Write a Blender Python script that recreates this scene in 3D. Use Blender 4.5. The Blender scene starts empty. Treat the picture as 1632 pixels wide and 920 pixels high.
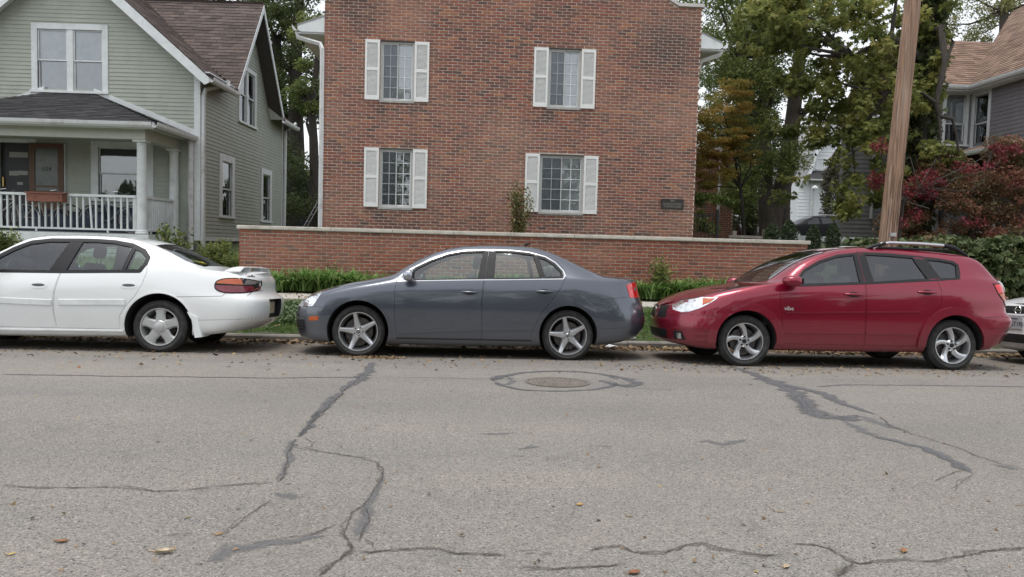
import bpy, bmesh, math, random
import numpy as np
from mathutils import Vector, Matrix
from mathutils.bvhtree import BVHTree
random.seed(7); RNG = np.random.default_rng(7)
SC = bpy.context.scene
COL = SC.collection

# ------------------------------------------------------------------ camera
F_PX = 1180.0; PITCH = math.atan(69/1180.0); ROLL = math.radians(1.55); YAW = math.radians(3.2)
CAM = np.array([0.0, 0.0, 1.407])
_f = np.array([math.sin(YAW)*math.cos(PITCH), math.cos(YAW)*math.cos(PITCH), -math.sin(PITCH)])
_r0 = np.array([math.cos(YAW), -math.sin(YAW), 0.0]); _u0 = np.cross(_r0, _f)
_r = _r0*math.cos(ROLL) + _u0*math.sin(ROLL); _u = -_r0*math.sin(ROLL) + _u0*math.cos(ROLL)
cd = bpy.data.cameras.new('camera'); cam = bpy.data.objects.new('camera', cd); COL.objects.link(cam)
cd.sensor_width = 36.0; cd.lens = F_PX/1632*36.0; cd.clip_end = 2000; cd.clip_start = 0.05
M = Matrix.Identity(4)
for i in range(3):
    M[i][0] = _r[i]; M[i][1] = _u[i]; M[i][2] = -_f[i]; M[i][3] = CAM[i]
cam.matrix_world = M
SC.camera = cam

# ------------------------------------------------------------------ light
SUN_EL, SUN_AZ = math.radians(79), math.radians(215)      # azimuth measured clockwise from +y: behind the camera, to the left
w = bpy.data.worlds.new('World'); SC.world = w; w.use_nodes = True
nt = w.node_tree; nt.nodes.clear()
sky = nt.nodes.new('ShaderNodeTexSky'); sky.sky_type = 'NISHITA'; sky.sun_disc = False
sky.sun_elevation = SUN_EL; sky.sun_rotation = SUN_AZ; sky.dust_density = 1.5; sky.ozone_density = 1.0; sky.air_density = 1.0
hs = nt.nodes.new('ShaderNodeHueSaturation'); hs.inputs['Saturation'].default_value = 0.20
bg = nt.nodes.new('ShaderNodeBackground'); bg.inputs['Strength'].default_value = 0.15
out = nt.nodes.new('ShaderNodeOutputWorld')
nt.links.new(sky.outputs[0], hs.inputs['Color']); nt.links.new(hs.outputs[0], bg.inputs['Color']); nt.links.new(bg.outputs[0], out.inputs['Surface'])
sl = bpy.data.lights.new('sun', 'SUN'); sl.energy = 1.0; sl.angle = math.radians(24); sl.color = (1.0, 0.955, 0.90)
so = bpy.data.objects.new('sun', sl); COL.objects.link(so)
sd = Vector((math.sin(SUN_AZ)*math.cos(SUN_EL), math.cos(SUN_AZ)*math.cos(SUN_EL), math.sin(SUN_EL)))
so.rotation_euler = sd.to_track_quat('Z', 'Y').to_euler(); so.location = (0, -5, 20)
SC.view_settings.view_transform = 'Standard'; SC.view_settings.look = 'None'
SC.view_settings.exposure = 0.85; SC.view_settings.gamma = 1.0
SC.render.engine = 'CYCLES'
SC.cycles.max_bounces = 6; SC.cycles.transparent_max_bounces = 16; SC.cycles.caustics_reflective = False; SC.cycles.caustics_refractive = False

# ------------------------------------------------------------------ geometry of the street
def z_road(Y):
    ys = [-14, -6, 0, 3, 5, 7, 11.05]; zs = [-.35, 0.02, .15, .18, .165, .113, -.11]
    return float(np.interp(Y, ys, zs))
def ray(px, py): return _f + _r*(px-816)/F_PX - _u*(py-460)/F_PX
def at(px, py, Y):
    d = ray(px, py); return CAM + d*(Y/d[1])
def on_road(px, py):
    d = ray(px, py); Y = 5.0
    for _ in range(40):
        t = (z_road(Y)-CAM[2])/d[2]; Y = 0.5*Y + 0.5*d[1]*t
    return CAM[0]+d[0]*t, CAM[1]+d[1]*t

# ------------------------------------------------------------------ materials
MATS = {}
def node_mat(name):
    m = bpy.data.materials.new(name); m.use_nodes = True
    n = m.node_tree.nodes; b = n['Principled BSDF']
    return m, n, m.node_tree.links, b
def mixc(n, l, fac, a, b, mode='MIX'):
    x = n.new('ShaderNodeMix'); x.data_type = 'RGBA'; x.blend_type = mode
    for s, v in ((x.inputs[0], fac), (x.inputs[6], a), (x.inputs[7], b)):
        if hasattr(v, 'links'): l.new(v, s)
        elif isinstance(v, (int, float)): s.default_value = v
        else: s.default_value = (*v[:3], 1)
    return x.outputs[2]
def tex(n, l, kind, scale, vec, **kw):
    t = n.new({'noise': 'ShaderNodeTexNoise', 'vor': 'ShaderNodeTexVoronoi', 'wave': 'ShaderNodeTexWave'}[kind])
    t.inputs['Scale'].default_value = scale
    for k, v in kw.items():
        if k in t.inputs: t.inputs[k].default_value = v
        else: setattr(t, k, v)
    if vec is not None: l.new(vec, t.inputs['Vector'])
    return t
def ramp(n, l, src, stops, interp='LINEAR'):
    r = n.new('ShaderNodeValToRGB'); r.color_ramp.interpolation = interp
    e = r.color_ramp.elements
    while len(e) < len(stops): e.new(0.5)
    for i, (p, c) in enumerate(stops):
        e[i].position = p; e[i].color = (*c[:3], 1) if not isinstance(c, (int, float)) else (c, c, c, 1)
    l.new(src, r.inputs[0]); return r.outputs[0]
def pos(n): return n.new('ShaderNodeNewGeometry').outputs['Position']
def objc(n): return n.new('ShaderNodeTexCoord').outputs['Object']
def bump(n, l, h, b, strength=.3, dist=.01):
    x = n.new('ShaderNodeBump'); x.inputs['Strength'].default_value = strength; x.inputs['Distance'].default_value = dist
    l.new(h, x.inputs['Height']); l.new(x.outputs[0], b.inputs['Normal']); return x
def simple(name, col, rough=.6, metal=0, var=.12, scale=6, bumps=0, bscale=60, coat=0, spec=.5, dirt=None, dscale=1.5, stretch=None):
    if name in MATS: return MATS[name]
    m, n, l, b = node_mat(name)
    v = objc(n)
    if stretch:
        mp = n.new('ShaderNodeMapping'); mp.inputs['Scale'].default_value = stretch; l.new(v, mp.inputs[0]); v = mp.outputs[0]
    t = tex(n, l, 'noise', scale, v, Detail=5)
    c = ramp(n, l, t.outputs[0], [(.3, [x*(1-var) for x in col]), (.7, [min(1, x*(1+var)) for x in col])])
    if dirt:
        t2 = tex(n, l, 'noise', dscale, v, Detail=8, Roughness=.7)
        f = ramp(n, l, t2.outputs[0], [(.5, 0.0), (.75, dirt[3])])
        c = mixc(n, l, f, c, dirt[:3])
    l.new(c, b.inputs['Base Color'])
    b.inputs['Roughness'].default_value = rough; b.inputs['Metallic'].default_value = metal
    b.inputs['Coat Weight'].default_value = coat; b.inputs['Coat Roughness'].default_value = .04
    b.inputs['Specular IOR Level'].default_value = spec
    if bumps:
        t3 = tex(n, l, 'noise', bscale, v, Detail=4); bump(n, l, t3.outputs[0], b, bumps, .004)
    MATS[name] = m; return m
def paint(name, col, metal=.5, rough=.32, flake=.06, coat=1.0):
    m, n, l, b = node_mat(name); v = objc(n)
    t = tex(n, l, 'noise', 900, v, Detail=1)
    c = ramp(n, l, t.outputs[0], [(.35, [x*(1-flake) for x in col]), (.65, [min(1, x*(1+flake)) for x in col])])
    sep = n.new('ShaderNodeSeparateXYZ'); l.new(v, sep.inputs[0])            # road dust low on the body
    mr = n.new('ShaderNodeMapRange'); mr.inputs[1].default_value = .55; mr.inputs[2].default_value = .12; mr.inputs[3].default_value = 0; mr.inputs[4].default_value = .5
    l.new(sep.outputs[2], mr.inputs[0])
    t2 = tex(n, l, 'noise', 5, v, Detail=7, Roughness=.7)
    mu = n.new('ShaderNodeMath'); mu.operation = 'MULTIPLY'; l.new(mr.outputs[0], mu.inputs[0]); l.new(t2.outputs[0], mu.inputs[1])
    c = mixc(n, l, mu.outputs[0], c, (.16, .14, .12))
    l.new(c, b.inputs['Base Color'])
    rr = n.new('ShaderNodeMath'); rr.operation = 'ADD'; l.new(mu.outputs[0], rr.inputs[0]); rr.inputs[1].default_value = rough; l.new(rr.outputs[0], b.inputs['Roughness'])
    b.inputs['Metallic'].default_value = metal; b.inputs['Coat Weight'].default_value = coat; b.inputs['Coat Roughness'].default_value = .05
    return m
def glass(name, tint=(.75, .8, .78), refl=.05, rough=.02):
    m = bpy.data.materials.new(name); m.use_nodes = True; n = m.node_tree.nodes; l = m.node_tree.links; n.clear()
    o = n.new('ShaderNodeOutputMaterial'); mx = n.new('ShaderNodeMixShader'); tr = n.new('ShaderNodeBsdfTransparent'); gl = n.new('ShaderNodeBsdfGlossy')
    fr = n.new('ShaderNodeFresnel'); fr.inputs[0].default_value = 1.5
    ad = n.new('ShaderNodeMath'); ad.operation = 'ADD'; ad.inputs[1].default_value = refl; l.new(fr.outputs[0], ad.inputs[0])
    tr.inputs[0].default_value = (*tint, 1); gl.inputs[0].default_value = (.95, .97, 1, 1); gl.inputs['Roughness'].default_value = rough
    t = tex(n, l, 'noise', 3.0, objc(n), Detail=2); bm_ = n.new('ShaderNodeBump'); bm_.inputs['Strength'].default_value = .05; bm_.inputs['Distance'].default_value = .02
    l.new(t.outputs[0], bm_.inputs['Height']); l.new(bm_.outputs[0], gl.inputs['Normal'])
    l.new(ad.outputs[0], mx.inputs[0]); l.new(tr.outputs[0], mx.inputs[1]); l.new(gl.outputs[0], mx.inputs[2]); l.new(mx.outputs[0], o.inputs[0])
    return m
def leafmat(name, cols, trans=.25, rough=.5):
    m = bpy.data.materials.new(name); m.use_nodes = True; n = m.node_tree.nodes; l = m.node_tree.links; n.clear()
    o = n.new('ShaderNodeOutputMaterial'); mx = n.new('ShaderNodeMixShader'); b = n.new('ShaderNodeBsdfPrincipled'); tr = n.new('ShaderNodeBsdfTranslucent')
    at_ = n.new('ShaderNodeAttribute'); at_.attribute_name = 'tint'
    c = ramp(n, l, at_.outputs['Fac'], [(i/(len(cols)-1), c) for i, c in enumerate(cols)])
    l.new(c, b.inputs['Base Color']); l.new(c, tr.inputs[0]); b.inputs['Roughness'].default_value = rough; b.inputs['Specular IOR Level'].default_value = .3
    mx.inputs[0].default_value = trans; l.new(b.outputs[0], mx.inputs[1]); l.new(tr.outputs[0], mx.inputs[2]); l.new(mx.outputs[0], o.inputs[0])
    return m

# ------------------------------------------------------------------ object helpers
OFF = {}
def tag(o, label=None, cat=None, group=None, kind=None):
    if label: o['label'] = label
    if cat: o['category'] = cat
    if group: o['group'] = group
    if kind: o['kind'] = kind
    return o
def root(name, loc, label=None, cat=None, group=None, rz=0, rx=0, off=None, kind=None):
    o = bpy.data.objects.new(name, None); COL.objects.link(o); o.location = loc; o.rotation_euler = (rx, 0, rz)
    o.empty_display_size = .2
    if off is not None: OFF[o.name] = np.array(off, float)
    tag(o, label, cat, group, kind); return o
def link(name, me, parent=None, mat=None):
    o = bpy.data.objects.new(name, me); COL.objects.link(o)
    if parent is not None:
        o.parent = parent
        if parent.name in OFF: OFF[o.name] = OFF[parent.name]
    if mat is not None and len(me.materials) == 0: me.materials.append(mat)
    return o
def np_mesh(name, V, Fc, mat=None, smooth=False, tint=None):
    """V (n,3), Fc (m,k) array of equal-sized faces"""
    me = bpy.data.meshes.new(name); V = np.asarray(V, np.float32); Fc = np.asarray(Fc, np.int32)
    m, k = Fc.shape
    me.vertices.add(len(V)); me.vertices.foreach_set('co', V.ravel())
    me.loops.add(m*k); me.loops.foreach_set('vertex_index', Fc.ravel())
    me.polygons.add(m); me.polygons.foreach_set('loop_start', np.arange(0, m*k, k, dtype=np.int32))
    if smooth: me.polygons.foreach_set('use_smooth', np.ones(m, bool))
    me.update(calc_edges=True)
    if tint is not None:
        a = me.attributes.new('tint', 'FLOAT', 'FACE'); a.data.foreach_set('value', np.asarray(tint, np.float32))
    if mat: me.materials.append(mat)
    return me
class Fr:
    """wall frame: a along, b up, c outwards"""
    def __init__(s, o, ea, ec): s.o = np.array(o, float); s.ea = np.array(ea, float); s.ec = np.array(ec, float); s.eb = np.array([0, 0, 1.0])
    def p(s, a, b, c=0.0): return s.o + s.ea*a + s.eb*b + s.ec*c
WORLD = Fr((0, 0, 0), (1, 0, 0), (0, 1, 0))
class MB:
    def __init__(s): s.v = []; s.f = []; s.t = []
    def add(s, vs, fs, t=0.5):
        k = len(s.v); s.v += [tuple(map(float, x)) for x in vs]; s.f += [tuple(i+k for i in f) for f in fs]; s.t += [t]*len(fs); return s
    def box(s, fr, a0, a1, b0, b1, c0, c1, t=.5, ch=0):
        P = [fr.p(a, b, c) for a in (a0, a1) for b in (b0, b1) for c in (c0, c1)]
        fs = [(0, 1, 3, 2), (4, 6, 7, 5), (0, 4, 5, 1), (2, 3, 7, 6), (0, 2, 6, 4), (1, 5, 7, 3)]
        return s.add(P, fs, t)
    def bx(s, x0, x1, y0, y1, z0, z1, t=.5): return s.box(WORLD, x0, x1, z0, z1, y0, y1, t)
    def prism(s, P0, P1, t=.5):
        """two parallel rings of points"""
        n = len(P0); fs = [tuple(range(n-1, -1, -1)), tuple(range(n, 2*n))]
        fs += [(i, (i+1) % n, n+(i+1) % n, n+i) for i in range(n)]
        return s.add(list(P0)+list(P1), fs, t)
    def poly(s, fr, pts, c0, c1, t=.5):
        return s.prism([fr.p(a, b, c0) for a, b in pts], [fr.p(a, b, c1) for a, b in pts], t)
    def tube(s, pts, rad, n=8, cap=True, t=.5, jit=0):
        pts = [np.array(p, float) for p in pts]; m = len(pts)
        if not hasattr(rad, '__len__'): rad = [rad]*m
        T = [pts[min(i+1, m-1)]-pts[max(i-1, 0)] for i in range(m)]
        T = [x/(np.linalg.norm(x)+1e-9) for x in T]
        ref = np.array([0, 0, 1.0]) if abs(T[0][2]) < .9 else np.array([1.0, 0, 0])
        u = np.cross(T[0], ref); u /= np.linalg.norm(u); vs = []
        for i in range(m):
            u = u - T[i]*(u@T[i]); u /= np.linalg.norm(u)+1e-9; w_ = np.cross(T[i], u)
            for k in range(n):
                a = 2*math.pi*k/n; r = rad[i]*(1+(random.uniform(-jit, jit) if jit else 0)); vs.append(pts[i]+u*math.cos(a)*r+w_*math.sin(a)*r)
        fs = [(i*n+k, i*n+(k+1) % n, (i+1)*n+(k+1) % n, (i+1)*n+k) for i in range(m-1) for k in range(n)]
        if cap: fs += [tuple(range(n-1, -1, -1)), tuple(range((m-1)*n, m*n))]
        return s.add(vs, fs, t)
    def lathe(s, prof, o=(0, 0, 0), axis='z', n=32, a0=0, a1=2*math.pi, t=.5):
        """prof: (r, h) pairs turned round the axis; closed ends where r=0"""
        full = abs(a1-a0-2*math.pi) < 1e-6; vs = []; o = np.array(o, float); m = len(prof); nn = n if full else n+1
        for r, h in prof:
            for k in range(nn):
                a = a0+(a1-a0)*k/n; c, d = r*math.cos(a), r*math.sin(a)
                vs.append(o + (np.array([c, d, h]) if axis == 'z' else np.array([c, h, d]) if axis == 'y' else np.array([h, c, d])))
        fs = []
        for i in range(m-1):
            for k in range(n):
                k2 = (k+1) % nn if full else k+1
                fs.append((i*nn+k, i*nn+k2, (i+1)*nn+k2, (i+1)*nn+k))
        return s.add(vs, fs, t)
    def mesh(s, name, mat=None, smooth=None, off=None):
        me = bpy.data.meshes.new(name); V = s.v if off is None else [(a-off[0], b-off[1], c-off[2]) for a, b, c in s.v]
        me.from_pydata(V, [], s.f)
        a = me.attributes.new('tint', 'FLOAT', 'FACE'); a.data.foreach_set('value', s.t)
        bm = bmesh.new(); bm.from_mesh(me); bmesh.ops.remove_doubles(bm, verts=bm.verts, dist=1e-6) if smooth else None
        bmesh.ops.recalc_face_normals(bm, faces=bm.faces); bm.to_mesh(me); bm.free()
        if smooth:
            me.polygons.foreach_set('use_smooth', [True]*len(me.polygons)); me.set_sharp_from_angle(angle=math.radians(smooth))
        if mat: me.materials.append(mat)
        return me
    def build(s, name, mat, parent=None, smooth=None, label=None, kind=None, cat=None, group=None):
        off = OFF.get(parent.name) if parent is not None else None
        o = link(name, s.mesh(name, mat, smooth, off), parent)
        tag(o, label, cat, group, kind); return o
def quadgrid(nx, ny): return [(i*ny+j, (i+1)*ny+j, (i+1)*ny+j+1, i*ny+j+1) for i in range(nx-1) for j in range(ny-1)]
def text_obj(body, size, parent, loc, rot, mat, name='lettering', extrude=.001, align='CENTER'):
    c = bpy.data.curves.new(name, 'FONT'); c.body = body; c.size = size; c.extrude = extrude; c.align_x = align; c.align_y = 'CENTER'; c.resolution_u = 2
    c.materials.append(mat)
    t_ = bpy.data.objects.new('tmp', c); COL.objects.link(t_); dg = bpy.context.evaluated_depsgraph_get(); dg.update()
    me = bpy.data.meshes.new_from_object(t_.evaluated_get(dg)); bpy.data.objects.remove(t_); me.materials.clear(); me.materials.append(mat)
    o = bpy.data.objects.new(name, me); COL.objects.link(o); o.location = loc; o.rotation_euler = rot
    if parent is not None: o.parent = parent
    return o
def pchip(kn, x):
    kx = np.array([k[0] for k in kn], float); ky = np.array([k[1] for k in kn], float); x = np.asarray(x, float)
    if len(kx) == 1: return np.full_like(x, ky[0])
    h = np.diff(kx); d = np.diff(ky)/h; m = np.zeros(len(kx)); m[0] = d[0]; m[-1] = d[-1]
    for i in range(1, len(kx)-1):
        if d[i-1]*d[i] > 0:
            w1 = 2*h[i]+h[i-1]; w2 = h[i]+2*h[i-1]; m[i] = (w1+w2)/(w1/d[i-1]+w2/d[i])
    xc = np.clip(x, kx[0], kx[-1]); i = np.clip(np.searchsorted(kx, xc)-1, 0, len(h)-1); t = (xc-kx[i])/h[i]
    y = (2*t**3-3*t**2+1)*ky[i]+(t**3-2*t**2+t)*h[i]*m[i]+(-2*t**3+3*t**2)*ky[i+1]+(t**3-t**2)*h[i]*m[i+1]
    return y
# ------------------------------------------------------------------ cars
TILT = math.atan(.055)
BLACK = simple('black_trim', (.016, .016, .018), .5, var=.1, spec=.3)
RUBBER = simple('tyre_rubber', (.022, .022, .022), .75, var=.25, scale=14, dirt=(.11, .1, .085, .5), dscale=9)
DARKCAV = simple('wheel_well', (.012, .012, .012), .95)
CABIN = simple('cabin_fabric', (.26, .26, .25), .9)
SEATM = simple('seat_fabric', (.20, .195, .19), .9, bumps=.2)
CHROME = simple('chrome', (.60, .60, .61), .2, 1.0, var=.03)
ALLOY = simple('wheel_alloy', (.62, .63, .65), .28, .85, var=.06, dirt=(.3, .26, .22, .35), dscale=12)
ALLOYD = simple('dull_wheel', (.52, .53, .53), .42, .6, var=.06, dirt=(.3, .27, .22, .4), dscale=12)
BRAKE = simple('brake_disc', (.1, .09, .085), .5, .6, var=.3, scale=20)
GLASS_CAR = glass('car_glass', (.74, .88, .83), .05)
GLASS_TINT = glass('dark_car_glass', (.46, .50, .51), .06)
GLASS_CLEAR = glass('lamp_cover', (.9, .92, .93), .05)
LAMP_RED = simple('red_lens', (.62, .008, .012), .12, coat=1, var=.15, scale=30)
LAMP_DRED = simple('dark_red_lens', (.17, .006, .02), .15, coat=1, var=.15, scale=30)
LAMP_AMB = simple('amber_lens', (.45, .085, .012), .15, coat=1, var=.15, scale=30)
LAMP_GREY = simple('smoke_lens', (.2, .19, .18), .15, coat=1)
LAMP_SILV = simple('lamp_reflector', (.78, .8, .82), .18, .9, var=.25, scale=18)

def surf_grid(sp):
    rows = sp['rows']; NC, NM = 14, 90
    t = np.linspace(0, 1, NC)*math.pi/2
    def rowpts(r):
        n1, n2 = r.get('nf', 2.5), r.get('nr', 2.5)
        xa = r['xf']+r['cf']-r['cf']*np.cos(t)**(2/n1); ya = np.sin(t)**(2/n1)
        xb = (r['xr']-r['cr']+r['cr']*np.cos(t)**(2/n2))[::-1]; yb = (np.sin(t)**(2/n2))[::-1]
        xm = np.linspace(xa[-1], xb[0], NM)[1:-1]
        x = np.concatenate([xa, xm, xb]); f = np.concatenate([ya, np.ones(len(xm)), yb])
        return np.stack([x, -pchip(r['W'], x)*f, pchip(r['Z'], x)], 1)
    R = [rowpts(r) for r in rows]
    c = sp['center']; cr = dict(rows[-1]); cr.update(xf=c['xf'], xr=c['xr'], Z=c['Z'])
    Cn = rowpts(cr); Cn[:, 1] = 0
    for f in (.84, .6, .3):
        last = rowpts(rows[-1]); g = f**2.2
        R.append(np.stack([Cn[:, 0]+(last[:, 0]-Cn[:, 0])*g, last[:, 1]*f, Cn[:, 2]+(last[:, 2]-Cn[:, 2])*g], 1))
    R.append(Cn)
    # centripetal Catmull-Rom across the rows
    mir = R[-2]*np.array([1, -1, 1]); low = R[0]*2-R[1]
    P = [low]+R+[mir]; out_ = []
    for i in range(1, len(P)-2):
        p0, p1, p2, p3 = P[i-1:i+3]
        d = lambda a, b: np.maximum(np.linalg.norm(a-b, axis=1, keepdims=True), 1e-4)**.5
        t0 = 0; t1 = d(p0, p1); t2 = t1+d(p1, p2); t3 = t2+d(p2, p3)
        ns = 4 if i < len(P)-6 else 5
        for k in range(ns):
            tt = t1+(t2-t1)*k/ns
            A1 = (t1-tt)/(t1-t0)*p0+(tt-t0)/(t1-t0)*p1; A2 = (t2-tt)/(t2-t1)*p1+(tt-t1)/(t2-t1)*p2; A3 = (t3-tt)/(t3-t2)*p2+(tt-t2)/(t3-t2)*p3
            B1 = (t2-tt)/(t2-t0)*A1+(tt-t0)/(t2-t0)*A2; B2 = (t3-tt)/(t3-t1)*A2+(tt-t1)/(t3-t1)*A3
            q = (t2-tt)/(t2-t1)*B1+(tt-t1)/(t2-t1)*B2
            q[0, 1] = 0; q[-1, 1] = 0; out_.append(q)
    out_.append(Cn); return np.array(out_)            # (rows, u, 3)

def surf_mesh(sp):
    G = surf_grid(sp); nv, nu, _ = G.shape
    Fm = G[:-1][::-1]*np.array([1, -1, 1])
    A = np.concatenate([G, Fm], 0); n2 = len(A)
    V = A.reshape(-1, 3); idx = np.arange(len(V)).reshape(n2, nu)
    q = np.stack([idx[:-1, :-1], idx[:-1, 1:], idx[1:, 1:], idx[1:, :-1]], -1).reshape(-1, 4)
    b = np.stack([idx[-1, :-1], idx[-1, 1:], idx[0, 1:], idx[0, :-1]], -1).reshape(-1, 4)
    bm = bmesh.new(); vs = [bm.verts.new(v) for v in V]
    for f in np.concatenate([q, b]):
        try: bm.faces.new([vs[i] for i in f])
        except ValueError: pass
    bmesh.ops.remove_doubles(bm, verts=bm.verts, dist=2e-4)
    bmesh.ops.dissolve_degenerate(bm, edges=bm.edges, dist=1e-5)
    bmesh.ops.recalc_face_normals(bm, faces=bm.faces)
    cc = Vector((sum(sp['wheel_x'])/2, 0, .8))
    if sum(f.normal.dot(f.calc_center_median()-cc)*f.calc_area() for f in bm.faces) < 0: bmesh.ops.reverse_faces(bm, faces=bm.faces)
    me = bpy.data.meshes.new('body'); bm.to_mesh(me); bm.free(); return me

class Skin:
    """the smooth outer skin of a body, for draping trim on it and for clean normals"""
    def __init__(s, me):
        me.calc_loop_triangles(); s.co = np.array([v.co[:] for v in me.vertices]); s.no = np.array([v.normal[:] for v in me.vertices])
        s.tr = [tuple(t.vertices) for t in me.loop_triangles]; s.bvh = BVHTree.FromPolygons([tuple(c) for c in s.co], s.tr)
    def nrm(s, loc, i):
        a, b, c = s.tr[i]; A, B, C_ = s.co[a], s.co[b], s.co[c]; P = np.array(loc[:])
        v0, v1, v2 = B-A, C_-A, P-A; d00, d01, d11, d20, d21 = v0@v0, v0@v1, v1@v1, v2@v0, v2@v1
        den = d00*d11-d01*d01+1e-12; v = (d11*d20-d01*d21)/den; w_ = (d00*d21-d01*d20)/den
        n = s.no[a]*(1-v-w_)+s.no[b]*v+s.no[c]*w_; return n/(np.linalg.norm(n)+1e-9)
    def cast(s, p, view):
        a, b = p
        o, d = {'side': ((a, -3, b), (0, 1, 0)), 'far': ((a, 3, b), (0, -1, 0)), 'top': ((a, b, 3), (0, 0, -1)), 'front': ((-9, a, b), (1, 0, 0)), 'rear': ((9, a, b), (-1, 0, 0))}[view]
        loc, n, i, _ = s.bvh.ray_cast(Vector(o), Vector(d))
        if loc is None: return None
        return np.array(loc[:]), s.nrm(loc, i)

def grid_poly(pts, step=.05):
    bm = bmesh.new(); bm.faces.new([bm.verts.new((a, b, 0)) for a, b in pts])
    bmesh.ops.triangulate(bm, faces=bm.faces)
    xs = [p[0] for p in pts]; ys = [p[1] for p in pts]
    for ax, lo, hi in ((0, min(xs), max(xs)), (1, min(ys), max(ys))):
        k = lo+step
        while k < hi:
            co = [0, 0, 0]; no = [0, 0, 0]; co[ax] = k; no[ax] = 1
            bmesh.ops.bisect_plane(bm, geom=bm.verts[:]+bm.edges[:]+bm.faces[:], dist=1e-6, plane_co=co, plane_no=no); k += step
    return bm
def drape_patch(skin, pts, view, h, mat, name, parent, depth=.012, step=.05, label=None):
    bm = grid_poly(pts, step); last = None; miss = []
    for v in bm.verts:
        r = skin.cast((v.co.x, v.co.y), view)
        if r is None: miss.append(v); continue
        p, n = r; v.co = Vector(p+n*h)
    if miss: bmesh.ops.delete(bm, geom=miss, context='VERTS')
    bmesh.ops.recalc_face_normals(bm, faces=bm.faces)
    bm.normal_update()
    if not bm.faces: bm.free(); return None
    vw = {'side': Vector((0, -1, 0)), 'far': Vector((0, 1, 0)), 'top': Vector((0, 0, 1)), 'front': Vector((-1, 0, 0)), 'rear': Vector((1, 0, 0))}[view]
    if sum((f.normal.dot(vw)*f.calc_area() for f in bm.faces)) < 0: bmesh.ops.reverse_faces(bm, faces=bm.faces)
    edges = [e for e in bm.edges if e.is_boundary]
    ex = bmesh.ops.extrude_edge_only(bm, edges=edges)
    nv = [g for g in ex['geom'] if isinstance(g, bmesh.types.BMVert)]
    for v in nv:
        loc, n, i, d = skin.bvh.find_nearest(v.co)
        nn = Vector(skin.nrm(loc, i)); v.co = v.co-nn*depth
    bm.normal_update()
    me = bpy.data.meshes.new(name); bm.to_mesh(me); bm.free()
    me.polygons.foreach_set('use_smooth', [True]*len(me.polygons)); me.set_sharp_from_angle(angle=math.radians(50))
    o = link(name, me, parent, mat); tag(o, label); return o
def resample(pts, step, closed=False):
    P = [np.array(p, float) for p in pts]
    if closed: P = P+[P[0]]
    out_ = []
    for a, b in zip(P[:-1], P[1:]):
        n = max(1, int(math.ceil(np.linalg.norm(b-a)/step)))
        out_ += [a+(b-a)*k/n for k in range(n)]
    if not closed: out_.append(P[-1])
    return out_
def smooth_line(pts, closed=False, k=6):
    """Catmull-Rom through 2-D points"""
    P = [np.array(p, float) for p in pts]; n = len(P); o = []
    rng = range(n if closed else n-1)
    for i in rng:
        g = (lambda j: P[j % n]) if closed else (lambda j: P[min(max(j, 0), n-1)])
        p0, p1, p2, p3 = g(i-1), g(i), g(i+1), g(i+2)
        for s in range(k):
            t = s/k; o.append(.5*((2*p1)+(-p0+p2)*t+(2*p0-5*p1+4*p2-p3)*t*t+(-p0+3*p1-3*p2+p3)*t**3))
    if not closed: o.append(P[-1])
    return [tuple(p) for p in o]
def drape_ribbon(skin, pts, view, wd, h, mat, name, parent, closed=False, step=.035, label=None):
    L = resample(pts, step, closed); m = len(L); rings = []
    for i in range(m):
        a = L[i-1] if (i > 0 or closed) else L[i]; b = L[(i+1) % m] if (i < m-1 or closed) else L[i]
        t = b-a; t = t/(np.linalg.norm(t)+1e-9); nrm = np.array([-t[1], t[0]])
        ring = []; ok = True
        for off, hh in ((-.5, -.004), (-.42, h), (.42, h), (.5, -.004)):
            r = skin.cast(L[i]+nrm*wd*off, view)
            if r is None: ok = False; break
            ring.append(r[0]+r[1]*hh)
        rings.append(ring if ok else None)
    V = []; Fc = []; idx = {}
    for i, r in enumerate(rings):
        if r: idx[i] = len(V); V += r
    for i in range(m if closed else m-1):
        j = (i+1) % m
        if i in idx and j in idx:
            for k in range(3): Fc.append((idx[i]+k, idx[j]+k, idx[j]+k+1, idx[i]+k+1))
            
    if not Fc: return None
    me = bpy.data.meshes.new(name); me.from_pydata([tuple(v) for v in V], [], Fc)
    bm = bmesh.new(); bm.from_mesh(me); bmesh.ops.recalc_face_normals(bm, faces=bm.faces); bm.to_mesh(me); bm.free()
    me.polygons.foreach_set('use_smooth', [True]*len(me.polygons)); me.set_sharp_from_angle(angle=math.radians(40))
    o = link(name, me, parent, mat); tag(o, label); return o

def solid_obj(name, me, mat=None):
    o = bpy.data.objects.new(name, me); COL.objects.link(o)
    if mat and not me.materials: me.materials.append(mat)
    return o
def boolean(me, cutters, op='DIFFERENCE'):
    """apply a list of cutter meshes one after the other; cut faces carry the cutter's material"""
    o = solid_obj('tmp', me.copy()); cs = []
    for c in cutters:
        co = solid_obj('tmpc', c); cs.append(co)
        md = o.modifiers.new('b', 'BOOLEAN'); md.operation = op; md.object = co; md.solver = 'EXACT'
        md.material_mode = 'TRANSFER'
    dg = bpy.context.evaluated_depsgraph_get(); dg.update()
    r = bpy.data.meshes.new_from_object(o.evaluated_get(dg), preserve_all_data_layers=False, depsgraph=dg)
    for c in cs: bpy.data.objects.remove(c)
    t = o.data; bpy.data.objects.remove(o); bpy.data.meshes.remove(t); return r
def prism_mesh(outs, c0, c1, plane='side', mat=None):
    b = MB()
    for pts in outs:
        if plane == 'side': b.prism([(a, c0, z) for a, z in pts], [(a, c1, z) for a, z in pts])
        elif plane == 'top': b.prism([(a, y, c0) for a, y in pts], [(a, y, c1) for a, y in pts])
        else: b.prism([(c0, y, z) for y, z in pts], [(c1, y, z) for y, z in pts])
    return b.mesh('cut', mat)
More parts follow.
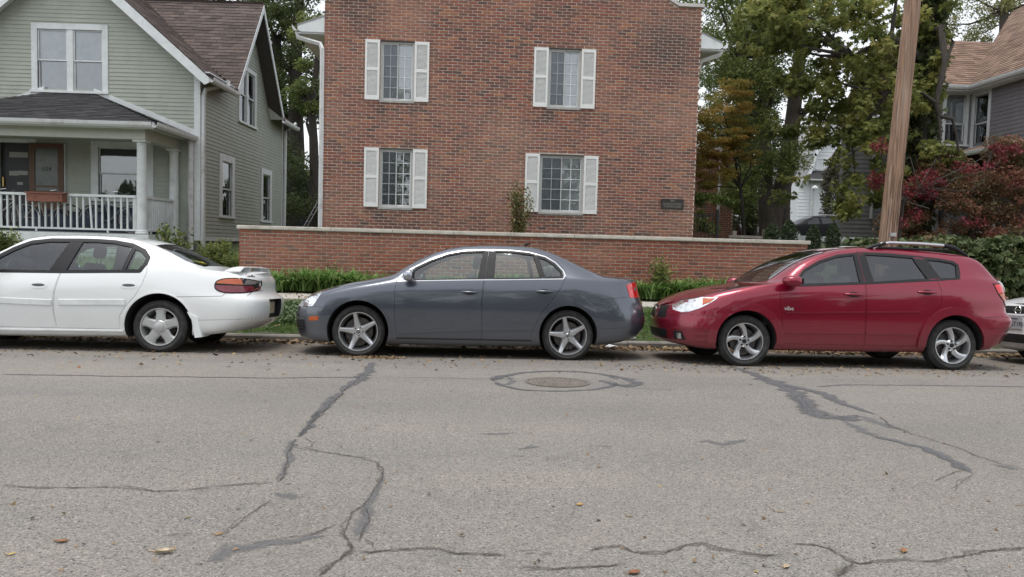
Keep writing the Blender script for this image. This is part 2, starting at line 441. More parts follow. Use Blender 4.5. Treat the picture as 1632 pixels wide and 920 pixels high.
def skin_normals(me, skin):
    """the original skin's smooth normals on outer faces, flat normals elsewhere"""
    vn = {}
    for v in me.vertices:
        loc, n, i, d = skin.bvh.find_nearest(v.co)
        if loc is not None and d < 8e-4: vn[v.index] = skin.nrm(loc, i)
    me.polygons.foreach_set('use_smooth', [True]*len(me.polygons))
    N = [None]*len(me.loops)
    for p in me.polygons:
        fn = np.array(p.normal[:])
        for li in p.loop_indices:
            vi = me.loops[li].vertex_index; n = vn.get(vi)
            N[li] = tuple(n) if (n is not None and n@fn > .72) else tuple(fn)
    me.normals_split_custom_set(N)
def circle(cx, cz, r, a0=0, a1=360, n=48):
    return [(cx+r*math.cos(math.radians(a0+(a1-a0)*k/n)), cz+r*math.sin(math.radians(a0+(a1-a0)*k/n))) for k in range(n+(0 if abs(a1-a0) == 360 else 1))]
def inset(pts, d):
    """move a 2-D outline inwards by d"""
    P = [np.array(p, float) for p in pts]; n = len(P)
    area = sum(P[i][0]*P[(i+1) % n][1]-P[(i+1) % n][0]*P[i][1] for i in range(n)); s = 1 if area > 0 else -1; o = []
    for i in range(n):
        t = P[(i+1) % n]-P[i-1]; t = t/(np.linalg.norm(t)+1e-9); o.append(tuple(P[i]+s*d*np.array([-t[1], t[0]])))
    return o

# ---- wheels: built with the outer face towards -y, centre at the origin
def tyre_mb(R, rr, wd):
    h = wd/2; b = MB()
    prof = [(rr-.015, h*.7), (rr, h*.86), (rr+.012, h*.93), ((R+rr)/2, h*1.04), (R-.035, h*.97), (R-.014, h*.86), (R-.002, h*.66)]
    full = [(r, -y) for r, y in prof]
    # tread with grooves
    for k in range(-3, 4):
        y = k*h*.19; full += [(R, y-h*.075), (R, y+h*.06), (R-.008, y+h*.062), (R-.008, y+h*.112)]
    full += [(r, y) for r, y in reversed(prof)]
    return b.lathe(full, axis='y', n=64)
def rim_mb(rr, wd, lip=.012):
    h = wd/2; b = MB()
    return b.lathe([(rr+.004, -h*.88), (rr+.002, -h*.98), (rr-.008, -h*.97), (rr-lip, -h*.86), (rr-lip-.012, -h*.3), (rr-.035, 0), (rr-.04, h*.8), (rr+.003, h*.8)], axis='y', n=64)
def spoke_mb(style, rr, wd):
    h = wd/2; b = MB(); n = 5
    for s in range(n):
        a0 = math.radians({'straight': 102, 'swirl': 78, 'cover': 90}[style]+72*s); V = []; m = 12; cols = 7
        for i in range(m):
            f = i/(m-1); r = .035+f*(rr-.035-.004)
            if style == 'straight': wd_ = .043-.013*f+ (.02*(1-f)**3); sk = 0; ridge = .012*(1-abs(0)); y = -h*(.62+.22*f-.10*math.sin(math.pi*f))
            elif style == 'swirl': wd_ = .034+.004*f+.028*max(0, f-.55); sk = math.radians(28)*f**1.3; ridge = .010; y = -h*(.66+.2*f-.1*math.sin(math.pi*f))
            else: wd_ = .070-.022*f+.10*max(0, f-.66); sk = 0; ridge = .004; y = -h*(.86-.04*f)
            for c in range(cols):
                g = -1+2*c/(cols-1); prof_ = (1-abs(g)**3)
                rx, rz = r, g*wd_
                ang = a0+sk
                x = rx*math.cos(ang)-rz*math.sin(ang); z = rx*math.sin(ang)+rz*math.cos(ang)
                yy = y-ridge*prof_ if abs(g) < .99 else y+.022
                V.append((x, yy, z))
        k = len(b.v); b.add(V, quadgrid(m, cols))
        # inner back face closes the spoke
        for i in range(m-1): b.f.append((k+i*cols, k+(i+1)*cols, k+(i+1)*cols+cols-1, k+i*cols+cols-1)); b.t.append(.5)
    hubr = {'straight': .068, 'swirl': .07, 'cover': .085}[style]; yh = -h*(.62 if style != 'cover' else .86)-.012
    b.lathe([(0, yh+.002), (.03, yh), (hubr*.8, yh), (hubr, yh+.014), (hubr, yh+.05)], axis='y', n=40)
    return b, yh
def build_wheel(parent, spec, x, near=True, front=False):
    R, rr, wd, style = spec['R'], spec['rr'], .2, spec['style']
    W = spec['half']-.045-wd/2
    o = tyre_mb(R, rr, wd).build('wheel', RUBBER, parent, smooth=35)
    o.location = (x, -W if near else W, R-.012)
    if not near: o.rotation_euler = (0, 0, math.pi)
    elif front and spec.get('steer'): o.rotation_euler = (0, 0, spec['steer'])
    alloy = ALLOYD if style == 'cover' else ALLOY
    rim_mb(rr, wd).build('rim', alloy, o, smooth=40)
    sb, yh = spoke_mb(style, rr, wd); sb.build('spokes', alloy, o, smooth=38)
    MB().lathe([(0, -.005), (rr*.72, -.005), (rr*.72, .01), (0, .01)], axis='y', n=32).build('brake_disc', BRAKE, o, smooth=40)
    if style != 'cover':
        for k in range(5):
            b = MB(); c = MB()
            a = math.radians((138 if style == 'straight' else 90)+72*k-(0 if style == 'straight' else 0)); cx, cz = .052*math.cos(a), .052*math.sin(a)
            b.lathe([(0, yh-.0015), (.0085, yh-.0015), (.0085, yh+.01)], o=(cx, 0, cz), axis='y', n=12)
            if style == 'swirl': b.lathe([(.0095, yh-.004), (.0125, yh-.006), (.0125, yh+.002)], o=(cx, 0, cz), axis='y', n=12)
            b.build('lug_hole', BLACK, o)  # black disc for a lug hole, its darkness put into the colour
        MB().lathe([(0, yh-.008), (.022, yh-.008), (.027, yh-.004), (.027, yh+.004)], axis='y', n=28).build('centre_cap', BLACK if style == 'swirl' else CHROME, o, smooth=30)
        if style == 'straight':     # the round badge: ring with V over W
            e = MB(); y = yh-.009
            e.lathe([(.020, y+.001), (.020, y-.001), (.024, y-.001), (.024, y+.001)], axis='y', n=28)
            for pts in ([(-.009, .018), (0, .002), (.009, .018)], [(-.017, .008), (-.008, -.017), (0, -.001), (.008, -.017), (.017, .008)]):
                e.tube([(px, y, pz) for px, pz in pts], .0016, 5)
            e.build('badge', BLACK, o)
    else:
        MB().lathe([(0, yh-.012), (.045, yh-.010), (.058, yh-.004), (.06, yh+.01)], axis='y', n=32).build('centre_cap', ALLOYD, o, smooth=30)
    return o

def seat(parent, x, y, z, w_=.24, mat=None, head=True, hb=.62, rec=.16):
    b = MB(); m = 8
    def blob(cx, cz, lx, lz, ang, wd):
        P = []
        for k in range(14):
            a = 2*math.pi*k/14; ca, sa = math.cos(a), math.sin(a)
            u_ = lx*math.copysign(abs(ca)**.6, ca); v_ = lz*math.copysign(abs(sa)**.6, sa)
            P.append((cx+u_*math.cos(ang)-v_*math.sin(ang), cz+u_*math.sin(ang)+v_*math.cos(ang)))
        b.prism([(px, y-wd, pz) for px, pz in inset(P, .03)]+[], [(px, y-wd+.04, pz) for px, pz in P]); b.prism([(px, y-wd+.04, pz) for px, pz in P], [(px, y+wd-.04, pz) for px, pz in P]); b.prism([(px, y+wd-.04, pz) for px, pz in P], [(px, y+wd, pz) for px, pz in inset(P, .03)])
    blob(x, z, .26, .08, .08, w_); blob(x+.28+rec*.5, z+hb*.48, .07, hb*.5, -rec*1.6, w_)
    o = b.build('seat', mat or SEATM, parent, smooth=60)
    if head:
        b = MB(); hx, hz = x+.30+rec*1.15, z+hb+.13
        blob(hx, hz, .05, .085, -.2, .12 if w_ < .3 else .12); b.tube([(hx-.02, y-.05, hz-.2), (hx, y-.05, hz)], .006, 6); b.tube([(hx-.02, y+.05, hz-.2), (hx, y+.05, hz)], .006, 6)
        b.build('headrest', mat or SEATM, o, smooth=60)
    return o

def build_car(sp):
    r = root(sp['name'], sp['loc'], sp['label'], 'car', rx=-TILT if sp.get('tilt', True) else 0, rz=sp.get('rz', 0))
    base = surf_mesh(sp); base.materials.append(sp['paint']); skin = Skin(base)
    hw = sp['half']; wx = sp['wheel_x']
    # all the holes
    cav = sp['cavity']; cb = MB(); wl, wt = cav['w_low'], cav['w_top']
    P = cav['pts']; zt = max(z for _, z in P); zb = cav['z_belt']
    def cw(z): return wl if z <= zb else wl+(wt-wl)*(z-zb)/(zt-zb)
    cb.prism([(x, -cw(z), z) for x, z in P], [(x, cw(z), z) for x, z in P])
    arches = MB()
    for x, ra in zip(wx, sp['arch_r']):
        for s in (-1, 1):
            y0, y1 = (s*(hw+.1), s*(hw-.34)); z0 = sp['R']-.012
            arches.prism([(px, y0, pz) for px, pz in circle(x, z0+.01, ra)], [(px, y1, pz) for px, pz in circle(x, z0+.01, ra)])
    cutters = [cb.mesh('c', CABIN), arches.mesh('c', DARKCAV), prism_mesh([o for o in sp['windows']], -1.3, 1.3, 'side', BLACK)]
    if 'screen' in sp: cutters.append(prism_mesh([sp['screen']], cav['z_belt']+.03, 2.2, 'top', BLACK))
    if 'backlight' in sp: cutters.append(prism_mesh([sp['backlight']], cav['z_belt']+.06, 2.2, 'top', BLACK))
    cutters += [prism_mesh([p], a, b, pl, BLACK) for p, a, b, pl in sp.get('recess', [])]
    full = boolean(base, cutters)
    doors = sp['doors']
    dm = [boolean(full, [prism_mesh([inset(d, .0035)], -1.3, -(hw-.42), 'side', BLACK)], 'INTERSECT') for d in doors]
    body = boolean(full, [prism_mesh([d], -1.3, -(hw-.42), 'side', BLACK) for d in doors]) if doors else full
    skin_normals(body, skin); link('body', body, r)
    dobj = []
    for d in dm:
        skin_normals(d, skin); dobj.append(link('door', d, r))
    g = sp.get('glass', GLASS_CAR); g2 = sp.get('glass_rear', g)
    for i, wn in enumerate(sp['windows']):
        o2 = inset(wn, -.006); k = g if i in sp.get('front_windows', (0,)) else g2
        par = r
        drape_patch(skin, o2, 'side', -.010, k, 'side_window', par, depth=.004); drape_patch(skin, o2, 'far', -.010, k, 'side_window', par, depth=.004)
    for key, nm in (('screen', 'windscreen'), ('backlight', 'rear_window')):
        if key in sp: drape_patch(skin, inset(sp[key], -.008), 'top', -.007, g if key == 'screen' else g2, nm, r, depth=.004, step=.07)
    for wn in sp['windows']: drape_ribbon(skin, inset(wn, -.008), 'side', .030, .0022, BLACK, 'window_rubber', r, True)
    for it in sp.get('ribbons', []):
        pts, wd, h, mat, nm = it[:5]; closed = it[5] if len(it) > 5 else False; view = it[6] if len(it) > 6 else 'side'
        drape_ribbon(skin, pts, view, wd, h, mat, nm, r, closed)
    for it in sp.get('patches', []):
        pts, h, mat, nm = it[:4]; view = it[4] if len(it) > 4 else 'side'
        drape_patch(skin, pts, view, h, mat, nm, r, depth=it[5] if len(it) > 5 else max(.012, h+.006), step=.04)
    hd = sp.get('handle_mat', sp['paint'])
    for (x0, x1, z), dob in zip(sp.get('handles', []), dobj):
        cx = (x0+x1)/2; p, n = skin.cast((cx, z), 'side')
        # cup behind the grip, then the grip
        drape_patch(skin, [(cx+(x1-x0)*.33*math.cos(a), z+.032*math.sin(a)) for a in np.linspace(0, 2*math.pi, 20, endpoint=False)], 'side', .0015, BLACK, 'handle_cup', dob, .006, .05)
        b = MB(); L = (x1-x0)/2
        pts = [np.array((cx-L+2*L*k/8, p[1]-.006-.026*math.sin(math.pi*k/8)**.5, z+.004)) for k in range(9)]
        b.tube(pts, [.010+.006*math.sin(math.pi*k/8) for k in range(9)], 10); b.build('handle', hd, dob, smooth=50)
    for i, x in enumerate(wx):
        build_wheel(r, sp, x, True, i == 0); build_wheel(r, sp, x, False)
    # underside: floor pan, exhaust and axle so daylight does not pass clean under
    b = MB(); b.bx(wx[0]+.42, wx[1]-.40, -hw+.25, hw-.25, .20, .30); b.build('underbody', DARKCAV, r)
    for i, (x, y, z, ww, hd_) in enumerate(sp.get('seats', [])): seat(r, x, y, z-.02, ww, head=hd_, hb=.58 if i < 2 else .46)
    if 'wheel_pos' in sp:
        x, y, z = sp['wheel_pos']; b = MB()
        b.tube([(x+.06*math.sin(a)*0+.07*math.cos(a)*-.4, y+.18*math.sin(a), z+.18*math.cos(a)) for a in np.linspace(0, 2*math.pi, 29)], .014, 7); b.bx(x-.04, x+.0, y-.16, y+.16, z-.02, z+.02)
        b.tube([(x-.25, y, z-.12), (x, y, z)], .03, 8); b.build('steering_wheel', BLACK, r, smooth=40)
    if 'dash' in sp:
        b = MB(); b.prism([(x, -hw+.16, z) for x, z in sp['dash']], [(x, hw-.16, z) for x, z in sp['dash']]); b.build('dashboard', simple('dash_plastic', (.05, .05, .052), .8), r, smooth=30)
    sp['_skin'] = skin; return r
def mirror_part(r, sp, x, y, z, mat, size=(.10, .11, .07)):
    """door mirror: rounded shell on a short foot"""
    lx, ly, lz = size
    for s in (-1, 1):
        b = MB(); V = []; m, n = 9, 16
        for i in range(m):
            f = -1+2*i/(m-1); k = (1-abs(f)**2.6)**.5 if abs(f) < 1 else .05
            for j in range(n):
                a = 2*math.pi*j/n; ca, sa = math.cos(a), math.sin(a)
                V.append((x+lx*.5*f*(1 if f < 0 else .6), s*(y+ly*k*.9*math.copysign(abs(ca)**.7, ca)), z+lz*k*math.copysign(abs(sa)**.7, sa)))
        b.add(V, [(i*n+j, (i+1)*n+j, (i+1)*n+(j+1) % n, i*n+(j+1) % n) for i in range(m-1) for j in range(n)]+[tuple(range(n)), tuple(range((m-1)*n, m*n))])
        b.tube([(x+.02, s*(y-.13), z-lz*.9), (x+.01, s*(y-.02), z-lz*.5)], [.03, .022], 8)
        o = b.build('mirror', mat, r, smooth=60)
        MB().bx(x+lx*.26-.001, x+lx*.26+.012, s*y-ly*.6, s*y+ly*.6, z-lz*.5, z+lz*.5).build('mirror_glass', BLACK, o)
# ------------------------------------------------------------------ the grey saloon (x = 0 at the front wheel, front towards -x)
J_PAINT = paint('grey_metallic', (.098, .109, .134), .6, .24)
Jtop = [(.49, .985), (.56, 1.05), (.67, 1.115), (.87, 1.215), (1.07, 1.295), (1.27, 1.335), (1.57, 1.352), (1.88, 1.353), (2.09, 1.335), (2.29, 1.285), (2.42, 1.21), (2.51, 1.11)]
J = dict(name='grey_sedan', label='dark grey sedan with silver five spoke wheels, parked between the white and red cars',
    loc=(-1.3607, 9.8887, -.0461), paint=J_PAINT, half=.88, R=.318, rr=.236, style='straight', wheel_x=(0, 2.578), arch_r=(.372, .362), steer=math.radians(2),
    rows=[dict(xf=-.70, cf=.35, xr=3.42, cr=.35, W=[(0, .79)], Z=[(-.75, .185), (-.3, .165), (1, .155), (2.6, .175), (3.5, .26)]),
          dict(xf=-.82, cf=.50, xr=3.58, cr=.50, W=[(0, .835)], Z=[(-.85, .215), (-.3, .20), (1, .20), (2.6, .22), (3.55, .31)]),
          dict(xf=-.865, cf=.55, xr=3.655, cr=.55, W=[(-.5, .85), (0, .858), (1.3, .862), (2.6, .862), (3.4, .85)], Z=[(-.8, .34), (1, .34), (3.6, .40)]),
          dict(xf=-.875, cf=.55, xr=3.675, cr=.55, W=[(-.5, .855), (0, .872), (1.3, .878), (2.6, .876), (3.4, .85)], Z=[(-.8, .50), (1, .54), (3.6, .53)]),
          dict(xf=-.86, cf=.55, xr=3.63, cr=.52, W=[(-.5, .845), (0, .872), (1.3, .880), (2.6, .876), (3.4, .835)], Z=[(-.85, .58), (-.5, .64), (1, .72), (3.6, .72)]),
          dict(xf=-.83, cf=.52, xr=3.585, cr=.50, W=[(-.5, .82), (0, .852), (1.3, .866), (2.6, .862), (3.4, .80)], Z=[(-.83, .63), (-.4, .745), (.4, .84), (1.3, .87), (2.6, .90), (3.55, .85)]),
          dict(xf=-.79, cf=.50, xr=3.56, cr=.45, W=[(-.5, .775), (0, .82), (.5, .835), (1.3, .838), (2.6, .83), (3.3, .77)], Z=[(-.80, .655), (-.4, .785), (.1, .875), (.5, .915), (1.3, .955), (2.3, .995), (2.7, 1.01), (3.2, .985), (3.55, .945)]),
          dict(xf=-.77, cf=.48, xr=3.56, cr=.42, W=[(-.5, .74), (0, .785), (.45, .805), (.75, .795), (1.3, .78), (2.2, .785), (2.7, .78), (3.3, .74)], Z=[(-.78, .67), (-.4, .80), (.1, .90), (.45, .955), (.75, 1.01), (1.3, 1.07), (2.1, 1.09), (2.5, 1.08), (2.9, 1.04), (3.3, 1.005), (3.55, .97)]),
          dict(xf=-.74, cf=.45, xr=3.55, cr=.38, W=[(-.6, .64), (0, .71), (.4, .735), (.7, .69), (1.1, .61), (1.6, .575), (2.1, .58), (2.5, .625), (2.9, .68), (3.4, .67)],
               Z=[(-.75, .68), (-.6, .745), (-.2, .875), (.2, .955), (.4, 1.0), (.5, 1.06), (.7, 1.175), (.9, 1.275), (1.1, 1.345), (1.3, 1.38), (1.6, 1.40), (1.9, 1.40), (2.15, 1.38), (2.35, 1.33), (2.55, 1.25), (2.8, 1.135), (3.05, 1.055), (3.3, 1.03), (3.55, .995)])],
    center=dict(xf=-.78, xr=3.60, Z=[(-.80, .68), (-.68, .76), (-.45, .835), (-.1, .92), (.2, .985), (.33, 1.02), (.5, 1.13), (.72, 1.265), (.94, 1.355), (1.15, 1.405), (1.43, 1.435), (1.75, 1.45), (2.0, 1.445), (2.2, 1.42), (2.41, 1.37), (2.68, 1.265), (2.9, 1.165), (3.08, 1.09), (3.26, 1.075), (3.5, 1.05), (3.6, 1.01)]),
    cavity=dict(pts=[(.42, .35), (2.12, .35), (2.2, .77), (2.95, .77), (2.95, .93), (2.72, 1.16), (2.4, 1.29), (2.1, 1.355), (1.6, 1.375), (1.2, 1.345), (.85, 1.20), (.55, 1.0), (.35, .90), (.25, .88), (.25, .82), (.42, .78)], w_low=.79, w_top=.54, z_belt=.93),
    windows=[[(.58, .955), (.60, .995), (.69, 1.09), (.87, 1.19), (1.07, 1.27), (1.27, 1.312), (1.515, 1.33), (1.455, .985)],
             [(1.665, 1.332), (1.88, 1.33), (2.145, 1.300), (2.225, 1.015), (1.635, .995)],
             [(2.195, 1.288), (2.28, 1.255), (2.39, 1.185), (2.475, 1.10), (2.49, 1.04), (2.275, 1.02)]],
    screen=[(.36, -.60), (.28, -.35), (.25, 0), (.28, .35), (.36, .60), (1.06, .50), (1.0, 0), (1.06, -.50)],
    backlight=[(2.28, -.50), (2.33, 0), (2.28, .50), (2.92, .60), (3.02, 0), (2.92, -.60)],
    doors=[[(.47, .245), (.447, .45), (.432, .80), (.455, .945), (.50, 1.00), (.56, 1.062), (.67, 1.13), (.87, 1.232), (1.07, 1.312), (1.27, 1.352), (1.575, 1.372), (1.545, 1.10), (1.51, .90), (1.497, .70), (1.502, .245)],
           [(1.51, .245), (1.505, .70), (1.518, .90), (1.553, 1.10), (1.583, 1.372), (1.88, 1.373), (2.09, 1.355), (2.30, 1.303), (2.44, 1.222), (2.535, 1.11), (2.535, 1.02), (2.47, .89), (2.37, .75), (2.245, .59), (2.165, .43), (2.125, .33), (2.12, .245)]],
    handles=[(1.25, 1.45, .815), (2.17, 2.37, .845)],
    seats=[(.95, -.36, .52, .24, True), (.95, .36, .52, .24, True), (1.9, -.32, .53, .26, True), (1.9, .32, .53, .26, True)], wheel_pos=(.78, -.36, .86),
    dash=[(.30, .5), (.30, .86), (.45, .90), (.65, .86), (.68, .75), (.6, .5)])
arcJ = circle(0, .316, .385, 12, 168, 24)
J['ribbons'] = [
    ([(.47, .945)]+Jtop+[(2.53, 1.05), (2.50, 1.008), (1.9, .985), (1.28, .965), (.47, .933)], .014, .003, CHROME, 'window_trim', True),
    ([(-.83, .435), (-.66, .445)], .016, .006, CHROME, 'bumper_trim'),
    ([(-.86, .585), (-.5, .60), (-.37, .585)], .005, .0006, BLACK, 'seam'),
    ([(-.45, .79), (-.2, .85), (.2, .92), (.43, .965)], .005, .0006, BLACK, 'seam'),
    ([(.47, .30), (1.0, .335), (1.49, .36)], .02, .009, J_PAINT, 'crease'), ([(1.52, .36), (1.85, .375), (2.09, .37)], .02, .009, J_PAINT, 'crease'),
    ([(3.32, .80), (3.0, .77), (2.93, .62)], .005, .0006, BLACK, 'seam'),
    ([(3.49, .79), (3.55, .60), (3.3, .42), (2.98, .40)], .004, .0004, BLACK, 'seam'),
    ([(3.18, 1.03), (3.3, 1.0), (3.44, .975)], .005, .0006, BLACK, 'seam'),
    (circle(0, .316, .386, 2, 178, 30), .022, .008, J_PAINT, 'wheel_arch_lip'), (circle(2.578, .316, .376, 2, 178, 30), .022, .008, J_PAINT, 'wheel_arch_lip'),
    ([(.46, .235), (1.3, .235), (2.13, .235)], .012, .004, BLACK, 'sill_trim')]
J['patches'] = [
    ([(1.531, .98), (1.45, .98), (1.51, 1.336), (1.577, 1.338), (1.551, 1.15)], .0015, BLACK, 'pillar_cover'), ([(1.553, 1.15), (1.579, 1.338), (1.67, 1.335), (1.64, .99), (1.533, .985)], .0015, BLACK, 'pillar_cover'),
    ([(2.15, 1.298), (2.19, 1.29), (2.27, 1.02), (2.23, 1.018)], .0015, BLACK, 'pillar_cover'),
    ([(-.78, .60), (-.74, .655), (-.66, .715), (-.57, .755), (-.46, .785), (-.47, .74), (-.51, .67), (-.56, .60)], .004, LAMP_SILV, 'headlight'),
    ([(-.84, .42), (-.67, .428), (-.655, .30), (-.70, .275), (-.83, .27)], .002, BLACK, 'bumper_grille'),
    ([(-.60, .475), (-.48, .485), (-.475, .435), (-.60, .425)], .004, LAMP_AMB, 'side_marker'),
    ([(3.315, .955), (3.43, .99), (3.50, .98), (3.53, .80), (3.36, .795), (3.34, .86)], .004, LAMP_RED, 'tail_light'),
    ([(3.43, .905), (3.455, .93), (3.48, .905), (3.455, .875)], .006, LAMP_SILV, 'reverse_light'),
    ([(-.45, .30), (.45, .30), (.45, .52), (-.45, .52)], .003, BLACK, 'grille', 'front'), ([(-.3, .56), (.3, .56), (.3, .64), (-.3, .64)], .003, BLACK, 'grille', 'front')]
jr = build_car(J)
for k in range(4):
    drape_ribbon(J['_skin'], [(-.82, .395-.035*k), (-.675, .40-.035*k)], 'side', .008, .004, simple('grille_bar', (.045, .045, .05), .4), 'grille_bar', jr)
# lamp cover, bright bulb housing and cover glass
drape_patch(J['_skin'], [(-.70, .64), (-.62, .71), (-.56, .72), (-.57, .63), (-.64, .61)], 'side', .007, simple('lamp_bright', (.9, .92, .95), .08, .8), 'lamp_reflector', jr, .006, .03)
mirror_part(jr, J, .62, .94, 1.005, simple('mirror_shell', (.42, .44, .48), .2, .8), (.17, .10, .070))
b = MB(); b.tube([(2.06, 0, 1.44), (2.10, 0, 1.475), (2.16, 0, 1.49)], [.012, .02, .004], 8); b.build('aerial', BLACK, jr, smooth=40)
b = MB(); b.lathe([(.030, 3.40), (.034, 3.50), (.029, 3.50), (.026, 3.42)], o=(0, -.50, .275), axis='x', n=20); b.build('exhaust_tip', CHROME, jr, smooth=40)

# ------------------------------------------------------------------ the red hatchback
V_PAINT = paint('crimson_metallic', (.235, .003, .024), .45, .26)
V_CLAD = paint('crimson_cladding', (.20, .004, .022), .35, .34, coat=.8)
Vtop = [(.645, 1.0), (.66, 1.09), (.75, 1.19), (.95, 1.30), (1.2, 1.385), (1.51, 1.425), (1.83, 1.42), (2.21, 1.395), (2.5, 1.37), (2.68, 1.34), (2.725, 1.30), (2.71, 1.20), (2.68, 1.135)]
Vd = dict(name='red_hatchback', label='dark red hatchback with silver roof rail and swirled five spoke wheels',
    loc=(3.3346, 9.5662, -.0284), paint=V_PAINT, half=.8875, R=.316, rr=.222, style='swirl', wheel_x=(0, 2.605), arch_r=(.37, .37), steer=math.radians(-3),
    rows=[dict(xf=-.74, cf=.4, xr=3.30, cr=.35, W=[(0, .79)], Z=[(-.85, .24), (-.4, .20), (1, .20), (2.6, .22), (3.4, .28)]),
          dict(xf=-.86, cf=.58, xr=3.44, cr=.45, W=[(0, .84)], Z=[(-.85, .27), (-.4, .235), (1, .235), (2.6, .26), (3.4, .33)]),
          dict(xf=-.90, cf=.62, xr=3.50, cr=.45, W=[(-.5, .86), (0, .87), (1.3, .872), (2.6, .875), (3.3, .86)], Z=[(-.85, .38), (1, .38), (3.4, .42)]),
          dict(xf=-.905, cf=.64, xr=3.52, cr=.36, nr=3.2, W=[(-.5, .86), (0, .88), (1.3, .884), (2.6, .885), (3.3, .862)], Z=[(-.85, .52), (1, .55), (3.4, .60)]),
          dict(xf=-.895, cf=.65, xr=3.49, cr=.33, nr=3.2, W=[(-.5, .85), (0, .882), (1.3, .886), (2.6, .886), (3.3, .858)], Z=[(-.87, .57), (-.4, .63), (1, .66), (3.3, .672)]),
          dict(xf=-.885, cf=.66, xr=3.42, cr=.26, nr=3.2, W=[(-.5, .845), (0, .882), (1.3, .8875), (2.6, .887), (3.3, .845)], Z=[(-.88, .61), (-.4, .70), (1, .76), (3.3, .715)]),
          dict(xf=-.865, cf=.68, xr=3.40, cr=.24, nr=3.2, W=[(-.5, .815), (0, .868), (1.3, .882), (2.6, .882), (3.3, .83)], Z=[(-.87, .66), (-.5, .77), (.4, .90), (1.3, .93), (2.6, .965), (3.3, .93)]),
          dict(xf=-.84, cf=.68, xr=3.36, cr=.24, nr=3.2, W=[(-.5, .77), (0, .84), (.6, .858), (1.3, .86), (2.4, .855), (3.2, .80)], Z=[(-.85, .69), (-.5, .82), (-.1, .91), (.4, .965), (1.3, 1.015), (2.4, 1.085), (2.8, 1.10), (3.3, 1.07)]),
          dict(xf=-.82, cf=.66, xr=3.32, cr=.24, nr=3.0, W=[(-.5, .72), (0, .80), (.45, .825), (.8, .80), (1.3, .79), (2.3, .79), (2.8, .775), (3.1, .735)], Z=[(-.83, .705), (-.5, .84), (-.1, .94), (.35, 1.02), (.7, 1.07), (1.3, 1.14), (2.4, 1.19), (2.8, 1.19), (3.25, 1.16)]),
          dict(xf=-.78, cf=.60, xr=3.27, cr=.26, nr=2.8, W=[(-.6, .56), (-.1, .70), (.35, .745), (.7, .70), (1.1, .635), (1.6, .60), (2.2, .605), (2.8, .63), (3.1, .65)],
               Z=[(-.80, .72), (-.63, .80), (-.43, .865), (-.10, .945), (.23, .995), (.42, 1.045), (.6, 1.165), (.8, 1.29), (1.0, 1.378), (1.25, 1.44), (1.55, 1.478), (1.9, 1.478), (2.4, 1.455), (2.8, 1.42), (3.0, 1.375), (3.12, 1.30), (3.25, 1.20)])],
    center=dict(xf=-.86, xr=3.36, Z=[(-.88, .68), (-.80, .745), (-.67, .815), (-.46, .89), (-.24, .945), (.05, .99), (.18, 1.02), (.42, 1.195), (.64, 1.32), (.86, 1.405), (1.08, 1.465), (1.3, 1.505), (1.59, 1.53), (1.9, 1.537), (2.3, 1.52), (2.7, 1.49), (3.0, 1.455), (3.12, 1.40), (3.22, 1.30), (3.36, 1.10)]),
    cavity=dict(pts=[(.42, .40), (2.15, .40), (2.2, .80), (3.12, .80), (3.12, 1.15), (2.98, 1.33), (2.7, 1.40), (2.3, 1.435), (1.6, 1.455), (1.25, 1.41), (.85, 1.26), (.5, 1.03), (.3, .93), (.2, .90), (.2, .84), (.42, .80)], w_low=.80, w_top=.56, z_belt=1.0),
    windows=[[(.665, 1.015), (.69, 1.10), (.77, 1.185), (.96, 1.285), (1.2, 1.365), (1.415, 1.398), (1.415, 1.05)],
             [(1.555, 1.405), (1.83, 1.398), (2.16, 1.378), (2.275, 1.115), (1.575, 1.058)],
             [(2.33, 1.362), (2.5, 1.35), (2.66, 1.322), (2.70, 1.295), (2.655, 1.135), (2.43, 1.122)]],
    screen=[(.33, -.63), (.16, -.40), (.10, 0), (.16, .40), (.33, .63), (1.12, .53), (1.02, 0), (1.12, -.53)],
    doors=[[(.475, .285), (.435, .53), (.395, .84), (.41, .99), (.60, 1.10), (.70, 1.215), (.95, 1.335), (1.2, 1.418), (1.465, 1.448), (1.465, .285)],
           [(1.473, .285), (1.473, 1.448), (1.83, 1.443), (2.21, 1.418), (2.30, 1.40), (2.37, 1.12), (2.415, .97), (2.415, .82), (2.30, .68), (2.20, .50), (2.18, .285)]],
    handles=[(1.20, 1.42, .90), (2.12, 2.35, .948)],
    seats=[(.98, -.36, .60, .24, True), (.98, .36, .60, .24, True), (1.98, -.32, .62, .26, True), (1.98, .32, .62, .26, True)], wheel_pos=(.80, -.36, .93),
    dash=[(.26, .5), (.26, .88), (.45, .96), (.66, .93), (.7, .8), (.6, .5)], glass=glass('red_car_glass', (.66, .73, .73), .06), glass_rear=GLASS_TINT)
def ring_sector(cx, cz, r0, r1, a0, a1, n=26):
    return circle(cx, cz, r1, a0, a1, n)+circle(cx, cz, r0, a1, a0, n)
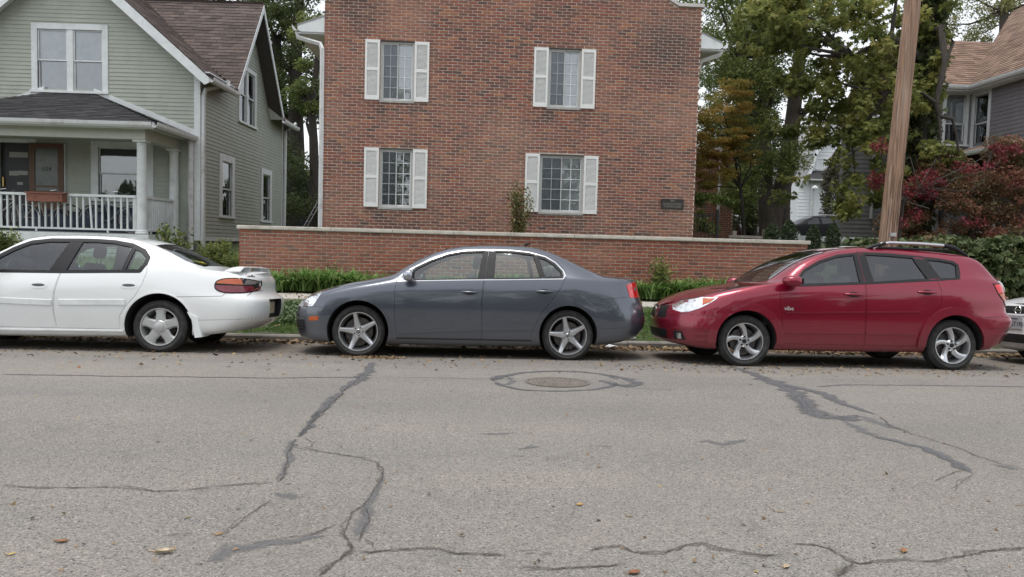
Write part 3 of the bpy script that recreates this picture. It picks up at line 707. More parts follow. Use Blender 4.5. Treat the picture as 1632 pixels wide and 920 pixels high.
Vd['ribbons'] = [
    ([(.64, 1.0)]+Vtop[1:]+[(2.45, 1.108), (1.57, 1.044), (.64, .99)], .020, .003, BLACK, 'window_seal', True),
    ([(.46, .662), (1.455, .69)], .022, .011, V_CLAD, 'door_moulding'), ([(1.48, .69), (2.15, .71)], .022, .011, V_CLAD, 'door_moulding'),
    ([(.46, .425), (1.455, .435)], .025, .010, V_CLAD, 'lower_crease'), ([(1.48, .435), (2.12, .44)], .025, .010, V_CLAD, 'lower_crease'),
    ([(-.80, .625), (-.62, .61), (-.38, .60)], .006, .0006, BLACK, 'seam'), ([(-.88, .70), (-.80, .755), (-.62, .80), (-.42, .865), (-.1, .95), (.15, .985), (.36, 1.02)], .006, .0006, BLACK, 'seam'),
    ([(3.28, 1.12), (3.0, 1.115), (2.74, 1.115), (2.40, 1.10)], .004, .0005, V_CLAD, 'crease'),
    ([(2.98, .66), (3.2, .67), (3.45, .66)], .006, .0006, BLACK, 'seam'),
    ([(-.80, .44), (-.6, .45), (-.42, .44)], .03, .012, V_CLAD, 'bumper_crease'), ([(-.62, .37), (-.46, .385)], .03, .012, V_CLAD, 'bumper_crease'), ([(-.62, .30), (-.46, .315)], .03, .012, V_CLAD, 'bumper_crease'),
    ([(3.05, .45), (3.35, .46)], .03, .010, V_CLAD, 'bumper_crease'), ([(3.02, .54), (3.38, .55)], .02, .008, V_CLAD, 'bumper_crease'),
    ([(.37, -.60), (.7, -.545), (1.09, -.50)], .018, .004, CHROME, 'windscreen_trim', False, 'top')]
Vd['patches'] = [
    (ring_sector(0, .312, .37, .47, -4, 184), .024, V_CLAD, 'wheel_flare'), (ring_sector(2.605, .312, .37, .47, -4, 184), .024, V_CLAD, 'wheel_flare'),
    ([(1.41, 1.045), (1.41, 1.40), (1.4665, 1.405), (1.4665, 1.045)], .0015, BLACK, 'pillar_cover'), ([(1.4715, 1.048), (1.4715, 1.405), (1.555, 1.406), (1.575, 1.055)], .0015, BLACK, 'pillar_cover'),
    ([(2.17, 1.376), (2.322, 1.362), (2.422, 1.122), (2.283, 1.115)], .0015, BLACK, 'pillar_cover'),
    ([(-.80, .655), (-.785, .715), (-.68, .775), (-.50, .825), (-.34, .825), (-.42, .765), (-.53, .70), (-.66, .645), (-.73, .635)], .005, LAMP_SILV, 'headlight'),
    ([(-.50, .81), (-.37, .815), (-.43, .765), (-.52, .73)], .008, LAMP_AMB, 'indicator'),
    ([(-.38, .56), (-.10, .55), (-.07, .70), (-.34, .715)], .004, BLACK, 'grille', 'front'), ([(.38, .56), (.10, .55), (.07, .70), (.34, .715)], .004, BLACK, 'grille', 'front'),
    ([(-.40, .30), (.40, .30), (.42, .41), (-.42, .41)], .004, BLACK, 'lower_grille', 'front'), ([(-.70, .30), (-.55, .30), (-.56, .40), (-.68, .40)], .004, BLACK, 'fog_lamp_recess', 'front'),
    ([(-.66, .31), (-.60, .31), (-.60, .38), (-.66, .38)], .008, LAMP_SILV, 'fog_lamp', 'front'),
    ([(3.115, 1.08), (3.31, 1.09), (3.375, .88), (3.38, .775), (3.29, .775), (3.235, .86), (3.16, .95)], .003, BLACK, 'tail_light_frame'),
    ([(3.13, 1.065), (3.30, 1.075), (3.33, .985), (3.17, .955)], .006, LAMP_RED, 'tail_light'), ([(3.18, .948), (3.33, .98), (3.36, .88), (3.25, .86)], .006, LAMP_AMB, 'rear_indicator'), ([(3.255, .855), (3.36, .872), (3.37, .79), (3.30, .79)], .006, LAMP_DRED, 'rear_reflector'),
    ([(-.52, 1.12), (-.50, 1.36), (.50, 1.36), (.52, 1.12)], .003, GLASS_TINT, 'rear_window', 'rear')]
vr = build_car(Vd)
mirror_part(vr, Vd, .53, .97, 1.045, V_PAINT, (.30, .11, .066))
for s in (-1, 1):       # roof rails: black ends, silver bar
    b = MB(); P = [(1.70, 1.485), (1.80, 1.545), (1.92, 1.565), (2.3, 1.562), (2.66, 1.545)]
    b.tube([(x, s*.585, z) for x, z in P], [.018, .022, .022, .022, .022], 8); o = b.build('roof_rail', CHROME, vr, smooth=50)
    b = MB(); b.tube([(1.60, s*.585, 1.475), (1.70, s*.585, 1.515), (1.86, s*.585, 1.555)], [.012, .026, .024], 8); b.tube([(2.62, s*.585, 1.55), (2.76, s*.59, 1.52), (2.93, s*.60, 1.42)], [.026, .03, .014], 8)
    b.tube([(1.7, s*.585, 1.50), (2.7, s*.585, 1.49)], .018, 6); b.build('rail_end', BLACK, o, smooth=50)
p, n = Vd['_skin'].cast((.51, .715), 'side')
text_obj('vibe', .072, vr, (.51, p[1]-.004, .715), (math.radians(90), 0, 0), simple('silver_badge', (.8, .8, .8), .3, .6), 'door_lettering', .002)
p, n = Vd['_skin'].cast((0, .60), 'front')
b = MB(); b.prism([(p[0]-.012, 0, .55), (p[0]-.012, -.045, .66), (p[0]-.012, 0, .69), (p[0]-.012, .045, .66)], [(p[0], 0, .55), (p[0], -.045, .66), (p[0], 0, .69), (p[0], .045, .66)]); b.build('nose_badge', CHROME, vr)

# ------------------------------------------------------------------ the white saloon (x = 0 at the rear wheel)
M_PAINT = paint('white_paint', (.78, .80, .80), .0, .35, .01)
M_BLUE = simple('white_moulding', (.74, .77, .77), .4)
Mtop = [(-1.94, 1.13), (-1.8, 1.22), (-1.62, 1.305), (-1.4, 1.335), (-1.14, 1.345), (-.85, 1.345), (-.64, 1.335), (-.42, 1.30), (-.27, 1.235), (-.185, 1.15), (-.195, 1.06), (-.24, .98)]
Md = dict(name='white_sedan', label='white four door sedan with a rear spoiler, its front cut off at the left edge',
    loc=(-3.7469, 9.9437, -.0492), paint=M_PAINT, half=.885, R=.322, rr=.226, style='cover', wheel_x=(-2.72, 0), arch_r=(.40, .40),
    rows=[dict(xf=-3.45, cf=.4, xr=.98, cr=.4, W=[(0, .80)], Z=[(-3.5, .22), (-2, .17), (0, .19), (.5, .22), (1.1, .30)]),
          dict(xf=-3.6, cf=.55, xr=1.09, cr=.45, W=[(0, .845)], Z=[(-3.5, .25), (-2, .205), (0, .22), (.5, .26), (1.1, .35)]),
          dict(xf=-3.67, cf=.6, xr=1.15, cr=.45, nr=3.2, W=[(-3, .86), (0, .868), (.8, .86)], Z=[(-3.5, .38), (-1, .37), (1.1, .43)]),
          dict(xf=-3.69, cf=.6, xr=1.17, cr=.43, nr=3.2, W=[(-3, .865), (-1.3, .882), (0, .88), (.8, .865)], Z=[(-3.5, .52), (-1, .55), (1.1, .58)]),
          dict(xf=-3.68, cf=.6, xr=1.155, cr=.42, nr=3.2, W=[(-3, .86), (-1.3, .885), (0, .88), (.8, .855)], Z=[(-3.6, .60), (-1, .67), (1.1, .665)]),
          dict(xf=-3.66, cf=.6, xr=1.07, cr=.36, nr=3.0, W=[(-3, .84), (-1.3, .878), (0, .87), (.7, .835)], Z=[(-3.6, .64), (-2.4, .77), (-1, .80), (1.0, .735)]),
          dict(xf=-3.62, cf=.58, xr=1.055, cr=.36, nr=3.0, W=[(-3, .80), (-1.3, .845), (-.2, .84), (.6, .80)], Z=[(-3.6, .67), (-2.6, .84), (-1.9, .895), (-.3, .945), (.4, .93), (1.0, .89)]),
          dict(xf=-3.58, cf=.56, xr=1.04, cr=.36, nr=2.8, W=[(-3, .76), (-2, .81), (-1.3, .79), (-.3, .79), (.6, .765)], Z=[(-3.6, .69), (-2.6, .88), (-1.9, .98), (-1.2, 1.05), (-.3, 1.06), (.2, 1.04), (.6, .98), (1.0, .94)]),
          dict(xf=-3.5, cf=.5, xr=1.02, cr=.34, nr=2.6, W=[(-3.3, .64), (-2.7, .72), (-2.2, .735), (-1.9, .68), (-1.5, .60), (-1.0, .57), (-.4, .58), (0, .63), (.4, .70), (.8, .70)],
               Z=[(-3.5, .72), (-2.9, .88), (-2.4, .955), (-2.2, 1.02), (-1.95, 1.175), (-1.62, 1.345), (-1.35, 1.38), (-1.0, 1.39), (-.64, 1.38), (-.4, 1.35), (-.2, 1.285), (0, 1.20), (.2, 1.105), (.38, 1.04), (.6, 1.005), (1.0, .97)])],
    center=dict(xf=-3.62, xr=1.05, Z=[(-3.62, .68), (-3.3, .80), (-2.9, .90), (-2.5, .955), (-2.38, .98), (-2.2, 1.08), (-1.95, 1.235), (-1.7, 1.37), (-1.45, 1.42), (-1.1, 1.437), (-.7, 1.43), (-.4, 1.395), (-.2, 1.35), (.11, 1.23), (.45, 1.075), (.6, 1.04), (.8, 1.03), (1.05, 1.01)]),
    cavity=dict(pts=[(-2.28, .35), (-.46, .35), (-.40, .80), (.35, .80), (.35, .88), (.12, 1.12), (-.2, 1.27), (-.6, 1.345), (-1.2, 1.36), (-1.5, 1.33), (-1.9, 1.09), (-2.2, .92), (-2.45, .86), (-2.45, .81), (-2.28, .78)], w_low=.79, w_top=.53, z_belt=.90),
    windows=[[(-2.06, .955), (-1.93, 1.10), (-1.79, 1.19), (-1.61, 1.28), (-1.4, 1.315), (-1.16, 1.325), (-1.30, .955)],
             [(-1.02, 1.325), (-.85, 1.325), (-.64, 1.315), (-.41, 1.275), (-.455, .985), (-1.115, .965)],
             [(-.375, 1.255), (-.29, 1.215), (-.21, 1.14), (-.225, 1.05), (-.265, .995), (-.42, .988)]],
    screen=[(-2.28, -.60), (-2.38, 0), (-2.28, .60), (-1.6, .50), (-1.68, 0), (-1.6, -.50)],
    backlight=[(-.20, -.50), (-.17, 0), (-.20, .50), (.22, .60), (.42, .54), (.47, 0), (.42, -.54), (.22, -.60)],
    doors=[[(-2.3, .275), (-2.35, .6), (-2.33, .90), (-2.1, .97), (-1.95, 1.145), (-1.62, 1.325), (-1.4, 1.357), (-1.065, 1.365), (-1.10, 1.15), (-1.17, .93), (-1.222, .69), (-1.225, .47), (-1.195, .275)],
           [(-1.187, .275), (-1.217, .47), (-1.214, .69), (-1.162, .93), (-1.092, 1.15), (-1.057, 1.365), (-.85, 1.365), (-.64, 1.355), (-.42, 1.32), (-.255, 1.25), (-.165, 1.15), (-.175, 1.05), (-.16, .97), (-.20, .82), (-.28, .67), (-.40, .53), (-.45, .44), (-.455, .275)]],
    handles=[], seats=[(-1.78, -.36, .54, .24, True), (-1.78, .36, .54, .24, True), (-.72, -.32, .55, .26, True), (-.72, .32, .55, .26, True)], wheel_pos=(-1.98, -.36, .88),
    dash=[(-2.42, .5), (-2.42, .84), (-2.3, .89), (-2.1, .86), (-2.05, .75), (-2.1, .5)], glass=glass('white_car_glass', (.78, .91, .86), .05),
    recess=[([(-.26, .42), (.26, .42), (.30, .66), (-.30, .66)], 1.10, 1.4, 'rear')])
Md['ribbons'] = [
    ([(-2.12, .935)]+Mtop+[(-.25, .972), (-.45, .968), (-1.15, .947)], .038, .003, BLACK, 'window_seal', True),
    ([(-1.24, .577), (-2.25, .60)], .075, .010, M_BLUE, 'door_moulding'), ([(-1.16, .585), (-.39, .60)], .075, .010, M_BLUE, 'door_moulding'),
    ([(-2.3, .24), (-1.2, .25), (-.41, .255)], .02, .012, M_BLUE, 'sill_trim'),
    ([(.12, .675), (.4, .685), (.74, .70), (.80, .76)], .006, .0006, BLACK, 'seam'), ([(.0, .74), (.15, .70)], .004, .0006, M_BLUE, 'seam'),
    ([(.40, .40), (.8, .415), (1.12, .43)], .005, .0008, LAMP_GREY, 'bumper_line'),
    ([(.93, .98), (.97, .90), (1.02, .76), (1.0, .70)], .006, .0006, BLACK, 'seam'),
    (circle(0, .316, .41, 4, 176, 30), .02, .007, M_PAINT, 'wheel_arch_lip'), (circle(-2.72, .316, .41, 4, 176, 30), .02, .007, M_PAINT, 'wheel_arch_lip')]
el = lambda cx, cz, a, b_, n=28, sq=.8, a0=0: [(cx+a*math.copysign(abs(math.cos(t))**sq, math.cos(t)), cz+b_*math.copysign(abs(math.sin(t))**sq, math.sin(t))) for t in np.linspace(a0, a0+2*math.pi, n, endpoint=False)]
Md['patches'] = [
    ([(-1.30, .95), (-1.16, 1.33), (-1.060, 1.33), (-1.147, 1.0), (-1.160, .95)], .0015, BLACK, 'pillar_cover'), ([(-1.163, .95), (-1.065, 1.33), (-1.02, 1.33), (-1.115, .96)], .0015, BLACK, 'pillar_cover'),
    ([(-.447, .985), (-.402, 1.272), (-.383, 1.262), (-.43, .988)], .0015, BLACK, 'pillar_cover'),
    (el(.86, .828, .225, .097), .003, BLACK, 'tail_light_frame'),
    ([p for p in el(.86, .828, .21, .083) if p[1] < .835], .007, LAMP_DRED, 'tail_light'), ([(.945, .842)]+[p for p in el(.86, .828, .21, .083) if p[1] > .842 and p[0] < .945], .007, LAMP_AMB, 'rear_indicator'), ([p for p in el(.86, .828, .21, .083) if p[1] > .842 and p[0] > .95]+[(.95, .842)], .007, LAMP_GREY, 'reverse_light'),
    (el(-1.40, .785, .105, .040), .004, M_PAINT, 'handle_plate'), (el(-.355, .805, .105, .040), .004, M_PAINT, 'handle_plate'),
    (el(-1.40, .785, .075, .016, sq=1), .006, simple('handle_slot', (.08, .085, .085), .5), 'handle_slot'), (el(-.355, .805, .075, .016, sq=1), .006, simple('handle_slot', (.08, .085, .085), .5), 'handle_slot')]
mr_ = build_car(Md)
b = MB()     # rear spoiler on two feet
V = []; cols = 9
for i, y in enumerate(np.linspace(-.70, .70, 25)):
    f = abs(y)/.70; lift = .058*(1-max(0, (f-.80)/.20)**1.5); bk = .05*(1-f*f)
    for (dx, dz) in ((0, 0), (.06, .018), (.14, .024), (.20, .018), (.205, .004), (.14, .0), (.06, -.006)):
        V.append((.70+bk+dx+.0, y, 1.005+lift*(dx*1.2+.75)+dz - .012*f))
n7 = 7; b.add(V, [(i*n7+j, (i+1)*n7+j, (i+1)*n7+(j+1) % n7, i*n7+(j+1) % n7) for i in range(24) for j in range(n7)]+[tuple(range(7)), tuple(range(24*7, 25*7))])
b.bx(.80, .90, -.32, -.24, 1.01, 1.062); b.bx(.80, .90, .24, .32, 1.01, 1.062)
b.build('spoiler', M_PAINT, mr_, smooth=50)
b = MB(); b.prism([(.34, -.885, .50), (.40, -.885, .40), (.44, -.885, .19), (.52, -.885, .20), (.46, -.885, .44)], [(.34, -.62, .50), (.40, -.62, .40), (.44, -.62, .19), (.52, -.62, .20), (.46, -.62, .44)]); b.build('mud_flap', M_BLUE, mr_)
MB().bx(1.085, 1.105, -.16, .16, .47, .62).build('number_plate', simple('worn_plate', (.42, .36, .24), .6, var=.5, scale=30), mr_)
p, n = Md['_skin'].cast((-.58, .965), 'rear') or (np.array([1.03, 0, 0]), 0)
p, n = Md['_skin'].cast((.985, .945), 'side')
text_obj('malibu', .062, mr_, tuple(p+n*.004), (math.radians(90), 0, math.atan2(n[0], -n[1])), BLACK, 'badge_lettering', .002)
p, n = Md['_skin'].cast((-.30, .85), 'rear'); MB().prism([(p[0]-.01, p[1]-.02, .83), (p[0]-.01, p[1]+.02, .83), (p[0]-.01, p[1]+.012, .90), (p[0]-.01, p[1]-.012, .90)], [(p[0]+.006, p[1]-.02, .83), (p[0]+.006, p[1]+.02, .83), (p[0]+.006, p[1]+.012, .90), (p[0]+.006, p[1]-.012, .90)]).build('boot_emblem', BLACK, mr_)
mirror_part(mr_, Md, -1.93, .97, 1.0, M_PAINT, (.17, .10, .062))
b = MB(); b.tube([(.18, -.38, 1.142), (.30, -.30, 1.10), (.34, -.27, 1.085)], [.004, .022, .01], 6); b.build('yellow_leaf', simple('yellow_leaf', (.75, .55, .06), .7), mr_)

# ------------------------------------------------------------------ the white car at the right edge (x = 0 at the front wheel)
N_PAINT = paint('white_paint_clean', (.80, .81, .82), .0, .3, .01)
Nd = dict(name='white_hatchback', label='white car at the right edge behind the red hatchback, its grille and number plate showing',
    loc=(8.43, 9.76, -.045), paint=N_PAINT, half=.87, R=.315, rr=.21, style='cover', wheel_x=(0, 2.6), arch_r=(.36, .36),
    rows=[dict(xf=-.76, cf=.4, xr=3.4, cr=.4, W=[(0, .79)], Z=[(0, .18)]), dict(xf=-.92, cf=.45, xr=3.5, cr=.45, W=[(0, .83)], Z=[(0, .24)]),
          dict(xf=-.93, cf=.5, xr=3.6, cr=.5, W=[(0, .86)], Z=[(0, .36)]), dict(xf=-.90, cf=.5, xr=3.6, cr=.5, W=[(0, .87)], Z=[(0, .52)]),
          dict(xf=-.89, cf=.5, xr=3.58, cr=.5, W=[(0, .865)], Z=[(-.9, .64), (1, .70)]), dict(xf=-.86, cf=.5, xr=3.5, cr=.45, W=[(0, .84)], Z=[(-.88, .74), (-.5, .80), (1, .86)]),
          dict(xf=-.82, cf=.48, xr=3.5, cr=.42, W=[(-.5, .77), (0, .81), (2, .81)], Z=[(-.83, .80), (-.5, .86), (0, .93), (1, .97), (3.4, 1.0)]),
          dict(xf=-.76, cf=.42, xr=3.4, cr=.38, W=[(-.5, .66), (.3, .73), (1.1, .60), (2.5, .60), (3.2, .64)], Z=[(-.78, .83), (-.4, .91), (.2, .99), (.5, 1.08), (1.1, 1.38), (1.6, 1.44), (2.4, 1.43), (2.9, 1.32), (3.4, 1.1)])],
    center=dict(xf=-.80, xr=3.45, Z=[(-.82, .84), (-.5, .93), (0, 1.0), (.2, 1.03), (.8, 1.33), (1.3, 1.47), (1.9, 1.5), (2.7, 1.42), (3.2, 1.25), (3.45, 1.1)]),
    cavity=dict(pts=[(.4, .4), (3.0, .4), (3.0, 1.1), (2.7, 1.32), (1.5, 1.38), (1.0, 1.22), (.55, .98), (.4, .93)], w_low=.78, w_top=.54, z_belt=.98),
    windows=[[(.75, 1.02), (1.15, 1.27), (1.5, 1.34), (1.65, 1.34), (1.65, 1.03)], [(1.72, 1.03), (1.72, 1.34), (2.4, 1.32), (2.75, 1.05)]], screen=[(.35, -.6), (.25, 0), (.35, .6), (.98, .5), (.9, 0), (.98, -.5)],
    doors=[], patches=[
        ([(-.42, .69), (.42, .69), (.46, .80), (-.46, .80)], .004, BLACK, 'grille', 'front'), ([(-.50, .30), (.50, .30), (.54, .42), (-.54, .42)], .004, BLACK, 'lower_grille', 'front'),
        ([(.50, .70), (.76, .74), (.70, .86), (.52, .82)], .005, LAMP_SILV, 'headlight', 'front'), ([(-.50, .70), (-.76, .74), (-.70, .86), (-.52, .82)], .005, LAMP_SILV, 'headlight', 'front')],
    ribbons=[([(-.46, .685), (0, .68), (.46, .685)], .03, .012, N_PAINT, 'grille_bar', False, 'front'), ([(-.55, .27), (0, .265), (.55, .27)], .03, .02, CHROME, 'bumper_bar', False, 'front')])
nr_ = build_car(Nd)
p, n = Nd['_skin'].cast((0, .745), 'front'); x0 = p[0]-.014
b = MB(); b.tube([(x0, .055*math.cos(a), .745+.055*math.sin(a)) for a in np.linspace(0, 2*math.pi, 33)], .008, 6, cap=False); b.bx(x0-.006, x0+.004, -.075, .075, .735, .755); b.build('round_badge', CHROME, nr_, smooth=40)
p, n = Nd['_skin'].cast((0, .56), 'front'); x0 = p[0]-.03
pl = MB().bx(x0, x0+.01, -.155, .155, .49, .65).build('number_plate', simple('plate_white', (.55, .56, .58), .45, var=.05), nr_)
text_obj('5UGT195', .085, pl, (x0-.002, 0, .555), (math.radians(90), 0, math.radians(-90)), simple('plate_ink', (.03, .04, .10), .5), 'plate_number')
text_obj('MICHIGAN', .028, pl, (x0-.002, 0, .628), (math.radians(90), 0, math.radians(-90)), simple('plate_ink', (.03, .04, .10), .5), 'plate_state')
# ------------------------------------------------------------------ building materials
def brick_mat(name, cols):
    m, n, l, b = node_mat(name); a = n.new('ShaderNodeAttribute'); a.attribute_name = 'tint'
    c = ramp(n, l, a.outputs['Fac'], [(i/(len(cols)-1), c) for i, c in enumerate(cols)])
    p = pos(n); t = tex(n, l, 'noise', 9, p, Detail=6, Roughness=.7)
    c = mixc(n, l, ramp(n, l, t.outputs[0], [(.35, 0.0), (.75, .45)]), c, (.13, .075, .06))
    t2 = tex(n, l, 'noise', .55, p, Detail=5, Roughness=.6)
    c = mixc(n, l, ramp(n, l, t2.outputs[0], [(.45, 0.0), (.75, .5)]), c, (.40, .235, .17))
    t4 = tex(n, l, 'noise', .9, p, Detail=7, Roughness=.75); c = mixc(n, l, ramp(n, l, t4.outputs[0], [(.55, 0.0), (.8, .55)]), c, (.085, .055, .05))
    for cx, cz, rad_, amt in ((4.35, 6.0, 1.3, .75), (-2.7, 6.6, 1.0, .5), (-1.9, 1.9, .8, .3), (-2.12, 4.35, .28, .8), (-1.4, 4.4, .22, .6), (1.66, 4.35, .26, .7), (-2.1, 2.0, .25, .6), (2.45, 1.98, .3, .6)):      # soot and damp stains
        vs = n.new('ShaderNodeVectorMath'); vs.operation = 'DISTANCE'; l.new(p, vs.inputs[0]); vs.inputs[1].default_value = (cx, 17.0, cz)
        dm = n.new('ShaderNodeMapRange'); dm.inputs[1].default_value = rad_; dm.inputs[2].default_value = 0; dm.inputs[4].default_value = 1; l.new(vs.outputs['Value'], dm.inputs[0])
        q_ = tex(n, l, 'noise', 3, p, Detail=7, Roughness=.75); mu = n.new('ShaderNodeMath'); mu.operation = 'MULTIPLY'; l.new(dm.outputs[0], mu.inputs[0]); l.new(q_.outputs[0], mu.inputs[1])
        c = mixc(n, l, ramp(n, l, mu.outputs[0], [(.12, 0.0), (.42, amt)]), c, (.07, .052, .048))
    l.new(c, b.inputs['Base Color']); b.inputs['Roughness'].default_value = .85; b.inputs['Specular IOR Level'].default_value = .3
    t3 = tex(n, l, 'noise', 120, p, Detail=4); bump(n, l, t3.outputs[0], b, .35, .004); return m
BRICK = brick_mat('red_brick', [(.15, .076, .060), (.27, .098, .066), (.31, .108, .070), (.13, .072, .060), (.25, .092, .068), (.40, .165, .082), (.10, .060, .054), (.29, .106, .072), (.20, .084, .068), (.34, .13, .08)])
BRICK2 = brick_mat('wall_brick', [(.25, .085, .052), (.31, .10, .058), (.35, .115, .066), (.28, .088, .054), (.33, .11, .062), (.15, .07, .052), (.38, .135, .07)])
MORTAR = simple('mortar', (.68, .60, .52), .95, var=.18, scale=8, bumps=.4, bscale=150)
STONE = simple('cap_stone', (.50, .47, .41), .85, var=.12, scale=9, bumps=.35, bscale=120, dirt=(.18, .16, .13, .6), dscale=2.4)
WHITE = simple('white_trim', (.68, .71, .71), .55, var=.06, scale=5, dirt=(.36, .36, .33, .5), dscale=3)
SHUT = simple('shutter_paint', (.76, .77, .75), .6, var=.05, scale=5, dirt=(.5, .49, .46, .4), dscale=5)
GREEN = simple('sage_siding', (.385, .405, .35), .7, var=.05, scale=2.2, dirt=(.23, .24, .21, .45), dscale=2.5)
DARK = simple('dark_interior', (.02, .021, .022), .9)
GUTTER = simple('white_gutter', (.66, .67, .67), .4, var=.06, scale=4, dirt=(.22, .20, .17, .7), dscale=4)
WGLASS = glass('window_glass', (.95, .97, .98), .06)
SCREENED = glass('screened_glass', (.68, .71, .73), .03, .25)
BLIND = simple('window_blind', (.86, .87, .86), .6)
CURTAIN = simple('drawn_shade', (.40, .42, .42), .85, var=.1)
def shingle_mat(name, col, alt):
    m, n, l, b = node_mat(name); a = n.new('ShaderNodeAttribute'); a.attribute_name = 'tint'
    c = ramp(n, l, a.outputs['Fac'], [(0, col), (1, alt)]); p = pos(n)
    t = tex(n, l, 'noise', 60, p, Detail=4); c = mixc(n, l, ramp(n, l, t.outputs[0], [(.4, 0.0), (.7, .45)]), c, [x*.5 for x in col])
    t2 = tex(n, l, 'noise', .8, p, Detail=5); c = mixc(n, l, ramp(n, l, t2.outputs[0], [(.45, 0.0), (.8, .4)]), c, [x*.6 for x in col])
    l.new(c, b.inputs['Base Color']); b.inputs['Roughness'].default_value = .95
    t3 = tex(n, l, 'noise', 300, p, Detail=3); bump(n, l, t3.outputs[0], b, .5, .003); return m
SH_BROWN = shingle_mat('brown_shingles', (.075, .058, .052), (.15, .115, .10))
SH_BLACK = shingle_mat('dark_shingles', (.022, .022, .025), (.055, .053, .055))
SH_TAN = shingle_mat('tan_shingles', (.15, .095, .07), (.30, .20, .145))
SH_GREY = shingle_mat('grey_shingles', (.24, .245, .25), (.36, .36, .37))

def shingles(parent, P, eu, ev, inside, expo=.14, w_=.32, mat=None, thick=.012, name='shingles'):
    """tabs over a roof plane: P corner, eu along the eave (unit), ev up the slope (unit), inside(u,v) tells where; one joined part"""
    P, eu, ev = np.array(P, float), np.array(eu, float), np.array(ev, float); n = np.cross(eu, ev); n /= np.linalg.norm(n)
    if n[2] < 0: n = -n
    b = MB(); us = inside['u']; vs = inside['v']; f = inside['f']; v = vs[0]; k = 0
    while v < vs[1]:
        u = us[0]-(k % 3)*w_/3
        while u < us[1]:
            lo, hi = f(v+expo*.5); a, c = max(u, lo), min(u+w_-.006, hi)
            if c-a > .02:
                h0 = thick*random.uniform(.75, 1.5); q = lambda uu, vv, hh: P+eu*uu+ev*vv+n*hh
                dv = random.uniform(-.006, .006)
                b.add([q(a, v+dv, h0+.008), q(c, v+dv, h0+.008), q(c, v+expo*1.15, .008), q(a, v+expo*1.15, .008), q(a, v+dv, -.0), q(c, v+dv, -.0)], [(0, 1, 2, 3), (4, 5, 1, 0), (0, 3, 4), (1, 5, 2)], random.random())
            u += w_
        v += expo; k += 1
    return b.build(name, mat, parent, kind='stuff')
def slab_mb(quad_, th):
    """roof plane of a given thickness below it"""
    q = [np.array(p, float) for p in quad_]; n = np.cross(q[1]-q[0], q[2]-q[1]); n /= np.linalg.norm(n)
    if n[2] < 0: n = -n
    return MB().prism(q, [p-n*th for p in q])
def wall_holes(fr, a0, a1, b0, b1, holes, c0, c1, t=.5):
    """flat wall between depths c0 (inner) and c1 (outer) with rectangular holes"""
    A = sorted({a0, a1, *[h[0] for h in holes], *[h[1] for h in holes]}); B = sorted({b0, b1, *[h[2] for h in holes], *[h[3] for h in holes]})
    A = [x for x in A if a0 <= x <= a1]; B = [x for x in B if b0 <= x <= b1]; m = MB()
    def solid(i, j):
        if not (0 <= i < len(A)-1 and 0 <= j < len(B)-1): return False
        ca, cb_ = (A[i]+A[i+1])/2, (B[j]+B[j+1])/2
        return not any(h[0] < ca < h[1] and h[2] < cb_ < h[3] for h in holes)
    for i in range(len(A)-1):
        for j in range(len(B)-1):
            if not solid(i, j): continue
            x0, x1, z0, z1 = A[i], A[i+1], B[j], B[j+1]
            for c in (c0, c1): m.add([fr.p(x0, z0, c), fr.p(x1, z0, c), fr.p(x1, z1, c), fr.p(x0, z1, c)], [(0, 1, 2, 3)], t)
            for di, dj, e in ((-1, 0, ((x0, z0), (x0, z1))), (1, 0, ((x1, z0), (x1, z1))), (0, -1, ((x0, z0), (x1, z0))), (0, 1, ((x0, z1), (x1, z1)))):
                if not solid(i+di, j+dj): m.add([fr.p(*e[0], c0), fr.p(*e[1], c0), fr.p(*e[1], c1), fr.p(*e[0], c1)], [(0, 1, 2, 3)], t)
    return m
BRICK_MESH = {}
def brick_mesh(L, H, D, mat, k):
    key = (round(L, 3), mat.name, k)
    if key not in BRICK_MESH:
        t = [.02, .1, .2, .3, .4, .5, .62, .72, .8, .9, .98, .25][k]
        c = .003; j = random.Random(k); b = MB()
        ring = lambda y, i: [(-L/2+i+j.uniform(0, .0015), y, -H/2+i+j.uniform(0, .0015)), (L/2-i, y, -H/2+i), (L/2-i-j.uniform(0, .0015), y, H/2-i), (-L/2+i, y, H/2-i-j.uniform(0, .0015))]
        b.add(ring(D/2, 0)+ring(-D/2+c, 0)+ring(-D/2, c), [(3, 2, 1, 0), (0, 1, 5, 4), (1, 2, 6, 5), (2, 3, 7, 6), (3, 0, 4, 7), (4, 5, 9, 8), (5, 6, 10, 9), (6, 7, 11, 10), (7, 4, 8, 11), (8, 9, 10, 11)], t)
        BRICK_MESH[key] = b.mesh('brick', mat)
    return BRICK_MESH[key]
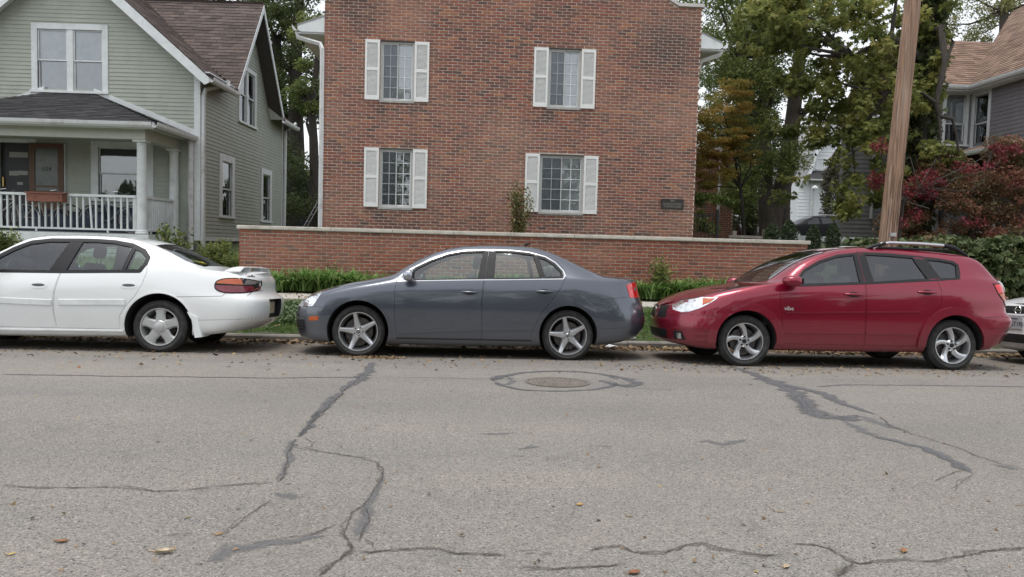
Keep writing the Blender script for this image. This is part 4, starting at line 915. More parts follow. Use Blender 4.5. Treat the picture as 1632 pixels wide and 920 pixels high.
def brick_field(parent, y_face, x0, x1, z0, z1, holes, mat, n_single, zclip=None, pitch=.2125, course=.0677, single_z=None):
    """running-bond bricks, each a box set in the mortar: the first n_single of them are objects of their own, the rest one part"""
    off = OFF.get(parent.name, np.zeros(3)); H, D, L = course-.0165, .03, pitch-.0165
    spots = []; r = 0; z = z0
    while z+H < z1+1e-6:
        x = x0-(pitch/2 if r % 2 else 0)
        while x < x1-.03:
            a, c = max(x, x0), min(x+L, x1)
            segs = [(a, c)]
            for h in holes:
                if h[2]-.002 < z+H and z < h[3]+.002:
                    ns = []
                    for s0, s1 in segs:
                        if s1 <= h[0] or s0 >= h[1]: ns.append((s0, s1))
                        else:
                            if h[0]-s0 > .03: ns.append((s0, h[0]-.003))
                            if s1-h[1] > .03: ns.append((h[1]+.003, s1))
                    segs = ns
            for s0, s1 in segs:
                if s1-s0 > .03 and (zclip is None or z+H < zclip((s0+s1)/2)): spots.append((s0, s1, z))
            x += pitch
        z += course; r += 1
    rest = MB(); k = 0
    cand = [i for i, s in enumerate(spots) if abs(s[1]-s[0]-L) < .004]
    if single_z: cand = [i for i in cand if single_z[0] <= spots[i][2] <= single_z[1]]
    cand = set(cand[:n_single])
    for i, (a, c, z) in enumerate(spots):
        dy = random.uniform(-.0022, .0022); t = random.random()
        if i in cand:
            o = link('brick', brick_mesh(L, H, D, mat, random.randrange(12)), parent)
            o.location = Vector(((a+c)/2, y_face+D/2-.006+dy, z+H/2))-Vector(off)
        else:
            j = [random.uniform(0, .0018) for _ in range(4)]; y = y_face-.006+dy; zz = z
            e = .0028
            q = lambda yy, i_: [(a+i_+j[0], yy, zz+i_+j[1]), (c-i_-j[2], yy, zz+i_), (c-i_, yy, zz+H-i_-j[3]), (a+i_, yy, zz+H-i_)]
            rest.add(q(y+.02, 0)+q(y+e, 0)+q(y, e), [(0, 1, 5, 4), (1, 2, 6, 5), (2, 3, 7, 6), (3, 0, 4, 7), (4, 5, 9, 8), (5, 6, 10, 9), (6, 7, 11, 10), (7, 4, 8, 11), (8, 9, 10, 11)], t)
    rest.build('brickwork', mat, parent, kind='stuff')
def clapboards(parent, fr, spans, z0, z1, mat, expo=.105, holes=(), th=.016, name='board'):
    """one lapped board per course; spans(z) gives the run; boards stop at openings"""
    z = z0; n = 0
    while z < z1-.02:
        lo, hi = spans(z+expo/2); segs = [(lo, hi)] if hi-lo > .05 else []
        for h in holes:
            if h[2] < z+expo*.6 and z+expo*.4 < h[3]:
                ns = []
                for s0, s1 in segs:
                    if s1 <= h[0] or s0 >= h[1]: ns.append((s0, s1))
                    else:
                        if h[0]-s0 > .02: ns.append((s0, h[0]))
                        if s1-h[1] > .02: ns.append((h[1], s1))
                segs = ns
        for s0, s1 in segs:
            lo2, hi2 = spans(z+expo); a0, a1 = s0, s1
            b0 = max(s0, lo2) if s0 == lo else s0; b1 = min(s1, hi2) if s1 == hi else s1
            lo3, hi3 = spans(z); a0 = max(lo3, -99) if s0 == lo else s0; a1 = hi3 if s1 == hi else s1
            j = random.uniform(0, .002)
            m = MB().add([fr.p(a0, z, 0), fr.p(a1, z, 0), fr.p(a1, z, th+j), fr.p(a0, z, th+j), fr.p(b0, z+expo+.006, 0), fr.p(b1, z+expo+.006, 0), fr.p(b1, z+expo+.006, .004), fr.p(b0, z+expo+.006, .004)],
                         [(0, 1, 2, 3), (4, 7, 6, 5), (3, 2, 6, 7), (0, 4, 5, 1), (0, 3, 7, 4), (1, 5, 6, 2)], random.random())
            m.build(name, mat, parent); n += 1
        z += expo
    return n
def sash_window(parent, fr, a0, a1, b0, b1, trim=.11, lights=1, split=.5, depth=.04, mat=WHITE, backing=CURTAIN, glassm=WGLASS, sill=.04, lower_back=None, head=.0, mull=.12, mid=.035):
    """casing a0..a1, b0..b1 on the wall face c=0; the opening behind holds sashes, panes and a shade"""
    b = MB(); e = .035
    b.box(fr, a0, a0+trim, b0, b1, 0, e); b.box(fr, a1-trim, a1, b0, b1, 0, e); b.box(fr, a0+trim, a1-trim, b1-trim, b1, 0, e+.002)
    b.box(fr, a0-.03, a1+.03, b0-.0, b0+sill+.02, -.0, e+.04)
    if head: b.box(fr, a0-.03, a1+.03, b1, b1+head, 0, e+.02)
    W = b.build('window', mat, parent)
    ia0, ia1, ib0, ib1 = a0+trim, a1-trim, b0+sill+.02, b1-trim; n = lights; ww = (ia1-ia0-mull*(n-1))/n
    for k in range(n):
        s0 = ia0+k*(ww+mull); s1 = s0+ww; zm = ib0+(ib1-ib0)*split; s = .035
        f = MB()
        if k: f.box(fr, s0-mull, s0, ib0, ib1, -.07, .02)
        for (z0, z1, c) in ((ib0, zm+mid/2, -.055), (zm-mid/2, ib1, -.025)):
            f.box(fr, s0, s0+s, z0, z1, c-.02, c+.015); f.box(fr, s1-s, s1, z0, z1, c-.02, c+.015)
            f.box(fr, s0+s, s1-s, z0, z0+mid, c-.018, c+.013); f.box(fr, s0+s, s1-s, z1-mid, z1, c-.018, c+.013)
        f.build('sash', mat, W)
        for (z0, z1, c) in ((ib0+.02, zm, -.058), (zm, ib1-.02, -.028)): MB().box(fr, s0+.02, s1-.02, z0, z1, c-.003, c).build('pane', glassm, W)
        MB().box(fr, s0, s1, zm if lower_back else ib0, ib1, -.105, -.10).build('window_back', backing, W)
        if lower_back: MB().box(fr, s0, s1, ib0, zm, -.115, -.11).build('window_back', lower_back, W)  # where near-black, this sheet's colour stands in for the unlit room
    return W
def gutter(parent, p0, p1, out_dir, r=.065, mat=GUTTER, name='gutter'):
    p0, p1, o = np.array(p0, float), np.array(p1, float), np.array(out_dir, float); z = np.array([0, 0, 1.0])
    prof = [(0, 0), (0, -.11), (.07, -.115), (.105, -.07), (.115, 0), (.125, .0), (.125, -.008), (.112, -.075), (.075, -.125), (-.004, -.12), (-.004, 0)]
    b = MB(); b.prism([p0+o*a+z*c for a, c in prof], [p1+o*a+z*c for a, c in prof]); return b.build(name, mat, parent)
def downspout(parent, pts, w_=.085, mat=GUTTER, name='downspout'):
    b = MB(); b.tube(pts, w_*.6, 4, jit=0); return b.build(name, mat, parent, smooth=30)

# ------------------------------------------------------------------ low brick wall in front
rw = root('garden_wall', (1.15, 14.85, .45), 'long low red brick wall with a pale stone cap running behind the parked cars', 'wall', off=(1.15, 14.85, .45))
mw = MB(); mw.bx(-4.52, 6.82, 14.762, 15.02, .2, 1.583); mort = mw.build('mortar', MORTAR, rw)
CT = 1.583-.0677*17
brick_field(rw, 14.75, -4.535, 6.835, CT+.003, 1.584, [], BRICK2, 300, single_z=(1.583-.0677*8, 2))
joints = [-4.57, -2.76, -1.56, -.36, .84, 2.04, 3.24, 4.44, 5.65, 6.87]
for a, c in zip(joints[:-1], joints[1:]):
    h = random.uniform(-.002, .002)
    b = MB(); P = [(14.70, 1.585), (14.697, 1.60), (14.70, 1.648+h), (14.71, 1.655+h), (15.06, 1.662+h), (15.07, 1.585)]
    b.prism([(a+.004, y, z) for y, z in P], [(c-.004, y, z) for y, z in P]); b.build('cap_stone', STONE, rw)
bb = MB(); bb.bx(-4.53, 6.83, 15.02, 15.03, .2, 1.583); bb.build('back_face', BRICK2, rw)

# ------------------------------------------------------------------ the brick house
YF = 17.0
bh = root('brick_house', (.9, YF, 1.3), 'red brick town house with four shuttered windows facing the street', 'house', off=(.9, YF, 1.3))
WIN = [(-2.135, -1.385, 4.575, 5.895), (-2.125, -1.38, 2.185, 3.505), (1.64, 2.385, 4.565, 5.885), (1.51, 2.52, 2.18, 3.49)]
X0, X1, ZP = -3.385, 5.135, 6.93
FF = Fr((0, YF, 0), (1, 0, 0), (0, -1, 0))
mw = wall_holes(FF, X0+.01, X1-.01, 1.0, ZP, WIN, -.35, -.008)
sh = [(X0+.01, ZP), (X0+.55, ZP), (X0+.95, ZP+.22), (.87, ZP+2.0), (X1-.95, ZP+.22), (X1-.55, ZP), (X1-.01, ZP)]
mw.poly(FF, sh, -.35, -.008)
wall_f = mw.build('wall', MORTAR, bh)
def zclip(x): return float(np.interp(x, [p[0] for p in sh], [p[1] for p in sh]))
brick_field(wall_f, YF, X0, X1, 1.38, ZP+2.0, WIN, BRICK, 300, zclip=zclip, single_z=(2.0, 9))
b = MB()
cap = [(X0-.03, ZP), (X0+.55, ZP), (X0+.95, ZP+.22), (.87, ZP+2.0), (X1-.95, ZP+.22), (X1-.55, ZP), (X1+.03, ZP)]
for p, q in zip(cap[:-1], cap[1:]):
    b.prism([(p[0], YF-.06, p[1]+.002), (p[0], YF-.06, p[1]+.075), (p[0], YF+.42, p[1]+.075), (p[0], YF+.42, p[1]+.002)], [(q[0], YF-.06, q[1]+.002), (q[0], YF-.06, q[1]+.075), (q[0], YF+.42, q[1]+.075), (q[0], YF+.42, q[1]+.002)])
b.build('parapet_cap', simple('cap_metal', (.52, .50, .47), .5, var=.08), bh)
b = MB(); b.bx(X0, X0+.3, YF+.35, YF+9, 1, 6.0); b.bx(X1-.3, X1, YF+.35, YF+9, 1, 6.0); b.bx(X0, X1, YF+8.7, YF+9, 1, 6.0); b.build('side_wall', BRICK, bh)
b = MB()
for s, xe in ((-1, X0-.60), (1, X1+.52)):
    xm = (X0+X1)/2; b.prism([(xe, YF+.30, 6.16), (xm, YF+.30, 8.3), (xm, YF+.30, 8.22), (xe, YF+.30, 6.08)], [(xe, YF+9.2, 6.16), (xm, YF+9.2, 8.3), (xm, YF+9.2, 8.22), (xe, YF+9.2, 6.08)])
b.build('roof', SH_BLACK, bh)
for xe, xw, s in ((X0-.60, X0, -1), (X1+.52, X1, 1)):
    b = MB(); b.prism([(xe, YF+.02, 6.15), (xw, YF+.02, 6.37), (xw, YF+.02, 6.03), (xe+s*-.07, YF+.02, 6.03), (xe, YF+.02, 6.07)], [(xe, YF+.06, 6.15), (xw, YF+.06, 6.37), (xw, YF+.06, 6.03), (xe+s*-.07, YF+.06, 6.03), (xe, YF+.06, 6.07)]); b.build('eave_return', WHITE, bh)
    MB().bx(min(xe, xw), max(xe, xw), YF+.06, YF+9, 6.0, 6.03).build('soffit', WHITE, bh)
    b = MB(); b.prism([(xe-.01, YF+.015, 6.15), (xw, YF+.015, 6.37), (xw, YF+.015, 6.41), (xe-.01, YF+.015, 6.19)], [(xe-.01, YF+.3, 6.15), (xw, YF+.3, 6.37), (xw, YF+.3, 6.41), (xe-.01, YF+.3, 6.19)]); b.build('roof_edge', SH_GREY, bh)
    gutter(bh, (xe, YF+.02, 6.17), (xe, YF+9, 6.17), (s, 0, 0))
downspout(bh, [(X0-.63, YF+.12, 6.06), (X0-.60, YF+.1, 5.92), (X0-.10, YF+.04, 5.78), (X0-.045, YF-.02, 5.66), (X0-.04, YF-.02, 5.5), (X0-.04, YF-.02, 1.3)], .085)
downspout(bh, [(X1+.55, YF+.12, 6.06), (X1+.48, YF+.15, 5.93), (X1+.12, YF+.3, 5.82), (X1+.06, YF+.4, 5.6)], .085)
ALU = simple('window_aluminium', (.46, .47, .46), .45, .1, var=.06)
for i, (a0, a1, b0, b1) in enumerate(WIN):
    f = MB(); e = .04
    for q in ((a0, a0+e, b0, b1), (a1-e, a1, b0, b1)): f.box(FF, *q, -.12, -.045)
    f.box(FF, a0+e, a1-e, b1-e, b1, -.12, -.046); f.box(FF, a0+e, a1-e, b0, b0+e, -.12, -.046)
    W_ = f.build('window', ALU, bh)
    am = (a0+a1)/2
    for k, (s0, s1, c) in enumerate(((a0+e, am+.018, -.07), (am-.018, a1-e, -.10))):
        s = MB(); t = .028
        s.box(FF, s0, s0+t, b0+e, b1-e, c-.015, c+.012); s.box(FF, s1-t, s1, b0+e, b1-e, c-.015, c+.012); s.box(FF, s0+t, s1-t, b1-e-t, b1-e, c-.014, c+.011); s.box(FF, s0+t, s1-t, b0+e, b0+e+t, c-.014, c+.011)
        s.build('sash', ALU if k == 0 else WHITE, W_)
        MB().box(FF, s0+t, s1-t, b0+e+t, b1-e-t, c-.004, c).build('pane', SCREENED if k == 0 else WGLASS, W_)
        g = MB(); g.box(FF, (s0+s1)/2-.010, (s0+s1)/2+.010, b0+e+t, b1-e-t, c+.001, c+.007)
        for j in range(1, 5): z = b0+e+t+(b1-b0-2*e-2*t)*j/5; g.box(FF, s0+t, s1-t, z-.009, z+.009, c+.0005, c+.0065)
        g.build('muntin_grid', WHITE if k else simple('grey_muntin', (.30, .32, .34), .6), W_)
    bl = MB(); z = b0+e
    while z < b1-e:
        bl.add([FF.p(a0+e, z, -.122), FF.p(a1-e, z, -.122), FF.p(a1-e, z+(.020 if i != 1 else .012), -.128 if i != 1 else -.145), FF.p(a0+e, z+(.020 if i != 1 else .012), -.128 if i != 1 else -.145), FF.p(a0+e, z+.0015, -.1205), FF.p(a1-e, z+.0015, -.1205)], [(0, 1, 2, 3), (0, 1, 5, 4)]); z += .028 if i == 1 else .0225
    bl.build('blind', BLIND, W_, kind='stuff')
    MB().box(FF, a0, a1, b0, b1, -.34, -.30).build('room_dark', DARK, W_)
    MB().box(FF, a0-.02, a1+.02, b0-.045, b0-.001, -.12, .03).build('sill', simple('window_sill', (.34, .34, .32), .7, var=.15), W_)
    MB().box(FF, a0, a1, b1-.002, b1+.02, -.1, .004).build('lintel', simple('lintel_steel', (.10, .07, .06), .8), W_)
# louvred shutters, one mesh shared
def shutter_mesh(wd, ht):
    b = MB(); F0 = Fr((0, 0, 0), (1, 0, 0), (0, -1, 0)); s = .045
    b.box(F0, 0, s, 0, ht, 0, .035); b.box(F0, wd-s, wd, 0, ht, 0, .035); b.box(F0, s, wd-s, 0, .085, 0, .034); b.box(F0, s, wd-s, ht-.07, ht, 0, .034); b.box(F0, s, wd-s, ht*.49, ht*.49+.06, 0, .034)
    return b.mesh('shutter', SHUT)
def louvre_mesh(wd, z0, z1):
    b = MB(); s = .045; z = z0
    while z < z1:
        b.add([(s, -.028, z), (wd-s, -.028, z), (wd-s, -.008, z+.021), (s, -.008, z+.021), (s, -.024, z-.003), (wd-s, -.024, z-.003), (wd-s, -.004, z+.018), (s, -.004, z+.018)], [(0, 1, 2, 3), (4, 7, 6, 5), (0, 4, 5, 1)]); z += .026
    b.bx(s, wd-s, -.004, -.001, z0, z1); return b.mesh('louvres', SHUT)
SW, SHt = .325, 1.325
sm = shutter_mesh(SW, SHt); l1 = louvre_mesh(SW, .09, SHt*.49-.006); l2 = louvre_mesh(SW, SHt*.49+.066, SHt-.075)
for x, z in ((-2.475, 4.582), (-1.375, 4.572), (-2.462, 2.19), (-1.37, 2.185), (1.31, 4.56), (2.392, 4.56), (1.178, 2.18), (2.525, 2.17)):
    o = link('shutter', sm, bh); o.location = Vector((x, YF-.008, z))-Vector(OFF[bh.name])
    for lm in (l1, l2): q = link('louvres', lm, o); q['kind'] = 'stuff'
# set-back wing to the right with its downspout
b = wall_holes(Fr((0, 27, 0), (1, 0, 0), (0, -1, 0)), 5.0, 9.6, 1.5, 5.2, [], -.3, 0); b.build('wing_wall', MORTAR, bh)
wv = bh.children[-1]; b = MB()
z = 1.6; r_ = 0
while z < 5.1:
    x = 5.0-(.106 if r_ % 2 else 0)
    while x < 9.55:
        b.bx(max(x, 5), min(x+.2, 9.6), 26.992, 27.02, z, z+.057, random.random()); x += .2125
    z += .0677; r_ += 1
b.build('brickwork', BRICK, wv, kind='stuff')
downspout(bh, [(9.05, 26.9, 6.2), (9.0, 26.9, 1.5)], .1)
# name plaque
PL = simple('bronze_plate', (.045, .040, .036), .5, .4, var=.2); PT = simple('plaque_letters', (.32, .30, .26), .5, .3)
pq = root('name_plaque', (4.61, YF-.02, 2.455), 'dark bronze name plaque on the brick wall beside the right corner', 'plaque')
b = MB(); b.bx(-.265, .265, -.012, .012, -.118, .118); b.build('plate', PL, pq)
for s, z, sz in (('341', .072, .075), ('DIVISION STREET', -.002, .056), ('TOWN HOUSES', -.062, .056)):
    text_obj(s, sz, pq, (0, -.0135, z), (math.radians(90), 0, 0), PT, 'plaque_lettering')
# black iron gate between house and fence
ig = root('iron_gate', (5.55, 17.6, 1.5), 'narrow black iron gate beside the right corner of the brick house', 'gate', off=(5.55, 17.6, 1.5))
IRON = simple('black_iron', (.015, .015, .016), .5, .3)
f = MB(); f.bx(5.2, 5.24, 17.58, 17.62, 1.4, 2.32); f.bx(5.86, 5.92, 17.57, 17.63, 1.4, 2.4); f.bx(5.24, 5.86, 17.59, 17.61, 2.22, 2.25); f.bx(5.24, 5.86, 17.59, 17.61, 1.62, 1.65); f.build('gate_frame', IRON, ig)
for k in range(6): MB().bx(5.32+k*.09, 5.336+k*.09, 17.592, 17.608, 1.5, 2.3).build('bar', IRON, ig)

# ------------------------------------------------------------------ the green house (own axes: x right, y back, corner at the origin)
gh = root('green_house', (-7.29, 20.3, 1.0), 'pale green clapboard house with white trim and a covered front porch', 'house', rz=-math.radians(1.994), off=(0, 0, 1.0))
GF = Fr((0, 0, 0), (1, 0, 0), (0, -1, 0)); GS = Fr((0, 0, 0), (0, 1, 0), (1, 0, 0))
HW = 6.72; XM = -HW/2; EZ = 5.74; SL = math.tan(math.radians(41.2)); AP = EZ+SL*(HW/2+.02)
wins_f = [(-4.37, -2.38, 5.09, 6.89), (-2.84, -1.2, 2.28, 3.90)]
wf = MB(); wf.add([], [])
wf = wall_holes(GF, -HW, 0, 1.38, EZ, [(-4.26, -2.49, 5.2, EZ), (-2.72, -1.32, 2.36, 3.79), (-5.26, -4.43, 1.45, 3.76)], -.14, -.001)
wf.poly(GF, [(-HW, EZ), (-4.26, EZ), (-4.26, 6.8), (-HW+(6.8-EZ)/SL, 6.8)], -.14, -.001); wf.poly(GF, [(-2.49, EZ), (0, EZ), (-(6.8-EZ)/SL, 6.8), (-2.49, 6.8)], -.14, -.001)
wf.poly(GF, [(-HW+(6.8-EZ)/SL, 6.8), (-(6.8-EZ)/SL, 6.8), (XM, AP)], -.14, -.001)
wallf = wf.build('front_wall', GREEN, gh)
def span_f(z): d = max(0, (z-EZ)/SL); return (-HW+d, -.13-d if d == 0 else -d)
clapboards(wallf, GF, span_f, 1.48, AP-.1, GREEN, .105, holes=[(-4.37, -2.38, 5.06, 6.89), (-2.84, -1.2, 2.25, 3.90), (-5.30, -4.28, 1.4, 3.95)])
ws = wall_holes(GS, 0, 7.57, 1.38, EZ, [(3.05, 4.42, 5.02, EZ), (1.51, 2.47, 2.06, 3.68), (5.22, 6.13, 2.05, 3.66)], -.14, -.001)
gy = lambda z: (8.56-z)/1.348
ws.poly(GS, [(3.83-gy(EZ), EZ), (3.05, EZ), (3.05, 6.62), (3.83-gy(6.62), 6.62)], -.14, -.001); ws.poly(GS, [(4.42, EZ), (3.83+gy(EZ), EZ), (3.83+gy(6.62), 6.62), (4.42, 6.62)], -.14, -.001); ws.poly(GS, [(3.83-gy(6.62), 6.62), (3.83+gy(6.62), 6.62), (3.83, 8.56)], -.14, -.001)
walls = ws.build('side_wall', GREEN, gh)
def span_s(z): return (.0, 7.46) if z <= EZ else (3.83-gy(z), 3.83+gy(z))
clapboards(walls, GS, span_s, 1.435, EZ, GREEN, .105, holes=[(2.93, 4.54, 4.95, 6.74), (1.40, 2.58, 1.96, 3.80), (5.12, 6.24, 1.95, 3.77)])
clapboards(walls, GS, span_s, 1.435+.105*math.ceil((EZ-1.435)/.105), 8.4, GREEN, .105, holes=[(2.93, 4.54, 4.95, 6.74), (1.40, 2.58, 1.96, 3.80), (5.12, 6.24, 1.95, 3.77)])
back = MB(); back.bx(-HW, 0, 7.43, 7.57, 1.0, EZ); back.bx(-HW, -HW+.14, 0, 7.43, 1.0, EZ); back.build('back_walls', GREEN, gh)
MB().bx(-HW+.05, -.05, .3, 7.4, 1.3, 1.4).build('inner_floor', DARK, gh)
CONC = simple('foundation', (.20, .20, .19), .95, var=.25, scale=5, bumps=.4)
f = MB(); f.bx(-HW, -.03, .03, 7.5, .2, 1.385); f.build('foundation', CONC, gh)
MB().box(GS, 0, 7.57, 1.30, 1.42, 0, .03).build('skirt_board', WHITE, gh)
MB().box(GS, 1.43, 2.13, 1.02, 1.24, -.05, .012).build('basement_window', DARK, gh)
# corner boards
f = MB(); f.box(GF, -.13, 0, 1.3, EZ+.02, 0, .028); f.box(GS, -.028, .02, 1.3, EZ+.02, 0, .028); f.build('corner_board', WHITE, gh); MB().box(GS, 7.46, 7.58, 1.3, EZ, 0, .028).build('corner_board', WHITE, gh)
# windows
sash_window(gh, GF, *wins_f[0], trim=.15, lights=2, mull=.16, backing=simple('pale_shade', (.40, .42, .40), .9, var=.15), lower_back=simple('mid_shade', (.24, .25, .25), .9))
sash_window(gh, GF, *wins_f[1], trim=.19, backing=simple('dim_shade', (.12, .125, .13), .9), lower_back=DARK)
sash_window(gh, GS, 2.91, 4.55, 4.93, 6.75, trim=.14, lights=2, mull=.13, backing=simple('dim_shade', (.12, .125, .13), .9), lower_back=simple('mid_shade2', (.3, .31, .31), .9), split=.52)
sash_window(gh, GS, 1.39, 2.59, 1.97, 3.81, trim=.20, backing=simple('dim_shade', (.12, .125, .13), .9), lower_back=DARK)
sash_window(gh, GS, 5.11, 6.25, 1.95, 3.77, trim=.18, backing=simple('dim_shade', (.12, .125, .13), .9), lower_back=DARK)
# main roof, ridge running back
OH, FO = .40, .36; nrm_r = np.array([SL, 0, 1])/math.hypot(SL, 1); nrm_l = np.array([-SL, 0, 1])/math.hypot(SL, 1)
zt = lambda d: EZ+.16-d*SL
dv_ = (8.72-zt(OH))/1.348; xv = (EZ+.16-8.72)/SL
rr_ = slab_mb([(OH, -FO, zt(OH)), (OH, 3.83-dv_, zt(OH)), (xv, 3.83, 8.72), (XM, 3.83, zt(XM)), (XM, -FO, zt(XM))], .10)
q = slab_mb([(OH, 7.9, zt(OH)), (OH, 3.83+dv_, zt(OH)), (xv, 3.83, 8.72), (XM, 3.83, zt(XM)), (XM, 7.9, zt(XM))], .10); rr_.add(q.v, q.f)
q = slab_mb([(-HW-OH, -FO, zt(OH)), (-HW-OH, 7.9, zt(OH)), (XM, 7.9, zt(XM)), (XM, -FO, zt(XM))], .10); rr_.add(q.v, q.f)
roof = rr_.build('roof', simple('roof_deck', (.07, .06, .055), .95), gh)
ca, sa = 1/math.hypot(1, SL), SL/math.hypot(1, SL); Lr = (OH-XM)/ca
shingles(roof, (OH+.02, -FO-.02, zt(OH+.02)), (0, 1, 0), (-ca, 0, sa), {'u': (0, 8.2), 'v': (0, Lr+.05), 'f': lambda v: (0, 3.83-dv_+FO+dv_*min(1, v*ca/(OH-xv)))}, mat=SH_BROWN)
shingles(roof, (OH+.02, -FO-.02, zt(OH+.02)), (0, 1, 0), (-ca, 0, sa), {'u': (0, 8.3), 'v': (0, Lr+.05), 'f': lambda v: (3.83+dv_+FO-dv_*min(1, v*ca/(OH-xv)), 8.2)}, mat=SH_BROWN)
# barge boards along the front gable
for s in (1, -1):
    x0_, x1_ = (OH, XM) if s == 1 else (-HW-OH, XM)
    b = MB(); P = [(x0_, zt(OH)-.02), (x1_, zt(XM)-.02), (x1_, zt(XM)-.34), (x0_-s*.12, zt(OH)-.20), (x0_, zt(OH)-.14)]
    b.prism([(x, -FO-.03, z) for x, z in P], [(x, -FO+.005, z) for x, z in P]); b.build('barge_board', WHITE, gh)
    b = MB(); P = [(x0_, zt(OH)-.115), (x1_, zt(XM)-.115), (x1_, zt(XM)-.14), (x0_, zt(OH)-.14)]
    b.prism([(x, -FO+.006, z) for x, z in P], [(x, .0, z) for x, z in P]); b.build('soffit', WHITE, gh)
MB().add([(0, -FO+.01, EZ-.08), (OH, -FO+.01, EZ-.08), (OH, 1.5, EZ-.08), (0, 1.5, EZ-.08), (0, -FO+.01, EZ-.05), (OH, -FO+.01, EZ-.05), (OH, 1.5, EZ-.05), (0, 1.5, EZ-.05)], [(0, 1, 2, 3), (4, 5, 6, 7), (0, 1, 5, 4), (1, 2, 6, 5)]).build('soffit', WHITE, gh)
gutter(gh, (OH, -FO, zt(OH)+.0), (OH, 1.62, zt(OH)), (1, 0, 0)); gutter(gh, (OH, 6.15, zt(OH)), (OH, 8.0, zt(OH)), (1, 0, 0))
downspout(gh, [(OH+.05, .85, EZ-.02), (OH+.05, .83, EZ-.16), (.12, .10, EZ-.42), (.08, .06, EZ-.6), (.08, .06, 1.05)], .10)
downspout(gh, [(OH+.05, 7.75, EZ-.05), (OH-.05, 7.7, EZ-.2), (.10, 7.62, EZ-.4), (.08, 7.62, 1.05)], .09)
# cross gable over the side wall
DX = .45; c0 = 3.83; zr = 8.72; h2 = 2.27; ez2 = 5.66; ds = (zr-ez2)/h2; xi = -3.1
for s in (-1, 1):
    e = c0+s*h2
    # each plane runs from the rake (x=DX) back to the main roof (valley)
    xe_ = OH; P = [(DX, c0, zr), (DX, e, ez2), (OH-.02, e, ez2), (XM+.05, c0, zr)]
    sl_ = slab_mb(P, .09); rf = sl_.build('cross_roof', simple('roof_deck', (.07, .06, .055), .95), gh)
    cd_ = 1/math.hypot(1, ds); sd_ = ds*cd_; Ls = h2/cd_
    shingles(rf, (DX+.02, e+s*.02, ez2-.02*ds), (-1, 0, 0), (0, -s*cd_, sd_), {'u': (0, 4), 'v': (0, Ls+.05), 'f': lambda v: (0, .08+min(v/Ls, 1)*(DX-XM+.1))}, mat=SH_BROWN)
    b = MB(); P = [(e, ez2-.01), (c0, zr-.01), (c0, zr-.22), (e-s*.10, ez2-.08)]
    b.prism([(DX+.005, y, z) for y, z in P], [(DX+.035, y, z) for y, z in P]); b.build('barge_board', WHITE, gh)
    b = MB(); P = [(e, ez2-.10), (c0, zr-.10), (c0, zr-.13), (e, ez2-.13)]; b.prism([(0, y, z) for y, z in P], [(DX, y, z) for y, z in P]); b.build('soffit', WHITE, gh)
# porch
PY = -2.02; PX0, PX1 = -6.15, -.34
f = MB(); f.bx(PX0, PX1-.08, PY, 0, 1.36, 1.44); f.build('porch_floor', simple('porch_boards', (.24, .25, .24), .7, var=.1), gh)
f = MB(); f.bx(PX0, PX1-.05, PY-.03, PY-.005, 1.20, 1.42); f.bx(PX1-.075, PX1-.05, PY, 0, 1.20, 1.42); f.build('porch_skirt', WHITE, gh)
f = MB()
for k in range(5): f.bx(PX0, PX1-.1, PY+.02, PY+.04, .6+k*.12, .705+k*.12)
f.build('porch_lattice', GREEN, gh, kind='stuff')
f = MB(); f.bx(PX0, PX1-.15, PY+.02, PY+.30, 3.69, 3.95); f.bx(PX1-.43, PX1-.15, PY+.30, 0, 3.692, 3.948); f.build('porch_beam', simple('porch_cream', (.50, .51, .46), .6, var=.05), gh)
MB().bx(PX0, PX1-.43, PY+.3, 0, 3.86, 3.9).build('porch_ceiling', simple('porch_cream', (.50, .51, .46), .6), gh)
MB().bx(PX0, PX1+.05, PY-.18, 0, 3.955, 3.975).build('soffit', WHITE, gh)
# hipped porch roof
ye, xe2, ze, zw = PY-.28, -.10, 4.02, 5.08; hipx, hipx2 = -2.75, -4.05
f = MB(); f.add([(hipx2-2.6, ye, ze), (xe2, ye, ze), (xe2, 0, ze+.0), (hipx, 0, zw), (hipx2, 0, zw), (hipx2-2.6, 0, ze)], [(0, 1, 3, 4), (1, 2, 3), (0, 4, 5), (0, 5, 2, 1), (2, 5, 4, 3)])
pr = f.build('porch_roof', simple('roof_deck_dark', (.03, .03, .032), .95), gh)
sl2 = math.hypot(-ye, zw-ze); sr = math.hypot(hipx-xe2, zw-ze)
shingles(pr, (hipx2-2.6, ye, ze), (1, 0, 0), (0, -ye/sl2, (zw-ze)/sl2), {'u': (0, 7), 'v': (0, sl2), 'f': lambda v: (2.6*min(1, v/sl2), (xe2-hipx2+2.6)-(xe2-hipx)*min(1, v/sl2))}, mat=SH_BLACK, expo=.13)
shingles(pr, (xe2, ye, ze), (0, 1, 0), ((hipx-xe2)/sr, 0, (zw-ze)/sr), {'u': (0, 2.3), 'v': (0, sr), 'f': lambda v: (-ye*min(1, v/sr), -ye)}, mat=SH_BLACK, expo=.13)
b = MB()
for (xa, za), (xb, zb) in (((xe2+.0, ze+.06), (hipx, zw+.03)), ((hipx2, zw+.03), (hipx2-2.6, ze+.06))):
    b.poly(GF, [(xa, za), (xb, zb), (xb, zb+.13), (xa, za+.15)], .0, .035)
b.poly(GF, [(hipx2, zw+.0), (hipx, zw+.0), (hipx, zw+.03), (hipx2, zw+.03)], 0, .034); b.build('flashing', WHITE, gh)
gutter(gh, (PX0, ye+.02, ze+.03), (xe2-.06, ye+.02, ze+.03), (0, -1, 0)); gutter(gh, (xe2-.04, ye-.08, ze+.03), (xe2-.04, -.02, ze+.03), (1, 0, 0))
MB().bx(PX0, xe2-.05, ye+.02, ye+.045, 3.90, 4.03).build('fascia', WHITE, gh)
downspout(gh, [(-.20, -.08, 3.95), (-.20, -.08, 1.05)], .13)
